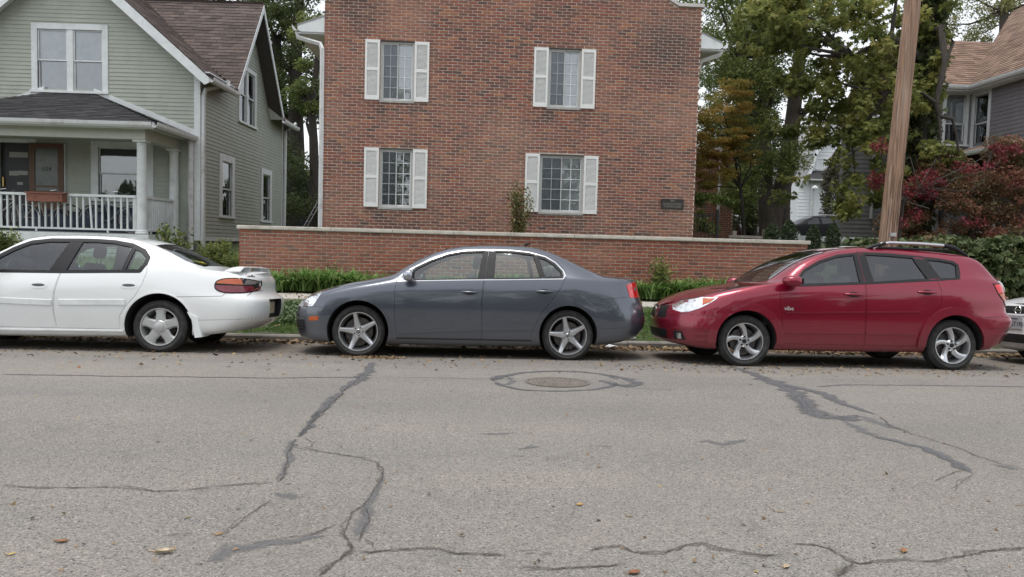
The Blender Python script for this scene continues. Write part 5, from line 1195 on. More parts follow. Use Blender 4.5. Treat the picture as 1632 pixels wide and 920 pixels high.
def column(x, y):
    b = MB(); b.lathe([(.0, 1.44), (.15, 1.44), (.15, 1.47), (.135, 1.485), (.14, 1.505), (.122, 1.53), (.118, 2.2), (.105, 3.55), (.108, 3.565), (.118, 3.57), (.118, 3.585), (.105, 3.60), (.112, 3.615), (.14, 3.64), (.0, 3.64)], o=(x, y, 0), n=28)
    b.bx(x-.15, x+.15, y-.15, y+.15, 3.64, 3.69); b.build('porch_column', WHITE, gh, smooth=35)
column(-.655, -1.82); column(-.60, -.16); column(-6.0, -1.82)
def railing(p0, p1, n, tops=(2.30, 2.36), lows=(1.50, 1.545), lean=None):
    p0, p1 = np.array(p0, float), np.array(p1, float); d = p1-p0; L = np.linalg.norm(d[:2]); ea = d/L; fr = Fr((p0[0], p0[1], 0), ea, (ea[1], -ea[0], 0))
    f = MB(); f.box(fr, 0, L, tops[0], tops[1], -.045, .045); f.box(fr, 0, L, lows[0], lows[1], -.02, .02)
    f.box(fr, 0, .03, lows[1], tops[0], -.03, .03); f.box(fr, L-.03, L, lows[1], tops[0], -.03, .03)
    for k in range(3): a = L*(k+.6)/3; f.box(fr, a-.02, a+.02, 1.44, lows[0]+.002, -.018, .018)
    R_ = f.build('railing', WHITE, gh)
    for k in range(n):
        a = L*(k+.6)/n; d_ = lean.get(k, 0) if lean else 0
        MB().add([fr.p(a-.019+d_, lows[1]-.003, -.019), fr.p(a+.019+d_, lows[1]-.003, -.019), fr.p(a+.019+d_, lows[1]-.003, .019), fr.p(a-.019+d_, lows[1]-.003, .019), fr.p(a-.019, tops[0]+.003, -.019), fr.p(a+.019, tops[0]+.003, -.019), fr.p(a+.019, tops[0]+.003, .019), fr.p(a-.019, tops[0]+.003, .019)],
                 [(0, 1, 2, 3), (4, 5, 6, 7), (0, 1, 5, 4), (1, 2, 6, 5), (2, 3, 7, 6), (3, 0, 4, 7)]).build('baluster', WHITE, R_)
railing((-5.9, -1.85, 0), (-.77, -1.85, 0), 34, lean={26: .05, 25: 0})
railing((-.62, -1.72, 0), (-.60, -.28, 0), 14)
# doorway
DOOR = simple('dark_door', (.018, .02, .022), .5, var=.3)
d = MB(); d.box(GF, -5.26, -4.43, 1.45, 3.76, -.12, -.08); D_ = d.build('door', DOOR, gh)
MB().box(GF, -5.30, -4.28, 3.76, 3.94, 0, .035).build('door_head', WHITE, gh); MB().box(GF, -5.36, -5.26, 1.45, 3.76, 0, .03).build('door_casing', WHITE, gh)
MB().box(GF, -5.20, -5.17, 2.6, 2.85, -.08, -.03).build('door_handle', simple('brass', (.45, .32, .12), .35, .8), D_)
PAPER = simple('paper_note', (.34, .34, .31), .8, var=.08)
for q in ((-5.04, -4.55, 3.38, 3.52), (-5.05, -4.80, 2.90, 3.02), (-4.82, -4.55, 2.92, 3.03), (-4.84, -4.69, 2.66, 2.73)): MB().box(GF, *q, -.079, -.072).build('note', PAPER, D_)
# storm door standing open against the wall
OAK = simple('oak_frame', (.10, .045, .02), .5, var=.25, scale=6, stretch=(8, 8, 1))
s = MB(); a0, a1, b0, b1 = -4.43, -3.53, 1.46, 3.76
s.box(GF, a0, a0+.15, b0, b1, .05, .085); s.box(GF, a1-.15, a1, b0, b1, .05, .085); s.box(GF, a0+.15, a1-.15, b1-.14, b1, .051, .084); s.box(GF, a0+.15, a1-.15, b0, b0+1.05, .051, .084); s.box(GF, a0+.15, a1-.15, b0+1.15, b0+1.19, .051, .083)
S_ = s.build('storm_door', OAK, gh); MB().box(GF, a0+.15, a1-.15, b0+1.05, b1-.14, .062, .068).build('pane', simple('frosted_pane', (.10, .115, .10), .25, var=.2), S_)
text_obj('504', .17, S_, (-3.98, -.0695, 2.08), (math.radians(90), 0, 0), BLACK, 'house_number')
MB().box(GF, a1+.0, a1+.03, b0, b1, .0, .06).build('hinge_stile', WHITE, gh)
def gw(x, y, z): # green-house coordinates to the world
    a = -math.radians(1.994); return (-7.29+x*math.cos(a)-y*math.sin(a), 20.3+x*math.sin(a)+y*math.cos(a), z)
# planter box hung on the railing
CEDAR = simple('cedar_box', (.21, .085, .058), .75, var=.2, scale=5, stretch=(1, 8, 8))
pb = root('planter_box', gw(-2.83, -1.97, 2.25), 'reddish brown wooden planter box hung on the white porch railing', 'planter', rz=-math.radians(1.994))
b = MB(); b.bx(-.42, .42, -.12, -.10, -.10, .085); b.build('front_board', CEDAR, pb)
b = MB(); b.bx(-.46, .46, -.14, .12, .085, .12); b.build('rim', CEDAR, pb); b = MB(); b.bx(-.42, .42, -.10, .09, -.10, -.08); b.bx(-.42, .42, .07, .09, -.08, .085); b.bx(-.42, -.40, -.10, .07, -.08, .085); b.bx(.40, .42, -.10, .07, -.08, .085); b.build('box', CEDAR, pb)
for x in (-.22, .34): MB().tube([(x, .10, .09), (x, -.13, .0), (x, -.05, -.10), (x, .05, -.42)], .008, 5).build('bracket', IRON, pb)
# bicycles and a blue tarpaulin on the porch
def bicycle(x, y, ang, col, label, sc=1.0):
    c = root('bicycle', gw(x, y, 1.44), label, 'bicycle', rz=ang, group='bicycles on the porch'); R = .34
    for wx_ in (-.52, .52):
        b = MB(); b.tube([(wx_+R*math.cos(a), 0, R+R*math.sin(a)) for a in np.linspace(0, 2*math.pi, 33)], .018, 6, cap=False); w_ = b.build('wheel', BLACK, c, smooth=40)
        b = MB()
        for k in range(14): a = k*math.pi/7; b.tube([(wx_, 0, R), (wx_+R*math.cos(a), 0, R+R*math.sin(a))], .002, 3)
        b.tube([(wx_+(R-.02)*math.cos(a), 0, R+(R-.02)*math.sin(a)) for a in np.linspace(0, 2*math.pi, 33)], .009, 5, cap=False); b.build('spokes', CHROME, w_, kind='stuff')
    b = MB()
    for P in ([(.52, 0, R), (.36, 0, .82), (.34, 0, .92)], [(.36, 0, .78), (-.14, 0, .72)], [(.37, 0, .72), (-.05, 0, .30)], [(-.05, 0, .30), (-.20, 0, .88)], [(-.16, 0, .74), (-.52, 0, R)], [(-.05, 0, .30), (-.52, 0, R)]): b.tube(P, .016, 7)
    b.build('frame', col, c, smooth=40)
    b = MB(); b.tube([(.22, -.28, 1.0), (.32, -.24, 1.02), (.34, 0, .95), (.32, .24, 1.02), (.22, .28, 1.0)], .011, 6); b.build('handlebar', CHROME, c, smooth=40)
    b = MB(); b.tube([(-.32, 0, .90), (-.22, 0, .92), (-.08, 0, .91)], [.07, .05, .015], 8); b.build('saddle', BLACK, c, smooth=50)
    return c
bicycle(-4.5, -1.25, .1, simple('cream_frame', (.45, .43, .38), .4), 'pale framed bicycle leaning at the left end of the porch')
bicycle(-1.65, -1.3, -.15, simple('grey_frame', (.25, .27, .3), .4, .5), 'bicycle with chrome handlebars behind the railing beside the column')
bicycle(-3.3, -1.2, .05, simple('tan_frame', (.32, .26, .2), .4), 'bicycle standing behind the planter box on the porch')
TARP = simple('blue_tarpaulin', (.022, .032, .06), .6, var=.35, scale=4, bumps=.5, bscale=9)
tp = root('blue_tarpaulin', gw(-2.4, -.9, 1.44), 'dark blue tarpaulin draped over things stored on the porch', 'tarpaulin', rz=-math.radians(1.994))
V = []; nx_, ny_ = 40, 12
for i in range(nx_):
    for j in range(ny_):
        x = -1.55+3.1*i/(nx_-1); t_ = j/(ny_-1); prof_ = math.sin(math.pi*min(1, t_*1.0)); 
        V.append((x, -.42+.84*t_+.03*math.sin(x*9+j), max(0.005, (.62+.09*math.sin(x*2.3)+.05*math.sin(x*6.1))*prof_**.45)))
MB().add(V, quadgrid(nx_, ny_)).build('tarpaulin_sheet', TARP, tp, smooth=60)
# ------------------------------------------------------------------ vegetation
BARK = simple('bark', (.085, .070, .058), .95, var=.35, scale=9, bumps=.8, bscale=30, stretch=(3, 3, .6))
BARKD = simple('dark_bark', (.045, .038, .032), .95, var=.35, scale=9, bumps=.8, bscale=30, stretch=(3, 3, .6))
def leaf_mesh(name, C_, size, mat, tint, shape='diamond', droop=0.0, up=.35, rng=RNG, aspect=.42):
    C_ = np.asarray(C_, float); N = len(C_)
    n = rng.normal(size=(N, 3)); n[:, 2] = np.abs(n[:, 2])+up; n /= np.linalg.norm(n, axis=1, keepdims=True)
    d = rng.normal(size=(N, 3)); d[:, 2] -= droop; d -= n*(d*n).sum(1, keepdims=True); d /= np.linalg.norm(d, axis=1, keepdims=True)+1e-9
    s = np.cross(n, d); sz = size*rng.uniform(.6, 1.3, (N, 1))
    def quads(dd, ss, z, base):
        b0 = base; m1 = base+dd*z*.5+ss*z*aspect*.5+n*z*.06; tp = base+dd*z-n*z*.10; m2 = base+dd*z*.5-ss*z*aspect*.5+n*z*.06
        return np.stack([b0, m1, tp, m2], 1)
    if shape == 'diamond': Q = quads(d, s, sz, C_-d*sz*.5)
    elif shape == 'palmate':
        L = []
        for a in (-1.25, -.62, 0, .62, 1.25):
            dd = d*math.cos(a)+s*math.sin(a); ss = np.cross(n, dd); L.append(quads(dd, ss, sz*(1-.22*abs(a)), C_))
        Q = np.concatenate(L, 0); tint = np.tile(tint, 5)
    elif shape == 'lobed':
        L = []
        for a in (-1.0, 0, 1.0):
            dd = d*math.cos(a)+s*math.sin(a); ss = np.cross(n, dd); L.append(quads(dd, ss*1.7, sz*(1-.2*abs(a)), C_))
        Q = np.concatenate(L, 0); tint = np.tile(tint, 3)
    V = Q.reshape(-1, 3); Fc = np.arange(len(V)).reshape(-1, 4)
    return np_mesh(name, V, Fc, mat, tint=np.clip(tint, 0, 1))
def clump_points(crowns, rc, per, rng=RNG, shell=.35, flat=.8):
    P = []; T = []; CC = []
    for c, r, n in crowns:
        u = rng.normal(size=(n, 3)); u /= np.linalg.norm(u, axis=1, keepdims=True); q = rng.uniform(shell, 1, (n, 1))**.6
        cc = np.array(c)+u*q*np.array(r); CC.append(cc)
        for k in range(n):
            rr = rc*rng.uniform(.55, 1.3); m = int(per*rng.uniform(.6, 1.3)*(rr/rc)**1.5)
            v = rng.normal(size=(m, 3)); v /= np.linalg.norm(v, axis=1, keepdims=True); w_ = rng.uniform(.1, 1, (m, 1))**.45
            p = cc[k]+v*w_*rr*np.array([1, 1, flat]); P.append(p); T.append(rng.uniform(.1, .9)*.6+rng.uniform(0, 1, m)*.4)
    return np.concatenate(P), np.concatenate(T), np.concatenate(CC)
def tree(name, label, base, trunks, crowns, rc, per, lsize, mat, bark=BARK, shape='diamond', branches=14, cat='tree', group=None, droop=.3, rz=0, clip=None, twig=.05, aspect=.42, flat=.8):
    r = root(name, base, label, cat, group); B = np.array(base)
    b = MB()
    for pts, rad in trunks: b.tube([np.array(p)-B for p in pts], rad, 12, jit=.07)
    rng = np.random.default_rng(abs(hash_(name+label)) % 99999)
    P, T, CC = clump_points(crowns, rc, per, rng, flat=flat)
    if branches:
        tp = [np.array(p) for pts, _ in trunks for p in pts[1:]]
        for c in CC[rng.permutation(len(CC))[:branches]]:
            s = min(tp, key=lambda q: np.linalg.norm(q-c)+(2 if q[2] > c[2] else 0)); mid = (s+c)/2+rng.normal(size=3)*.25; mid[2] -= .1*np.linalg.norm(c-s)*.3
            b.tube([s-B, mid-B, c-B], [twig*2, twig*1.2, twig*.4], 6, jit=.1)
    b.build('trunk', bark, r, smooth=60)
    if clip is not None: k = clip(P); P, T = P[k], T[k]
    me = leaf_mesh('crown', P-B, lsize, mat, T, shape, droop, rng=rng, aspect=aspect); o = link('crown', me, r); o['kind'] = 'stuff'; return r
def hash_(s):
    h = 7
    for ch in s: h = (h*31+ord(ch)) % 1000003
    return h
A3 = lambda px, py, Y: tuple(at(px, py, Y))
G_DARK = leafmat('dark_leaf', [(.05, .068, .03), (.08, .105, .042), (.12, .145, .055), (.18, .195, .07)], .45)
G_MID = leafmat('mid_leaf', [(.085, .115, .04), (.145, .185, .06), (.21, .25, .08), (.31, .32, .10)], .5)
G_CHEST = leafmat('chestnut_leaf', [(.09, .12, .04), (.155, .19, .06), (.23, .26, .08), (.33, .33, .10), (.42, .33, .12)], .5)
G_LIGHT = leafmat('light_leaf', [(.07, .11, .03), (.12, .17, .045), (.19, .23, .06), (.28, .28, .09)], .35)
G_YELL = leafmat('yellow_green_leaf', [(.12, .14, .05), (.20, .22, .08), (.30, .29, .12), (.36, .30, .13)], .4)
G_ORANGE = leafmat('orange_leaf', [(.13, .16, .045), (.20, .21, .055), (.32, .25, .065), (.46, .28, .075), (.56, .28, .085)], .5)
G_RED = leafmat('red_leaf', [(.08, .10, .04), (.13, .115, .055), (.20, .12, .065), (.24, .09, .065), (.32, .065, .075)], .38)
G_REDS = leafmat('crimson_leaf', [(.12, .03, .035), (.20, .035, .045), (.28, .05, .065)], .3)
G_IVY = leafmat('ivy_leaf', [(.035, .055, .02), (.06, .085, .03), (.09, .115, .042), (.12, .13, .055), (.17, .115, .06)], .15, .6)
G_CON = leafmat('conifer_needles', [(.03, .048, .024), (.05, .072, .034), (.08, .105, .045)], .2)
G_CONB = leafmat('brown_conifer_needles', [(.04, .042, .024), (.065, .06, .034), (.09, .085, .045)], .1)
G_GRASS = leafmat('grass_blade', [(.055, .12, .022), (.09, .18, .035), (.14, .24, .05), (.23, .27, .085)], .35)
G_LILY = leafmat('lily_blade', [(.06, .13, .03), (.11, .21, .045), (.18, .30, .08), (.30, .40, .15)], .35)

# trees between the two houses
b0 = A3(470, 372, 34)
tree('maple_tree', 'dark tall tree rising between the green house and the brick house', (b0[0], 34, 1.6), [([(b0[0]-.1, 34, 1.5), A3(474, 250, 34), A3(470, 120, 34), A3(478, -20, 34)], [.42, .34, .30, .2]), ([A3(462, 350, 34.5), A3(452, 200, 35), A3(440, 60, 35)], [.3, .25, .2])],
     [(A3(470, 40, 34), (2.6, 2.2, 2.6), 46), (A3(455, 140, 34), (2.0, 2, 1.6), 26), (A3(500, 110, 35), (1.4, 1.6, 2.6), 24), (A3(430, 40, 36), (1.6, 1.6, 2), 18)], .55, 230, .17, G_DARK, BARKD)
b0 = A3(503, 372, 30)
tree('maple_tree', 'slimmer dark tree with a leaning trunk close to the left corner of the brick house', (b0[0], 30, 1.6), [([(b0[0], 30, 1.5), A3(500, 230, 30), A3(497, 170, 30), A3(510, 60, 30)], [.2, .17, .14, .1])],
     [(A3(500, 90, 30.5), (1.0, 1.2, 2.2), 22), (A3(490, 160, 30.5), (.9, 1, .8), 10)], .42, 200, .14, G_MID, BARKD)
P_, T_, _ = clump_points([(A3(480, 270, 31), (1.9, 1.2, 1.5), 34), (A3(480, 330, 30), (1.6, .8, .7), 14)], .5, 190)
sh_ = root('dark_shrub', (P_[:, 0].mean(), 31, 1.6), 'tall dark shrubbery filling the gap between green and brick houses', 'shrub'); o = link('foliage', leaf_mesh('foliage', P_-np.array(sh_.location), .13, G_DARK, T_*.6), sh_); o['kind'] = 'stuff'
gs = root('garden_shed', A3(486, 350, 33.5), 'dark shed deep in the gap between the green house and the brick house', 'shed')
MB().bx(-1.3, 1.3, 0, 1.5, -1.0, 1.2).build('shed_wall', simple('shed_boards', (.028, .024, .02), .9), gs); MB().add([(-1.5, -.1, 1.1), (1.5, -.1, 1.1), (1.5, .8, 1.8), (-1.5, .8, 1.8), (-1.5, 1.7, 1.1), (1.5, 1.7, 1.1)], [(0, 1, 2, 3), (3, 2, 5, 4), (0, 3, 4), (1, 5, 2), (0, 4, 5, 1)]).build('shed_roof', SH_BLACK, gs); MB().bx(-.3, .5, -.03, -.001, -1, .6).build('shed_door', DARK, gs)
ld = root('step_ladder', A3(478, 372, 26.5), 'grey metal ladder leaning in the gap beside the brick house', 'ladder')
for s in (0, .28): MB().tube([(s*.2, s, 0), (.55+s*.2, s+.3, 1.15)], .018, 6).build('rail', simple('ladder_metal', (.3, .3, .31), .5, .5), ld)
for k in range(4): q = (k+.7)/4.6; MB().tube([(.55*q, .3*q, 1.15*q), (.55*q+.056, .28+.3*q, 1.15*q)], .012, 6).build('rung', simple('ladder_metal', (.3, .3, .31), .5, .5), ld)
# tree tops over the green house roof
b0 = A3(350, 300, 44)
tree('maple_tree', 'tree top just showing above the ridge of the green house', (b0[0], 44, 2), [([(b0[0], 44, 2), A3(355, 60, 44), A3(350, -60, 44)], [.4, .3, .2])], [(A3(360, -30, 44), (4.2, 2.5, 2.2), 50), (A3(300, -60, 44), (4, 2.5, 2.2), 30)], .6, 170, .18, G_DARK, BARKD)

# right-hand trees
b0 = A3(1226, 385, 26)
tw = [([(b0[0], 26, 1.5), A3(1226, 360, 26), A3(1220, 310, 26), A3(1219, 200, 26), A3(1217, 90, 26), A3(1222, -40, 26)], [.44, .38, .27, .20, .17, .14]),
      ([A3(1230, 372, 26), A3(1234, 335, 26), A3(1252, 280, 26.1), A3(1262, 200, 26.2), A3(1275, 90, 26.4), A3(1285, -20, 26.5)], [.34, .33, .30, .27, .20, .14]),
      ([A3(1262, 200, 26.2), A3(1285, 178, 26), A3(1310, 170, 25.8)], [.14, .09, .04]), ([A3(1250, 378, 26), A3(1252, 330, 26), A3(1256, 290, 26)], [.2, .16, .12])]
tree('maple_tree', 'big tree with a forked grey trunk behind the right end of the garden wall', (b0[0], 26, 1.5), tw,
     [(A3(1180, 40, 25), (2.0, 1.4, 1.9), 62), (A3(1140, 110, 27), (1.0, 1.2, 1.8), 30), (A3(1262, 20, 25), (1.5, 1.3, 1.2), 40), (A3(1210, 130, 24.8), (1.3, .9, .9), 30), (A3(1190, -30, 25), (2.6, 1.6, 1.2), 26), (A3(1285, 110, 26), (.6, .7, 1.0), 9), (A3(1195, 200, 25), (1.0, .5, .7), 20), (A3(1238, 255, 25), (.9, .5, .7), 14), (A3(1180, 300, 25), (.8, .5, .8), 16)], .46, 185, .13, G_MID, BARK, shape='diamond', branches=26)
b0 = A3(1188, 385, 21)
tree('japanese_maple', 'small orange and green japanese maple against the right corner of the brick house', (b0[0], 21, 1.6), [([(b0[0], 21, 1.5), A3(1180, 300, 21), A3(1165, 220, 21)], [.07, .05, .03])],
     [(A3(1145, 200, 20.5), (1.0, .7, .95), 90), (A3(1135, 270, 20.5), (.75, .6, .70), 60), (A3(1172, 150, 20.5), (.6, .5, .4), 26), (A3(1188, 235, 20.5), (.5, .5, .6), 30)], .24, 130, .07, G_ORANGE, BARKD, droop=.6, twig=.012, flat=.35)
P_, T_, _ = clump_points([(A3(1130, 318, 20), (.55, .3, .12), 9), (A3(1160, 320, 20), (.3, .3, .1), 4), (A3(1128, 352, 19.5), (.3, .2, .35), 7)], .2, 110)
sh_ = root('climbing_vine', (P_[:, 0].mean(), 20, 1.5), 'bright green leafy vine hanging by the iron gate', 'vine'); o = link('foliage', leaf_mesh('foliage', P_-np.array(sh_.location), .10, G_LIGHT, T_*.7), sh_); o['kind'] = 'stuff'
b0 = A3(1200, 370, 36)
tree('lime_tree', 'leafy tree mass filling the view behind the forked trunk and the brick wing', (b0[0], 36, 1.9), [([(b0[0], 36, 1.9), A3(1190, 250, 36), A3(1185, 120, 36)], [.3, .25, .15])],
     [(A3(1150, 260, 36), (2.0, 1.2, 2.6), 60), (A3(1205, 230, 37), (1.6, 1.2, 2.6), 52), (A3(1180, 110, 37), (3.0, 1.5, 3.2), 60), (A3(1215, 335, 35), (.9, 1, .9), 16), (A3(1160, 335, 35), (1.3, 1, 1.0), 22)], .62, 200, .17, G_DARK, BARKD)
# horse chestnut, trunk wrapped in ivy, hanging boughs
b0 = A3(1456, 390, 18.5)
cr = [(A3(1385, 50, 18.5), (1.5, 1.5, 1.2), 62), (A3(1300, 25, 19), (1.3, 1.4, .9), 62), (A3(1225, 40, 20), (.9, 1.0, .9), 38), (A3(1405, 160, 18.5), (.95, 1.3, 1.1), 50), (A3(1370, 245, 18), (.62, .8, .85), 30), (A3(1335, 165, 18.5), (.65, .9, .6), 18), (A3(1475, 30, 18.5), (.6, 1.2, 1.0), 26), (A3(1462, 140, 18.8), (.35, .7, 1.5), 26), (A3(1462, 260, 18.8), (.35, .6, .9), 20), (A3(1290, 120, 19), (.9, .7, .55), 20), (A3(1492, 100, 18), (.2, .4, .9), 8), (A3(1262, 205, 20), (.7, .5, .3), 7), (A3(1258, 300, 21), (.4, .4, .45), 5), (A3(1320, 215, 18.5), (.5, .5, .22), 10), (A3(1345, 315, 18), (.3, .4, .45), 9), (A3(1500, 240, 17.5), (.35, .3, .35), 6), (A3(1420, 300, 18), (.4, .5, .5), 12)]
tree('chestnut_tree', 'large horse chestnut with hanging boughs and an ivy covered trunk behind the utility pole', (b0[0], 18.5, 1.2),
     [([(b0[0], 18.5, 1.0), A3(1462, 250, 18.5), A3(1472, 120, 18.5), A3(1482, -20, 18.5)], [.30, .26, .24, .2]),
      ([A3(1476, 60, 18.5), A3(1500, 44, 17.8), A3(1506, 100, 17.5), A3(1491, 165, 17.4), A3(1496, 185, 17.4), A3(1518, 190, 17.4), A3(1524, 215, 17.4), A3(1530, 262, 17.4)], [.10, .085, .07, .06, .05, .04, .03, .02]),
      ([A3(1495, 185, 17.4), A3(1499, 215, 17.4), A3(1496, 260, 17.4)], [.04, .03, .02]), ([A3(1474, 100, 18.5), A3(1420, 60, 18), A3(1360, 90, 18)], [.14, .1, .05]), ([A3(1470, 130, 18.5), A3(1410, 150, 18), A3(1370, 210, 18)], [.12, .08, .03])],
     cr, .26, 44, .125, G_CHEST, BARKD, shape='palmate', branches=16, droop=1.0, aspect=.36, twig=.028)
P_ = []; rng_ = np.random.default_rng(5)
for t_ in np.linspace(0, 1, 2600): 
    c = np.array(A3(1456+26*t_, 390-400*t_, 18.5)); a = rng_.uniform(0, 2*math.pi); P_.append(c+np.array([math.cos(a), math.sin(a)*.8, 0])*rng_.uniform(.26, .46)+rng_.normal(size=3)*.05)
iv = root('trunk_ivy', b0, 'dark ivy climbing the chestnut trunk right of the utility pole', 'ivy'); o = link('foliage', leaf_mesh('foliage', np.array(P_)-np.array(b0), .14, G_DARK, rng_.random(2600), 'lobed'), iv); o['kind'] = 'stuff'
# pale trees far right and background woods
b0 = A3(1600, 300, 48)
tree('ash_tree', 'pale yellow green tree behind the tan roof at the top right', (b0[0], 48, 3), [([(b0[0], 48, 3), A3(1600, 20, 48), A3(1605, -60, 48)], [.4, .25, .15])], [(A3(1590, 35, 48), (3.2, 2, 2.0), 34), (A3(1640, 0, 48), (2.4, 2, 2.2), 24), (A3(1535, 20, 49), (1.6, 1.6, 1.6), 12)], .62, 130, .2, G_YELL, BARK)
b0 = A3(1290, 330, 70)
# conifer and shrubs in the car park
def conifer(base, h, r, label, mat, n, size, group=None, name='conifer'):
    rt = root(name, base, label, 'shrub', group); rng = np.random.default_rng(hash_(label)); 
    t = rng.uniform(0, 1, n)**.8; prof = r*np.minimum(1, (1-t)*3.2)**.6*np.minimum(1, .7+t*1.2)
    a = rng.uniform(0, 2*math.pi, n); q = rng.uniform(.55, 1.05, n)*(1+.12*np.sin(a*5+t*25))
    P = np.stack([prof*q*np.cos(a), prof*q*np.sin(a), t*h], 1)
    me = leaf_mesh('foliage', P, size, mat, rng.random(n), up=-.25, droop=-1.0, rng=rng, aspect=.34); o = link('foliage', me, rt); o['kind'] = 'stuff'
    MB().tube([(0, 0, -.05), (0, 0, h*.7)], [.05, .02], 6).build('stem', BARKD, rt); return rt
q = A3(1333, 378, 47); conifer((q[0], 47, 2.1), 6.2, 1.0, 'tall narrow brownish conifer beside the dark grey clapboard wall', G_CONB, 7000, .24)  # the wall beside it is grey, with shadow painted into its colour
for px, top, w_, lb in ((1230, 359, .15, 'small clipped evergreen shrub left of all behind the wall cap, next to the wooden fence'), (1258, 353, .165, 'small round topped evergreen shrub in front of the black car bonnet'), (1297.5, 360, .15, 'small evergreen shrub just past the right end of the wall cap'), (1329, 358, .15, 'rightmost small evergreen shrub in front of the black car tail')):
    q = A3(px, top, 16.3); zb = 1.38 if px < 1280 else 1.18; conifer((q[0], 16.3, zb), q[2]-zb+.03, w_*1.1, lb[:200], G_CON, 3600, .05, 'small evergreens in a row behind the wall', 'evergreen_shrub')
# red leaved shrub on the right
b0 = A3(1520, 400, 17.6)
tree('burning_bush', 'large red and green leaved shrub in front of the grey house on the right', (b0[0], 17.6, 1.0), [([(b0[0]-.3, 17.6, 1.0), A3(1500, 300, 17.6), A3(1470, 230, 17.6)], [.07, .05, .02]), ([(b0[0]+.3, 17.6, 1.0), A3(1560, 300, 17.6), A3(1590, 220, 17.6)], [.07, .05, .02])],
     [(A3(1500, 320, 17.6), (1.3, .9, .8), 44), (A3(1580, 300, 17.8), (1.3, .9, .9), 44), (A3(1640, 290, 17.8), (1.0, .9, 1.0), 26), (A3(1610, 370, 17.4), (1.5, .7, .45), 24), (A3(1450, 370, 17.4), (.9, .6, .4), 16), (A3(1590, 235, 17.7), (.9, .5, .25), 10), (A3(1500, 265, 17.7), (.6, .5, .4), 10)], .30, 210, .085, G_RED, BARKD, branches=30, twig=.012, cat='shrub')
tree('burning_bush', 'crimson leaved bush around the foot of the utility pole', (A3(1430, 385, 16.6)[0], 16.6, 1.0), [([(A3(1430, 385, 16.6)[0], 16.6, 1.0), A3(1440, 320, 16.6), A3(1405, 250, 16.6)], [.04, .03, .012]), ([A3(1440, 320, 16.6), A3(1465, 300, 16.6), A3(1450, 250, 16.6), A3(1435, 262, 16.6)], [.02, .015, .012, .008])],
     [(A3(1408, 240, 16.6), (.30, .3, .28), 7), (A3(1400, 290, 16.6), (.22, .3, .25), 5), (A3(1465, 300, 16.6), (.5, .3, .3), 14), (A3(1440, 345, 16.6), (.4, .3, .22), 7), (A3(1500, 285, 16.8), (.45, .3, .15), 7), (A3(1600, 245, 16.8), (.55, .3, .18), 9), (A3(1545, 350, 16.6), (.3, .3, .12), 3), (A3(1550, 265, 16.8), (.5, .3, .12), 4)], .15, 60, .075, G_REDS, BARKD, branches=20, twig=.008, cat='shrub')
# ivy hedge over a low wall
rng_ = np.random.default_rng(11); n = 9000; hx0, hx1 = 7.55, 14.0
u = rng_.uniform(hx0, hx1, n); v = rng_.uniform(0, 1, n); top = np.interp(u, [7.55, 8.0, 8.6, 14], [1.45, 1.62, 1.72, 1.80])+.05*np.sin(u*4.1)+.03*np.sin(u*9.7)
s_ = v*(1.15)/1.0; z = np.where(v < .78, .50+(top-.50)*v/.78, top+.03*rng_.normal(size=n)); y = np.where(v < .78, 14.25+.10*np.sin(u*3)+.10*np.sin(z*5+u)+.20*(v/.78)**3, 14.45+(v-.78)/.22*.75)+.06*rng_.normal(size=n)
hg = root('ivy_hedge', (10.5, 14.7, .45), 'low thick ivy covered hedge behind the red hatchback on the right', 'hedge')
P_ = np.stack([u, y, z], 1)-np.array(hg.location); o = link('ivy_leaves', leaf_mesh('ivy_leaves', P_, .13, G_IVY, np.clip(rng_.normal(.45, .22, n)+.15*np.sin(u*2.3), 0, 1), 'lobed', droop=2.2, up=.05, rng=rng_), hg); o['kind'] = 'stuff'
# solid near-black box; the hedge's inner darkness is put into its colour
b = MB(); b.bx(-2.9, 3.5, -.20, .30, -.1, 1.02); b.build('dark_core', simple('hedge_inner', (.012, .016, .008), .95), hg)
# young shrub in front of the brick house, weeds, saplings
def sprig(name, label, base, h, w_, n, size, mat, stems=7, shape='diamond', cat='shrub', tint=(0, 1)):
    rt = root(name, base, label, cat); rng = np.random.default_rng(hash_(label)); b = MB(); P = []
    for k in range(stems):
        a = rng.uniform(0, 2*math.pi); sp_ = rng.uniform(.1, 1)*w_; hh = h*rng.uniform(.65, 1); pts = [np.array([math.cos(a)*sp_*t**.9, math.sin(a)*sp_*t**.9, hh*t]) for t in np.linspace(0, 1, 6)]
        b.tube(pts, [.008, .007, .006, .005, .004, .002], 5)
        m = n//stems; t = rng.uniform(.18, 1.03, m); i = np.clip((t*5).astype(int), 0, 4); f = t*5-i
        PP = np.array(pts); c = PP[i]*(1-f[:, None])+PP[np.clip(i+1, 0, 5)]*f[:, None]; P.append(c+rng.normal(size=(m, 3))*size*.8)
    b.build('stems', BARKD, rt); P = np.concatenate(P)
    o = link('leaves', leaf_mesh('leaves', P, size, mat, rng.uniform(*tint, len(P)), shape, .4, rng=rng), rt); o['kind'] = 'stuff'; return rt
q = A3(826, 372, 16.2); sprig('young_shrub', 'thin young shrub in front of the lower right shutters of the brick house', (q[0], 16.2, 1.42), 1.30, .55, 1500, .075, leafmat('olive_leaf', [(.09, .11, .04), (.15, .16, .06), (.24, .21, .09), (.30, .23, .11)]), 9)
q = A3(1050, 462, 14.35); sprig('sapling', 'bright yellow green sapling growing by the wall between the grey and red cars', (q[0], 14.35, .5), .68, .26, 520, .09, G_LIGHT, 8)
q = A3(966, 455, 14.45); sprig('weed', 'small weed against the wall above the boot of the grey car', (q[0], 14.45, .5), .40, .12, 90, .07, G_MID, 4, cat='weed')
q = A3(530, 455, 14.5); sprig('weed', 'wispy weed poking above the lilies in front of the wall, behind the grey bonnet', (q[0], 14.5, .5), .55, .12, 80, .06, G_MID, 3, cat='weed')
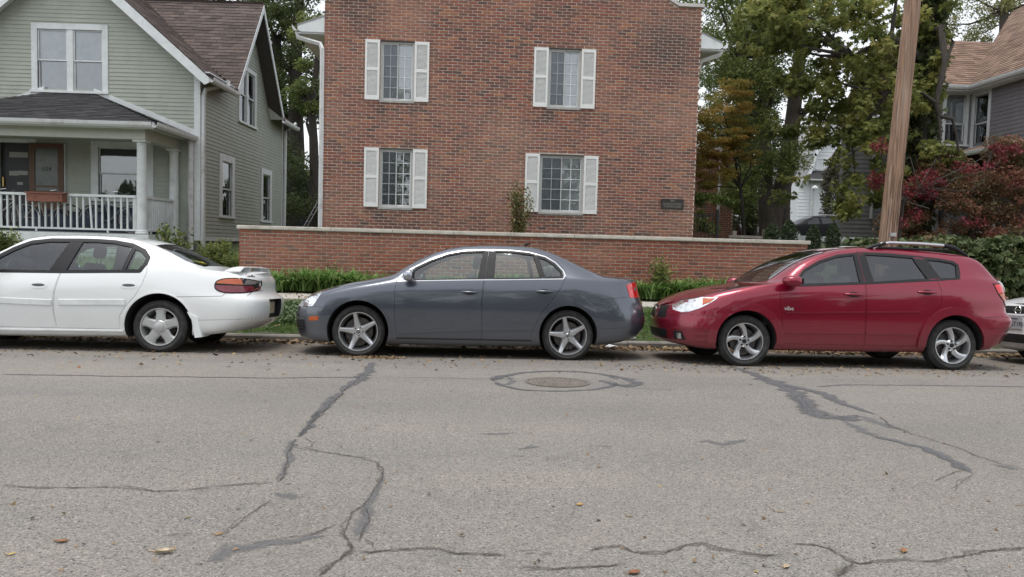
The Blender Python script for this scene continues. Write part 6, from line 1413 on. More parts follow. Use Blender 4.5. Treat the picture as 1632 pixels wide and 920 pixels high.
q = A3(262, 408, 17.5); sprig('weed', 'broad leaved weed beside the porch column, left of the downspout', (q[0], 17.5, .75), 1.0, .25, 160, .15, G_LIGHT, 6, cat='weed')
q = A3(288, 410, 18.2); sprig('weed', 'leafy weed at the foot of the white downspouts', (q[0], 18.2, .8), .8, .25, 140, .14, G_LIGHT, 5, cat='weed')
q = A3(345, 428, 17.5); sprig('fern_clump', 'feathery green fern clump in front of the house foundation, left of the wall end', (q[0], 17.5, .7), .62, .75, 2600, .07, G_MID, 22, cat='fern')
q = A3(372, 428, 16.2); sprig('fern_clump', 'green fern clump tucked against the left end of the brick wall', (q[0], 16.4, .62), .45, .4, 1200, .06, G_MID, 12, cat='fern')
q = A3(10, 420, 17.2); sprig('fern_clump', 'green plants below the porch at the left edge', (q[0], 17.2, .7), .75, .7, 1800, .08, G_LIGHT, 16, cat='fern')

# lily border at the foot of the wall
def blades(name, X, Yb, Z, L, W, mat, lean, parent=None, seg=5, rng=RNG, curve=1.2, tint=None):
    n = len(X); a = rng.uniform(0, 2*math.pi, n); V = np.zeros((n, seg+1, 2, 3)); dx, dy = np.cos(a), np.sin(a)
    for k in range(seg+1):
        t = k/seg; h = L*(t-curve*.42*lean*t**2.4); o = L*lean*t**1.7*.75; w_ = W*(1-t)**.6*(.55+.9*min(t*3, 1)*.5)
        for j, s in enumerate((-1, 1)):
            V[:, k, j, 0] = X+dx*o-dy*w_*s; V[:, k, j, 1] = Yb+dy*o+dx*w_*s; V[:, k, j, 2] = Z+h
    idx = np.arange(n*(seg+1)*2).reshape(n, seg+1, 2)
    Fc = np.stack([idx[:, :-1, 0], idx[:, :-1, 1], idx[:, 1:, 1], idx[:, 1:, 0]], -1).reshape(-1, 4)
    t_ = np.repeat(rng.random(n) if tint is None else tint, seg)
    return np_mesh(name, V.reshape(-1, 3), Fc, mat, tint=t_)
n = 6500; cx = rng_.uniform(-4.3, 7.2, 420); cy = rng_.uniform(14.02, 14.6, 420); k = rng_.integers(0, 420, n)
X = cx[k]+rng_.normal(size=n)*.05; Yb = cy[k]+rng_.normal(size=n)*.04
hh = .46+.07*np.sin(cx[k]*1.7)+.06*rng_.random(n)
lb_ = root('lily_border', (1.4, 14.3, .44), 'border of arching green lily leaves along the foot of the brick wall', 'lilies', kind='stuff')
o = link('lily_leaves', blades('lily_leaves', X-1.4, Yb-14.3, np.zeros(n), hh*rng_.uniform(.8, 1.25, n), .021, G_LILY, rng_.uniform(.55, 1.3, n), rng=rng_), lb_); o['kind'] = 'stuff'
# trees across the street behind the camera; they show in the windows and paintwork
for i, (x, y, s) in enumerate(((-13, -17, 1.0), (-3.5, -19, 1.15), (6, -17.5, .95), (15, -19, 1.1))):
    tree('street_tree', ['broad tree across the street mirrored in the white car', 'tall tree across the street mirrored in the grey car', 'round tree across the street mirrored in the red hatchback', 'tree across the street at its right end'][i], (x, y, -.2),
         [([(x, y, -.3), (x+.1, y, 2.2), (x-.1, y, 5)], [.4, .32, .2])], [((x, y, 6.6*s), (4.8*s, 3.4, 4.6*s), 95)], 1.05, 100, .38, G_MID, BARKD, branches=10)

rg2 = np.random.default_rng(21); n = 9000; X = rg2.uniform(-34, 34, n); Z = rg2.uniform(-.3, 1, n)*(4.2+1.6*np.sin(X*.5)+.9*np.sin(X*1.7)); Yb = -24+rg2.normal(size=n)*.8
tl = link('reflection_foliage', leaf_mesh('reflection_foliage', np.stack([X, Yb, np.maximum(Z, -.2)], 1), 1.0, G_DARK, rg2.random(n), up=-.2, rng=rg2, aspect=.7)); tag(tl, 'unseen foliage strip added across the street to darken reflections', 'treeline', kind='stuff')  # unseen leaf mass added behind the camera so glass and paint reflect dark

n = 16000; X = rg2.uniform(-95, 110, n); Z = 2.2+rg2.uniform(0, 1, n)**.8*(6.2+1.5*np.sin(X*.21)+1.2*np.sin(X*.53+1)+.6*np.sin(X*1.9)); Yb = 86+rg2.normal(size=n)*2.2
tl = link('distant_treeline', leaf_mesh('distant_treeline', np.stack([X, Yb, Z], 1), 1.15, G_DARK, np.clip(rg2.normal(.5, .25, n)+.2*np.sin(X*.3), 0, 1), up=-.2, rng=rg2, aspect=.75)); tag(tl, 'distant line of trees behind the houses', 'treeline', kind='stuff')
# ------------------------------------------------------------------ street surfaces
def asphalt():
    m, n, l, b = node_mat('worn_asphalt'); p = pos(n)
    t0 = tex(n, l, 'noise', .35, p, Detail=6, Roughness=.6)
    base = ramp(n, l, t0.outputs[0], [(.3, (.195, .180, .160)), (.5, (.232, .215, .190)), (.72, (.265, .245, .212))])
    st = n.new('ShaderNodeMapping'); st.inputs['Scale'].default_value = (.25, 1.6, 1); l.new(p, st.inputs[0])
    t1 = tex(n, l, 'noise', .7, st.outputs[0], Detail=5)                       # long wheel-track mottling
    base = mixc(n, l, ramp(n, l, t1.outputs[0], [(.42, 0.0), (.68, .55)]), base, (.175, .170, .165))
    t8 = tex(n, l, 'noise', 1.7, p, Detail=8, Roughness=.7); base = mixc(n, l, ramp(n, l, t8.outputs[0], [(.56, 0.0), (.72, .45)]), base, (.13, .125, .118))
    v = tex(n, l, 'vor', 62, p); v.inputs['Randomness'].default_value = 1
    sz = n.new('ShaderNodeSeparateColor'); l.new(v.outputs['Color'], sz.inputs[0])
    edge = ramp(n, l, v.outputs['Distance'], [(.22, 1.0), (.42, 0.0)])
    pick = ramp(n, l, sz.outputs[0], [(.52, 0.0), (.54, 1.0)]); mu = n.new('ShaderNodeMath'); mu.operation = 'MULTIPLY'; l.new(edge, mu.inputs[0]); l.new(pick, mu.inputs[1])
    stone = ramp(n, l, sz.outputs[1], [(0, (.045, .05, .058)), (.55, (.085, .09, .10)), (.72, (.15, .135, .12)), (.9, (.30, .28, .25)), (1, (.42, .40, .37))])
    t5 = tex(n, l, 'noise', .8, p, Detail=3); worn = ramp(n, l, t5.outputs[0], [(.35, .55), (.6, 1.0)])
    mu2 = n.new('ShaderNodeMath'); mu2.operation = 'MULTIPLY'; l.new(mu.outputs[0], mu2.inputs[0]); l.new(worn, mu2.inputs[1])
    c = mixc(n, l, mu2.outputs[0], base, stone)
    v2 = tex(n, l, 'vor', 170, p); s2 = n.new('ShaderNodeSeparateColor'); l.new(v2.outputs['Color'], s2.inputs[0])
    fine = ramp(n, l, s2.outputs[0], [(0, .60), (.35, .92), (.75, 1.06), (1, 1.5)])
    mm = n.new('ShaderNodeMix'); mm.data_type = 'RGBA'; mm.blend_type = 'MULTIPLY'; mm.inputs[0].default_value = 1; l.new(c, mm.inputs[6]); l.new(fine, mm.inputs[7]); c = mm.outputs[2]
    # brown grit towards the gutter
    sp = n.new('ShaderNodeSeparateXYZ'); l.new(p, sp.inputs[0]); mr = n.new('ShaderNodeMapRange'); mr.inputs[1].default_value = 8.2; mr.inputs[2].default_value = 10.2; l.new(sp.outputs[1], mr.inputs[0])
    t6 = tex(n, l, 'noise', 4, p, Detail=8, Roughness=.7); m3 = n.new('ShaderNodeMath'); m3.operation = 'MULTIPLY'; l.new(mr.outputs[0], m3.inputs[0]); l.new(ramp(n, l, t6.outputs[0], [(.35, .2), (.65, .85)]), m3.inputs[1])
    c = mixc(n, l, m3.outputs[0], c, (.125, .10, .08))
    l.new(c, b.inputs['Base Color']); b.inputs['Roughness'].default_value = .88; b.inputs['Specular IOR Level'].default_value = .3
    hgt = n.new('ShaderNodeMath'); hgt.operation = 'ADD'; l.new(v.outputs['Distance'], hgt.inputs[0]); l.new(v2.outputs['Distance'], hgt.inputs[1]); bump(n, l, hgt.outputs[0], b, .45, .006)
    return m
ASPH = asphalt()
def sheet(name, xs, ys, zf, mat, kind='structure', label=None, parent=None):
    V = [(x, y, zf(x, y)) for x in xs for y in ys]; b = MB().add(V, quadgrid(len(xs), len(ys)))
    me = b.mesh(name, mat, smooth=60)
    if me.polygons[0].normal.z < 0: me.flip_normals()
    o = link(name, me, parent); o['kind'] = kind; return o
road = sheet('road', np.linspace(-60, 60, 61), sorted({*np.linspace(-9, 11.06, 60), 7.0, 5.0, 3.0}), lambda x, y: z_road(y), ASPH)
# kerb stones, real step
KERB = simple('kerb_concrete', (.20, .185, .165), .9, var=.2, scale=5, bumps=.5, bscale=60, dirt=(.09, .08, .065, .8), dscale=3)
kz = lambda x: -.015+.006*math.sin(x*.7)
kb = root('kerb', (0, 11.1, -.1), kind='structure', off=(0, 11.1, -.1))
x = -24.0
while x < 26:
    L_ = 2.4; b = MB(); z1 = kz(x); P = [(11.05, -.2), (11.055, z1-.02), (11.075, z1), (11.20, z1+.004), (11.20, -.2)]
    b.prism([(x+.004, y, z) for y, z in P], [(x+L_-.006, y, z) for y, z in P]); b.build('kerb_stone', KERB, kb); x += L_
SOIL = simple('soil', (.075, .062, .045), .95, var=.35, scale=14, bumps=.7, bscale=60)
TURF = simple('turf_base', (.05, .075, .022), .95, var=.4, scale=10, dirt=(.09, .07, .045, .7), dscale=2)
LAWN = simple('lawn', (.055, .075, .03), .95, var=.35, scale=3, dirt=(.08, .07, .05, .5), dscale=1)
def zverge(y): return float(np.interp(y, [11.17, 11.3, 12.0, 12.65], [-.012, .02, .22, .385]))
sheet('verge', np.linspace(-24, 26, 101), np.linspace(11.17, 12.68, 12), lambda x, y: zverge(y)+.012*math.sin(x*3.1+y*5)+.01*math.sin(x*7.7), TURF)
CONC2 = simple('pavement_concrete', (.40, .375, .335), .9, var=.1, scale=4, bumps=.3, bscale=120, dirt=(.22, .20, .17, .5), dscale=2)
pv = root('pavement', (0, 13.2, .38), kind='structure', off=(0, 13.2, .38)); x = -24.0
while x < 26:
    L_ = 1.25; dz = random.uniform(-.004, .004); MB().bx(x+.006, x+L_-.006, 12.64, 13.9, .30, .405+dz).build('slab', CONC2, pv); x += L_
MB().bx(-24, 26, 12.66, 13.88, .2, .385).build('bedding', SOIL, pv)
# ground rising to the gardens
def zg(x, y):
    A = np.interp(y, [13.85, 14.7, 20, 28, 45, 100, 400], [.385, .46, 1.0, 1.6, 2.0, 3, 6])
    Bc = np.interp(y, [13.85, 14.9, 14.98, 20, 26, 45, 100, 400], [.385, .45, 1.40, 1.5, 1.75, 2.05, 3, 6])
    Cc = np.interp(y, [13.85, 14.6, 15.2, 16.2, 20, 26, 45, 100, 400], [.385, .5, .95, 1.15, 1.5, 1.8, 2.05, 3, 6])
    if x < -4.5: return float(A)
    return float(Bc if x < 6.8 else Cc)
xs = sorted({*np.linspace(-300, -30, 10), *np.linspace(-28, -4.6, 20), -4.48, *np.linspace(-4, 6.7, 14), 6.79, 6.86, *np.linspace(7, 30, 24), *np.linspace(40, 300, 10)})
ys = sorted({*np.linspace(13.85, 14.7, 5), 14.85, 14.9, 14.98, 15.2, 15.6, 16.2, 17, 18, 20, 23, 26, 30, 36, 45, 60, 80, 100, 200, 400})
sheet('ground', xs, ys, zg, LAWN)
sheet('car_park', np.linspace(9, 34, 20), np.linspace(27.5, 54, 12), lambda x, y: zg(x, y)+.012, simple('old_tarmac', (.10, .10, .10), .9, var=.15))
sheet('far_side_ground', np.linspace(-60, 60, 4), [-60, -20, -12, -9.0], lambda x, y: {-9.0: z_road(-9), -12: -.02, -20: .1, -60: .5}[y], LAWN)

# tar seals and cracks on the carriageway
def tar_mat(name, col, rough, lo=.30, hi=.62, nscale=28, namp=1.1, amax=1.0):
    """worn tar: opaque along its middle, breaking up over the stones at its edges"""
    m, n, l, b = node_mat(name); p = pos(n); t = tex(n, l, 'noise', 6, p, Detail=9, Roughness=.75)
    c = ramp(n, l, t.outputs[0], [(.35, [q*.85 for q in col]), (.65, [q*1.2 for q in col])]); v2 = tex(n, l, 'vor', 120, p); s2 = n.new('ShaderNodeSeparateColor'); l.new(v2.outputs['Color'], s2.inputs[0])
    c = mixc(n, l, ramp(n, l, s2.outputs[0], [(.70, 0.0), (.95, .6)]), c, (.20, .19, .18)); l.new(c, b.inputs['Base Color']); b.inputs['Roughness'].default_value = rough
    e = n.new('ShaderNodeAttribute'); e.attribute_name = 'edge'; t3 = tex(n, l, 'noise', nscale, p, Detail=6, Roughness=.75)
    a = n.new('ShaderNodeMath'); a.operation = 'MULTIPLY_ADD'; l.new(t3.outputs[0], a.inputs[0]); a.inputs[1].default_value = namp; a.inputs[2].default_value = -namp/2
    a2 = n.new('ShaderNodeMath'); a2.operation = 'ADD'; l.new(a.outputs[0], a2.inputs[0]); l.new(e.outputs['Fac'], a2.inputs[1])
    l.new(ramp(n, l, a2.outputs[0], [(lo, 0.0), (hi, amax)]), b.inputs['Alpha']); return m
TAR = tar_mat('tar_seal', (.098, .099, .106), .65, .15, .65, amax=.85); TARL = tar_mat('faded_tar', (.13, .132, .140), .8, .30, .85, 16, 1.7, .6); CRK = tar_mat('crack_dirt', (.060, .052, .045), .95, .25, .65, 45, 1.6, .75); GRITM = tar_mat('crack_edge', (.13, .11, .095), .95, .35, .95, 40, 1.4, .55)
def road_ribbon(pts, wd, mat, name, h=.003, jag=.35, step=.03, parent=road, wob=.0):
    W = [np.array(on_road(*p)) for p in pts]; L = []; ws = []
    widths = wd if hasattr(wd, '__len__') else [wd]*len(W)
    for i in range(len(W)-1):
        n = max(1, int(np.linalg.norm(W[i+1]-W[i])/step))
        for k in range(n): L.append(W[i]+(W[i+1]-W[i])*k/n); ws.append(widths[i]+(widths[i+1]-widths[i])*k/n)
    L.append(W[-1]); ws.append(widths[-1]); L = np.array(L); m = len(L)
    ph = random.uniform(0, 99); s = np.arange(m)*step
    off = wob*(np.sin(s*9+ph)+.6*np.sin(s*23+ph*2)+.5*np.random.default_rng(int(ph*10)).normal(size=m)*.6)
    T = np.gradient(L, axis=0); T /= np.linalg.norm(T, axis=1, keepdims=True)+1e-9; N = np.stack([-T[:, 1], T[:, 0]], 1)
    rg = np.random.default_rng(int(ph*77)); V = []
    def nz(): 
        a = rg.normal(size=m); return np.convolve(a, [.25, .5, .25], 'same')[:m]
    a, b_ = nz(), nz(); tp = np.minimum(1, np.minimum(np.arange(m)+1, m-np.arange(m))/4)
    l_ = L+N*(off+(np.array(ws)/2*tp*(1+jag*a)))[:, None]; r_ = L+N*(off-(np.array(ws)/2*tp*(1+jag*b_)))[:, None]
    for p, q, e_ in zip(l_, r_, tp):
        c_ = (p+q)/2; V += [(p[0], p[1], z_road(p[1])+h), (c_[0], c_[1], z_road(c_[1])+h), (q[0], q[1], z_road(q[1])+h)]
    Fc = [f for i in range(m-1) for f in ((3*i, 3*i+1, 3*i+4, 3*i+3), (3*i+1, 3*i+2, 3*i+5, 3*i+4))]
    me = MB().add(V, Fc).mesh(name, mat)
    ed = me.attributes.new('edge', 'FLOAT', 'POINT'); ed.data.foreach_set('value', np.array([[0, e_, 0] for e_ in tp], np.float32).ravel())
    if me.polygons[0].normal.z < 0: me.flip_normals()
    return link(name, me, parent)
def crack(pts, wd=.012, edge=3.0):
    road_ribbon(pts, wd*edge if not hasattr(wd, '__len__') else [w_*edge for w_ in wd], GRITM, 'crack_edge', .0025, .55, .02, wob=.012)
    random.seed(random.random()); road_ribbon(pts, wd*1.15 if not hasattr(wd, '__len__') else [w_*1.15 for w_ in wd], CRK, 'crack', .005, .7, .015, wob=.007)
def seal(pts, wd, mat=TAR, h=.004, jag=.35): road_ribbon(pts, wd*1.5 if not hasattr(wd, '__len__') else [w_*1.6 for w_ in wd], mat, 'tar_seal', h, jag, .03, wob=.006)
seal([(592, 578), (588, 590), (576, 603), (556, 616), (545, 625)], [.07, .09, .11, .07, .05])
seal([(545, 625), (524, 645), (508, 660), (492, 680), (475, 698)], [.05, .05, .05, .05, .03]); seal([(530, 630), (512, 648), (500, 668), (484, 685), (472, 699)], [.04, .045, .03, .035, .03], TARL)
crack([(582, 596), (548, 624), (524, 648), (506, 666), (490, 684), (470, 699)], .010)
seal([(470, 698), (464, 715), (463, 728), (455, 745), (448, 762), (442, 771)], [.05, .06, .05, .04, .035, .03], TARL); crack([(470, 699), (463, 715), (460, 730), (454, 750), (443, 770)], .010)
crack([(468, 712), (490, 716), (530, 724), (575, 730), (600, 738), (611, 750), (604, 770), (592, 790), (584, 805), (560, 818), (552, 835), (546, 856), (560, 872)], .009)
seal([(611, 752), (603, 772), (592, 792), (590, 812), (576, 838), (566, 862)], [.02, .035, .05, .06, .07, .06], TARL); crack([(583, 805), (586, 830), (574, 850), (570, 868)], .008)
crack([(484, 698), (498, 706), (500, 712), (490, 716)], .006)
crack([(0, 772), (25, 775), (65, 778), (120, 779), (190, 777), (225, 779), (245, 783), (290, 782), (340, 777), (400, 772), (442, 770)], .009); crack([(442, 770), (458, 773), (475, 775)], .007)
crack([(350, 858), (385, 828), (415, 810), (440, 795)], .006); crack([(390, 870), (420, 865), (455, 859), (500, 852), (542, 836)], .010); crack([(245, 858), (280, 853), (318, 849)], .005)
seal([(300, 905), (340, 888), (380, 878), (430, 868), (480, 862), (540, 850)], [.05, .10, .10, .07, .05, .03], TARL, .0035)
seal([(428, 784), (450, 790), (480, 794), (495, 785)], [.05, .09, .07, .03], TARL); 
crack([(556, 862), (562, 878), (545, 892), (522, 908), (505, 922)], [.018, .03, .022, .022, .03], 2.2)
crack([(560, 878), (590, 880), (618, 876), (660, 875), (700, 877), (725, 884), (760, 884), (816, 889)], .012); crack([(575, 860), (590, 868), (594, 878)], .008)
crack([(816, 907), (850, 906), (890, 908), (930, 906), (965, 904), (1000, 897)], .010); crack([(816, 883), (850, 880), (875, 884), (890, 892)], .007)
crack([(930, 880), (960, 875), (990, 872), (1010, 880), (1055, 882), (1080, 877), (1095, 869), (1120, 866), (1150, 876), (1180, 882), (1215, 887), (1250, 884)], .013)
crack([(1255, 869), (1295, 869), (1320, 876), (1345, 889), (1366, 898), (1400, 894), (1440, 893), (1490, 896), (1530, 890), (1560, 880), (1600, 876), (1640, 872)], .012); crack([(1366, 898), (1350, 908), (1330, 922)], [.02, .03, .03])
seal([(0, 597), (80, 598), (180, 600), (300, 601), (430, 603), (520, 602), (578, 602)], .035, TAR); seal([(640, 603), (700, 603), (790, 604)], .018, TARL); crack([(578, 602), (650, 602), (790, 605)], .006)
# ring of tar round the manhole
ep = lambda cx, cy, a, b_, t0, t1, k=26: [(cx+a*math.cos(math.radians(t0+(t1-t0)*i/k)), cy+b_*math.sin(math.radians(t0+(t1-t0)*i/k))) for i in range(k+1)]
seal(ep(888, 608, 98, 16, -182, -10), [.075]*27, TAR); seal(ep(888, 608, 98, 16, 178, 10), [.05]*27, TAR); seal([(970, 598), (1000, 604), (1018, 612), (1000, 617), (975, 612), (955, 606)], [.05, .09, .10, .10, .09, .05], TAR); seal(ep(800, 606, 16, 7, -200, 120), [.07]*27, TARL)
seal([(1000, 618), (1040, 621), (1075, 622)], .02, TARL)
seal([(1165, 584), (1195, 594), (1222, 605), (1250, 616), (1272, 632), (1290, 650), (1312, 664), (1350, 668), (1368, 662)], [.03, .10, .16, .18, .14, .15, .17, .15, .05], TAR); seal([(1250, 614), (1290, 622), (1316, 630), (1340, 642), (1375, 655), (1400, 662)], [.10, .12, .11, .09, .05, .02], TAR, .0045)
seal([(1272, 630), (1282, 648), (1300, 660)], [.06, .05, .05], TAR, .005); seal([(1380, 692), (1410, 699), (1440, 706), (1475, 716), (1510, 733), (1540, 748), (1552, 756)], [.03, .06, .05, .07, .07, .08, .05], TAR)
seal([(1340, 668), (1362, 680), (1385, 690), (1410, 697)], [.05, .08, .10, .05], TARL); seal([(1355, 660), (1385, 668), (1420, 680), (1450, 688)], [.05, .10, .10, .03], TARL); seal([(1300, 617), (1340, 614), (1420, 614), (1500, 615), (1640, 617)], .035, TAR); crack([(1400, 664), (1420, 680), (1450, 690), (1480, 700), (1520, 712), (1555, 726), (1590, 738), (1636, 748)], .010); seal([(1560, 735), (1600, 744), (1640, 752)], [.02, .05, .05], TARL)
crack([(1490, 770), (1512, 758), (1540, 748)], .006); crack([(1552, 756), (1530, 768), (1520, 785)], .005)
for P, w_ in (([(1112, 706), (1130, 704), (1150, 708), (1175, 705), (1198, 700)], .06), ([(805, 714), (828, 716), (850, 712), (870, 708)], .05), ([(930, 713), (955, 711), (985, 713)], .05), ([(755, 692), (790, 693), (830, 690)], .04), ([(805, 725), (830, 728), (845, 724)], .04), ([(1020, 719), (1035, 719)], .03)): seal(P, w_, TARL, .003, .6)
# manhole cover
mx, my = on_road(888, 609.5); mc = root('manhole_cover', (mx, my, z_road(my)), 'round iron manhole cover set in the road in front of the grey car', 'manhole', rx=-.04)
MANI = simple('manhole_iron', (.155, .135, .115), .75, .1, var=.25, scale=9, bumps=.5, dirt=(.16, .13, .10, .7), dscale=5)
b = MB(); b.lathe([(.0, .006), (.275, .006), (.277, -.01)], n=48); b.build('cover', MANI, mc, smooth=30)
b = MB(); b.lathe([(.283, -.01), (.283, .007), (.31, .007), (.312, -.01)], n=48); b.build('frame', MANI, mc, smooth=30)
for k in range(2): MB().lathe([(0, .0075), (.012, .0075), (.012, .005)], o=(-.12+.24*k, 0, 0), n=10).build('pick_hole', BLACK, mc)
b = MB()
for k in range(12):
    for j in range(12):
        x, y = -.22+.04*k, -.22+.04*j
        if x*x+y*y < .25**2 and abs(y) > .02: b.bx(x-.010, x+.010, y-.010, y+.010, .005, .0072)
b.build('tread_pattern', MANI, mc, kind='stuff')

# grass on the verge
rg = np.random.default_rng(3)
def grass(name, n, x0, x1, y0, y1, zf, L, W, dens=None, mat=G_GRASS):
    X = rg.uniform(x0, x1, n); Yb = rg.uniform(y0, y1, n)
    if dens is not None: k = rg.random(n) < dens(X, Yb); X, Yb = X[k], Yb[k]
    Z = np.array([zf(x, y) for x, y in zip(X, Yb)])-.005
    t = np.clip(.45+.3*np.sin(X*2.1+Yb*3)*np.sin(X*.7)+rg.normal(size=len(X))*.2, 0, 1)
    o = link(name, blades(name, X, Yb, Z, L*rg.uniform(.5, 1.3, len(X))*(1+.3*np.sin(X*1.9)*np.sin(Yb*4)), W, mat, rg.uniform(.2, 1, len(X)), seg=2, rng=rg, tint=t)); o['kind'] = 'stuff'; o['label'] = 'short green grass on the verge between kerb and pavement'; o['category'] = 'grass'; return o
grass('verge_grass', 60000, -5.5, 9.5, 11.2, 12.66, lambda x, y: zverge(y), .075, .0042, lambda x, y: .35+.65*(np.sin(x*1.3+2)*np.sin(y*2.4+x) > -.55))
g2 = grass('garden_grass', 9000, -10, -4.7, 14.0, 19.5, zg, .16, .008); g2['label'] = 'longer grass and weeds in front of the green house left of the wall'
# low broad-leaf weeds on the verge
n = 2600; X = rg.normal(-2.75, .45, n); Yb = rg.uniform(11.5, 12.4, n); Z = np.array([zverge(y) for y in Yb])+rg.uniform(.02, .10, n)
X2 = rg.uniform(-5, 9, 1800); Y2 = rg.uniform(11.25, 12.6, 1800); Z2 = np.array([zverge(y) for y in Y2])+rg.uniform(.01, .05, 1800)
cv = link('verge_weeds', leaf_mesh('verge_weeds', np.stack([np.r_[X, X2], np.r_[Yb, Y2], np.r_[Z, Z2]], 1), .045, leafmat('clover', [(.07, .12, .05), (.12, .18, .08), (.2, .26, .14)]), rg.random(n+1800), up=1.2, aspect=.8)); tag(cv, 'low pale leaved weeds scattered through the verge grass', 'weeds', kind='stuff')
# fallen leaves
DRY = leafmat('dry_leaf', [(.06, .04, .022), (.13, .085, .045), (.22, .15, .08), (.30, .22, .14), (.27, .16, .09), (.38, .30, .15)], .1, .7)
def litter(name, X, Yb, size, label, zf, cat='leaves', lift=.012):
    Z = np.array([zf(x, y) for x, y in zip(X, Yb)])+rg.uniform(.002, lift, len(X))
    o = link(name, leaf_mesh(name, np.stack([X, Yb, Z], 1), size, DRY, rg.random(len(X)), 'lobed', up=2.0, rng=rg, aspect=.5)); tag(o, label, cat, kind='stuff'); return o
zr_ = lambda x, y: z_road(y)
n = 5200; X = rg.uniform(-9, 12, n); Yb = 11.03-np.abs(rg.normal(size=n))*.20; k = (np.sin(X*1.1)+np.sin(X*3.7+1) > -1.3) | (rg.random(n) < .4); litter('gutter_leaves', X[k], Yb[k], .055, 'drift of dry brown leaves lying along the gutter', zr_, lift=.035)
n = 620; X = rg.uniform(-7, 9, n); Yb = 9.4-np.abs(rg.normal(size=n))*.75; litter('scattered_leaves', X, Yb, .034, 'small dry leaves scattered on the road beside the parked cars', zr_)
n = 600; X = np.r_[rg.normal(-1.15, .18, 300), rg.normal(4.0, 1.6, 300)]; Yb = np.r_[rg.normal(8.95, .07, 300), rg.normal(8.4, .25, 300)]; litter('leaf_crumbs', X, Yb, .026, 'leaf crumbs gathered on the road near the front wheels', zr_)
n = 120; pts = [on_road(rg.uniform(0, 1632), rg.uniform(620, 915)) for _ in range(n)]; litter('road_specks', np.array([p[0] for p in pts]), np.array([p[1] for p in pts]), .016, 'tiny leaf fragments strewn over the open road', zr_)
n = 1500; X = rg.uniform(-5, 9, n); Yb = rg.uniform(11.25, 14.3, n); litter('verge_litter', X, Yb, .035, 'dry leaves lying on the verge and pavement', lambda x, y: zverge(y)+.02 if y < 12.64 else .41)
def one_leaf(px, py, L_, W_, ang, col, label, curl=.25):
    x, y = on_road(px, py); r_ = root('fallen_leaf', (x, y, z_road(y)+.004), label, 'leaf', rz=ang); V = []
    for i in range(7):
        t = i/6; w_ = W_*math.sin(math.pi*min(1, t*.92+.04))**.8/2
        for j in (-1, -.5, 0, .5, 1): V.append((L_*(t-.5), w_*j, abs(j)**2*W_*curl+L_*.10*math.sin(math.pi*t)*(1-abs(j))*.3))
    b = MB().add(V, quadgrid(7, 5)); b.build('blade', simple('leaf_'+str(round(col[0]*100)), col, .8, var=.3, scale=60), r_, smooth=60)
    MB().tube([(-L_*.5, 0, .002), (-L_*.75, .01, .006)], .0018, 5).build('stalk', simple('leaf_stalk', (.2, .13, .07), .8), r_)
one_leaf(262, 883, .065, .03, .15, (.50, .42, .30), 'large pale curled dry leaf on the road at the bottom left', .5)
one_leaf(244, 880, .05, .008, -.2, (.42, .32, .22), 'thin dry leaf stalk end lying against the large pale leaf', .3)
one_leaf(349, 853, .035, .014, .5, (.40, .22, .08), 'small orange brown leaf on the road above and right of the pale leaf')
one_leaf(924, 806, .034, .018, .2, (.55, .30, .06), 'small golden leaf in the middle of the road')
one_leaf(1244, 817, .05, .010, -.1, (.30, .22, .12), 'narrow tan leaf on the road, right half')
one_leaf(1253, 905, .04, .022, .8, (.42, .18, .06), 'orange brown leaf near the bottom edge, right of centre')
one_leaf(1004, 760+64, .03, .012, .3, (.30, .22, .10), 'dull brown leaf on the road between golden leaf and cracks')
one_leaf(1011, 915, .05, .03, .4, (.22, .10, .05), 'dark reddish leaf cut by the bottom edge of the view')
one_leaf(1440, 880, .045, .028, 1.0, (.28, .13, .06), 'brown leaf beside the long crack at the lower right')
one_leaf(98, 865, .05, .025, .1, (.24, .12, .06), 'brown leaf on the road at the lower left')
one_leaf(18, 885, .03, .012, .7, (.58, .42, .10), 'tiny yellow leaf at the far left of the road')
# white scrap in the gutter
x, y = on_road(972, 553); sc_ = root('paper_scrap', (x, 10.9, z_road(10.9)), 'white paper scrap lying in the gutter behind the grey car', 'litter')
MB().add([(-.14, 0, .01), (.0, -.03, .05), (.15, 0, .015), (.10, .07, .03), (-.05, .09, .06), (-.14, .05, .02)], [(0, 1, 4, 5), (1, 2, 3, 4)]).build('paper', simple('white_paper', (.65, .66, .68), .7), sc_)

# ------------------------------------------------------------------ utility pole and hydrant
WOODP = simple('weathered_pole', (.28, .175, .115), .9, var=.5, scale=3, bumps=.9, bscale=40, stretch=(14, 14, .35), dirt=(.38, .34, .31, .9), dscale=1.6)
p0, p1 = np.array(A3(1414, 388, 12.0)), np.array(A3(1455, 0, 12.0)); d = (p1-p0)/(p1[2]-p0[2]); base = p0+d*(.2-p0[2])
up_ = root('utility_pole', tuple(base), 'tall weathered brown wooden utility pole leaning slightly right behind the red hatchback', 'pole')
b = MB(); pts = []; rad = []
for i in range(60): z = i*.16; pts.append(d*z*np.array([1, 1, 1])); rad.append(.142-.0035*z+random.uniform(-.002, .002))
b.tube(pts, rad, 26, jit=.02); b.build('shaft', WOODP, up_, smooth=50)
for k in range(7):
    a = -2.3+k*.28; z0 = .2+k*.3; L_ = random.uniform(1.2, 3.4)
    b = MB(); b.tube([d*(z0+L_*t)+np.array([math.cos(a), math.sin(a), 0])*(.1415-.0035*(z0+L_*t)) for t in (0, .3, .7, 1)], [.002, .004, .004, .002], 4); b.build('check_crack', simple('pole_crack', (.035, .022, .016), .95), up_)
zt_ = 2.0; b = MB(); b.bx(-.05, .05, -.16, -.13, -.03, .03); o = b.build('metal_tag', simple('pole_tag', (.45, .45, .44), .4, .6), up_); o.location = Vector(d*1.55)
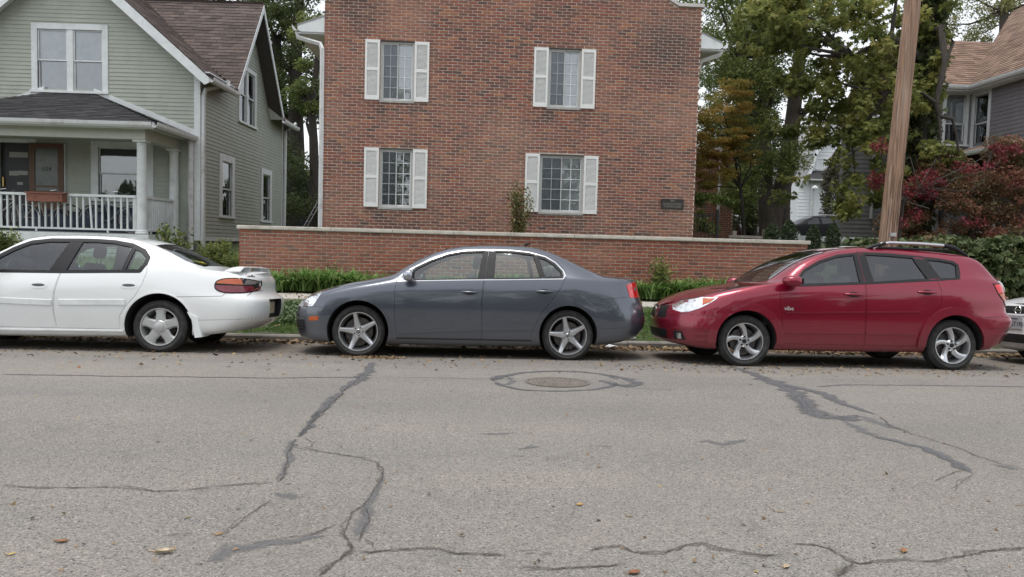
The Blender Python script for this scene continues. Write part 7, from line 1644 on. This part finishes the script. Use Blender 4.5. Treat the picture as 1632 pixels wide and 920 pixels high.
hp = A3(1590, 443, 12.0); HYR = simple('hydrant_rust', (.17, .085, .06), .7, .2, var=.35, scale=12); HYS = simple('hydrant_silver', (.50, .50, .50), .45, .3, var=.15, scale=9, dirt=(.2, .12, .09, .6), dscale=8)
hy = root('fire_hydrant', (hp[0], 12.0, .2), 'rust brown fire hydrant with a silver bonnet behind the rear of the red hatchback', 'hydrant'); H_ = hp[2]-.2
b = MB(); b.lathe([(.0, 0), (.14, 0), (.14, .03), (.085, .05), (.08, H_-.28), (.10, H_-.27), (.10, H_-.24)], n=28); b.build('barrel', HYR, hy, smooth=40)
b = MB(); b.lathe([(.115, H_-.24), (.12, H_-.22), (.105, H_-.16), (.07, H_-.09), (.03, H_-.05), (0, H_-.045)], n=28); b.build('bonnet', HYS, hy, smooth=50)
b = MB(); b.lathe([(0, H_), (.025, H_), (.03, H_-.05)], n=5); b.build('operating_nut', HYR, hy)
for (dx, dy, L_, r_) in ((1, -.25, .17, .045), (-1, .2, .16, .045), (-.3, -1, .15, .06)):
    v = np.array([dx, dy, 0])/math.hypot(dx, dy); b = MB(); b.tube([v*.06+np.array([0, 0, H_-.36]), v*L_*.8+np.array([0, 0, H_-.36])], r_*.8, 14); b.tube([v*L_*.8+np.array([0, 0, H_-.36]), v*L_+np.array([0, 0, H_-.36])], r_, 8); b.build('outlet_nozzle', HYR, hy, smooth=40)
b = MB(); b.lathe([(.13, .12), (.13, .15), (.08, .15), (.08, .12), (.13, .12)], n=20); b.build('flange', HYR, hy)

# ------------------------------------------------------------------ grey house on the right
GREY = simple('grey_siding', (.20, .19, .20), .75, var=.06, scale=2.5, dirt=(.12, .115, .11, .4), dscale=2)
GREY_SHADED = simple('shaded_grey_siding', (.115, .115, .112), .8, var=.08, scale=2.5)  # the grey siding again, darker, its shadow put into the colour
BROWNS = shingle_mat('brown_wall_shingles', (.10, .062, .05), (.18, .115, .09))
gy_ = root('grey_house', (16.4, 24, 1.7), 'grey clapboard house with a tan shingle roof and two tall white framed windows', 'house', off=(16.4, 24, 1.7))
W1 = Fr((0, 24, 0), (1, 0, 0), (0, -1, 0)); W2 = Fr((16.42, 24, 0), (0, -1, 0), (-1, 0, 0))
wa = wall_holes(W1, 14.6, 16.42, 1.5, 7.05, [(15.55, 16.22, 5.25, 6.70)], -.14, -.001).build('front_wall', GREY, gy_); clapboards(wa, W1, lambda z: (14.6, 16.40), 5.0, 7.0, GREY, .125, holes=[(15.45, 16.32, 5.12, 6.85)])
wb = wall_holes(W2, 0, 6.5, 1.5, 7.05, [(.22, .84, 5.15, 6.65)], -.14, -.001).build('side_wall', GREY, gy_); clapboards(wb, W2, lambda z: (.02, 6.5), 5.0, 7.0, GREY, .125, holes=[(.10, .96, 5.0, 6.78)])
clapboards(wb, W2, lambda z: (.0, 6.5), 1.6, 4.2, GREY_SHADED, .14)
for fr_, a0, a1 in ((W1, 14.6, 16.42), (W2, 0, 6.5)):
    b = MB(); b.add([fr_.p(a0, 4.15, .16), fr_.p(a1, 4.15, .16), fr_.p(a1, 5.0, .02), fr_.p(a0, 5.0, .02), fr_.p(a0, 4.15, 0), fr_.p(a1, 4.15, 0)], [(0, 1, 2, 3), (0, 4, 5, 1), (0, 3, 4), (1, 5, 2)]); sk = b.build('flared_skirt', BROWNS, gy_)
    z = 4.15
    while z < 4.95:
        x = a0+random.uniform(-.1, 0)
        while x < a1: b = None; x += .9
        z += .2
DIMS = simple('dim_shade', (.12, .125, .13), .9)
sash_window(gy_, W1, 15.44, 16.33, 5.08, 6.87, trim=.11, backing=simple('pale_shade', (.40, .42, .40), .9), lower_back=DARK, split=.42)
sash_window(gy_, W2, .09, .97, 4.97, 6.80, trim=.11, backing=DIMS, lower_back=DARK, split=.45)
sash_window(gy_, W2, .3, 1.5, 2.2, 4.0, trim=.11, backing=DARK)
# roofs
e1, ey_ = 14.35, 23.55
R1 = slab_mb([(e1, ey_, 6.95), (16.15, ey_, 6.95), (18.75, 26.2, 9.15), (e1+.0, 26.2, 9.15)], .1); rf1 = R1.build('roof', SH_TAN, gy_)
s1 = math.hypot(26.2-ey_, 2.2); shingles(rf1, (e1, ey_-.02, 6.95), (1, 0, 0), (0, (26.2-ey_)/s1, 2.2/s1), {'u': (0, 5), 'v': (0, s1), 'f': lambda v: (0, 1.8+2.6*v/s1)}, mat=SH_TAN, expo=.15)
R2 = slab_mb([(16.02, 23.68, 6.95), (16.02, 16.5, 6.95), (20.8, 16.5, 11.0), (20.8, 28.3, 11.0)], .1); rf2 = R2.build('roof', SH_TAN, gy_)
s2 = math.hypot(4.78, 4.05); shingles(rf2, (16.0, 23.68, 6.95), (0, -1, 0), (4.78/s2, 0, 4.05/s2), {'u': (-5, 7.2), 'v': (0, s2), 'f': lambda v: (-4.6*v/s2, 7.15)}, mat=SH_TAN, expo=.15)
R3 = slab_mb([(e1, 28.8, 7), (19, 28.8, 7), (18.75, 26.2, 9.15), (e1, 26.2, 9.15)], .1).build('rear_roof', SH_TAN, gy_)
gutter(gy_, (e1, ey_, 6.97), (16.02, ey_, 6.97), (0, -1, 0)); gutter(gy_, (16.02, 23.6, 6.97), (16.02, 16.5, 6.97), (-1, 0, 0))
MB().bx(e1, 16.42, ey_, 24, 6.80, 6.84).build('soffit', WHITE, gy_); MB().bx(16.02, 16.42, 16.5, ey_-.002, 6.80, 6.84).build('soffit', WHITE, gy_)
MB().bx(14.56, 14.62, 23.96, 24.02, 1.5, 6.9).build('corner_board', WHITE, gy_)
b = MB(); b.bx(16.5, 20.7, 17.6, 24, 1.5, 7.0); b.build('inner_walls', GREY_SHADED, gy_)
pr2 = slab_mb([(15.0, 23.9, 4.6), (15.0, 20, 4.6), (16.3, 20, 5.0), (16.3, 23.9, 5.0)], .1).build('porch_roof', SH_TAN, gy_); gutter(gy_, (15.0, 23.6, 4.62), (15.0, 20, 4.62), (-1, 0, 0))
gl = root('grey_annex', (14.6, 27.1, 1.8), 'grey clapboard building, coloured dark for its shadow, with a pale downspout behind the chestnut tree', 'building', off=(14.6, 27.1, 1.8))
W3 = Fr((0, 27, 0), (1, 0, 0), (0, -1, 0)); wc = wall_holes(W3, 13.72, 17.5, 1.6, 6.2, [], -.3, -.001).build('wall', GREY_SHADED, gl); clapboards(wc, W3, lambda z: (13.72, 17.5), 1.75, 6.1, GREY_SHADED, .16, th=.02)
b = MB(); b.add([(13.72, 26.8, 6.2), (17.6, 26.8, 6.2), (17.6, 27.15, 6.42), (13.72, 27.15, 6.42), (13.72, 27.3, 6.2), (17.6, 27.3, 6.2)], [(0, 1, 2, 3), (3, 2, 5, 4), (0, 3, 4), (1, 5, 2), (0, 4, 5, 1)]); b.build('roof', SH_GREY, gl)
downspout(gl, [(14.82, 26.93, 5.9), (14.82, 26.93, 2.75)], .10, simple('grey_downspout', (.30, .30, .30), .6))
MB().box(W3, 13.70, 13.76, 1.6, 6.1, -.02, .02).build('corner_board', GREY_SHADED, gl)

# white house far behind
wh = root('white_house', A3(1300, 345, 60), 'white clapboard house glimpsed far behind between the trees', 'house', off=A3(1300, 345, 60))
Wf = Fr((0, 60, 0), (1, 0, 0), (0, -1, 0)); WS = simple('white_siding', (.66, .68, .70), .7, var=.05)
q = lambda px, py: (at(px, py, 60)[0], at(px, py, 60)[2])
(xa, za), (xb, zb) = q(1285, 348), q(1352, 288); xl = q(1272, 290)[0]
w1 = wall_holes(Wf, xl, xb+3, za-.6, zb+.2, [(q(1312, 310)[0], q(1324, 310)[0], q(1318, 319)[1], q(1318, 307)[1])], -.3, 0).build('wall', WS, wh)
g_ = MB(); ap = q(1352, 175); g_.poly(Wf, [q(1283, 288), (xb+3, zb+.2), (xb+3, ap[1]-1), ap, q(1318, 213), q(1296, 246)], -.3, -.02); w2 = g_.build('gable_wall', WS, wh)
clapboards(w1, Wf, lambda z: (xl, xb+2.9), za-.4, zb, WS, .28, th=.04, holes=[(q(1310, 310)[0], q(1326, 310)[0], q(1318, 321)[1], q(1318, 305)[1])])
clapboards(w2, Wf, lambda z: (float(np.interp(z, [q(1283, 288)[1], q(1296, 246)[1], q(1318, 213)[1], ap[1]], [q(1283, 288)[0], q(1296, 246)[0], q(1318, 213)[0], ap[0]])), xb+2.8), zb+.3, ap[1]-.4, WS, .28, th=.04, holes=[(q(1300, 262)[0], q(1325, 262)[0], q(1312, 271)[1], q(1312, 252)[1])])
for px in (1305.5, 1318): a, z_ = q(px, 261); sash_window(wh, Wf, a-.28, a+.28, z_-.5, z_+.42, trim=.08, backing=DARK)
a, z_ = q(1318, 313); sash_window(wh, Wf, a-.42, a+.42, z_-.38, z_+.38, trim=.1, backing=DARK)
def q3(px, py, Y): return tuple(at(px, py, Y))
P = [q(1283, 290), q(1296, 246), q(1318, 213), ap]
for (a0, b0_), (a1, b1_) in zip(P[:-1], P[1:]):
    slab_mb([(a0-.25, 59.6, b0_), (a1-.1, 59.6, b1_+.15), (a1-.1, 68, b1_+.15), (a0-.25, 68, b0_)], .15).build('roof', SH_GREY, wh)
    b = MB(); b.poly(Wf, [(a0-.2, b0_-.05), (a1-.05, b1_+.1), (a1+.15, b1_-.15), (a0+.05, b0_-.25)], .38, .45); b.build('barge_board', WHITE, wh)
MB().bx(q(1283, 288)[0]-.4, q(1283, 288)[0]-.1, 60, 68, za-.6, zb+.1).build('side_wall', WS, wh)
slab_mb([(xl-.2, 58.9, zb-.1), (xb+3, 58.9, zb-.1), (xb+3, 60, zb+.75), (xl+1.3, 60, zb+.75)], .1).build('lower_roof', SH_BLACK, wh); gutter(wh, (xl-.2, 58.9, zb-.08), (xb+3, 58.9, zb-.08), (0, -1, 0))
downspout(wh, [(q(1293, 300)[0], 59.9, zb-.1), (q(1293, 300)[0], 59.9, za-.5)], .12)
lpx = q3(1297, 300, 56); lp_ = root('lamp_post', (lpx[0], 56, 2.3), 'thin pole with a small lamp in front of the far white house', 'lamp post'); MB().tube([(0, 0, 0), (0, 0, lpx[2]-2.3)], .06, 8).build('post', simple('pale_post', (.4, .4, .4), .5), lp_); MB().lathe([(0, .2), (.2, .1), (.22, -.05), (0, -.1)], o=(0, -.2, lpx[2]-2.3), n=14).build('lamp_head', GUTTER, lp_, smooth=40)

# ------------------------------------------------------------------ cars in the car park, fences
def far_car(src, name, label, loc, rz, pm_, glassm):
    sp = dict(src); sp['paint'] = pm_; r = root(name, loc, label, 'car', rz=rz); me = surf_mesh(sp); me.materials.append(pm_); sk = Skin(me); me.polygons.foreach_set('use_smooth', [True]*len(me.polygons)); link('body', me, r)
    for wn in sp['windows']:
        for vw in ('side', 'far'): drape_patch(sk, inset(wn, -.01), vw, .004, glassm, 'side_window', r, .01, .1)
    for key, nm in (('screen', 'windscreen'), ('backlight', 'rear_window')):
        if key in sp: drape_patch(sk, sp[key], 'top', .004, glassm, nm, r, .01, .1)
    for x in sp['wheel_x']:
        for s in (-1, 1):
            o = tyre_mb(sp['R'], sp['rr'], .2).build('wheel', RUBBER, r, smooth=40); o.location = (x, s*(sp['half']-.09), sp['R']); rim_mb(sp['rr'], .2).build('rim', ALLOYD, o, smooth=40); b_, _ = spoke_mb('cover', sp['rr'], .2); b_.build('spokes', ALLOYD, o, smooth=40)
            if s > 0: o.rotation_euler = (0, 0, math.pi)
    return r, sk
OPG = simple('dark_far_glass', (.02, .022, .025), .15, var=.3, scale=3, spec=.5)
q = A3(1256, 390, 42); fc, sk = far_car(Vd, 'black_suv', 'black estate car with roof bars parked behind the small evergreens', (q[0], 42, 2.05), .10, simple('dull_black_paint', (.012, .012, .013), .45, spec=.1), OPG)
drape_patch(sk, [(3.16, 1.06), (3.31, 1.075), (3.345, .90), (3.20, .92)], 'side', .01, LAMP_RED, 'tail_light', fc); 
for s in (-1, 1): MB().tube([(1.3, s*.6, 1.53), (1.5, s*.6, 1.58), (2.6, s*.6, 1.57), (2.8, s*.6, 1.50)], .02, 6).build('roof_rail', ALLOYD, fc)
q = A3(1166, 384, 34); far_car(Nd, 'red_hatchback', 'small red car parked behind the forked tree trunk', (q[0]-.2, 36, 1.75), .75, paint('bright_red_paint', (.16, .015, .02), .1, .3), OPG)
q = A3(1222, 388, 45); far_car(J, 'silver_sedan', 'silver car with its windscreen showing between the tree and the small evergreens', (q[0], 45, 2.06), 1.1, paint('silver_paint', (.55, .57, .58), .5, .3), OPG)
FW = simple('weathered_fence_wood', (.23, .20, .175), .9, var=.25, scale=8, stretch=(1, 6, 6))
wf_ = root('wooden_fence', A3(1205, 380, 18.5), 'low weathered wooden rail fence in front of the forked tree', 'fence', off=A3(1205, 380, 18.5))
for px, t_ in ((1219, 366), (1170, 368)): a = A3(px, t_, 18.5); MB().bx(a[0]-.05, a[0]+.05, 18.45, 18.55, 1.4, a[2]).build('post', FW, wf_)
a, b_ = A3(1160, 374.5, 18.5), A3(1226, 377, 18.5); MB().prism([(a[0], 18.42, a[2]), (a[0], 18.448, a[2]), (a[0], 18.448, a[2]-.07), (a[0], 18.42, a[2]-.07)], [(b_[0], 18.42, b_[2]), (b_[0], 18.448, b_[2]), (b_[0], 18.448, b_[2]-.07), (b_[0], 18.42, b_[2]-.07)]).build('rail', FW, wf_)
wr_ = root('white_barrier', A3(1320, 384, 22), 'low white painted barrier rail across the car park entrance', 'barrier', off=A3(1320, 384, 22))
a, b_ = A3(1232, 377, 22), A3(1420, 382.5, 22); MB().bx(a[0], b_[0], 21.97, 22.03, b_[2]-.11, b_[2]+.05).build('rail', WHITE, wr_)
for px in (1240, 1285, 1340, 1395): c_ = A3(px, 384, 22); MB().bx(c_[0]-.05, c_[0]+.05, 22.031, 22.12, 1.5, b_[2]+.02).build('post', WHITE, wr_)
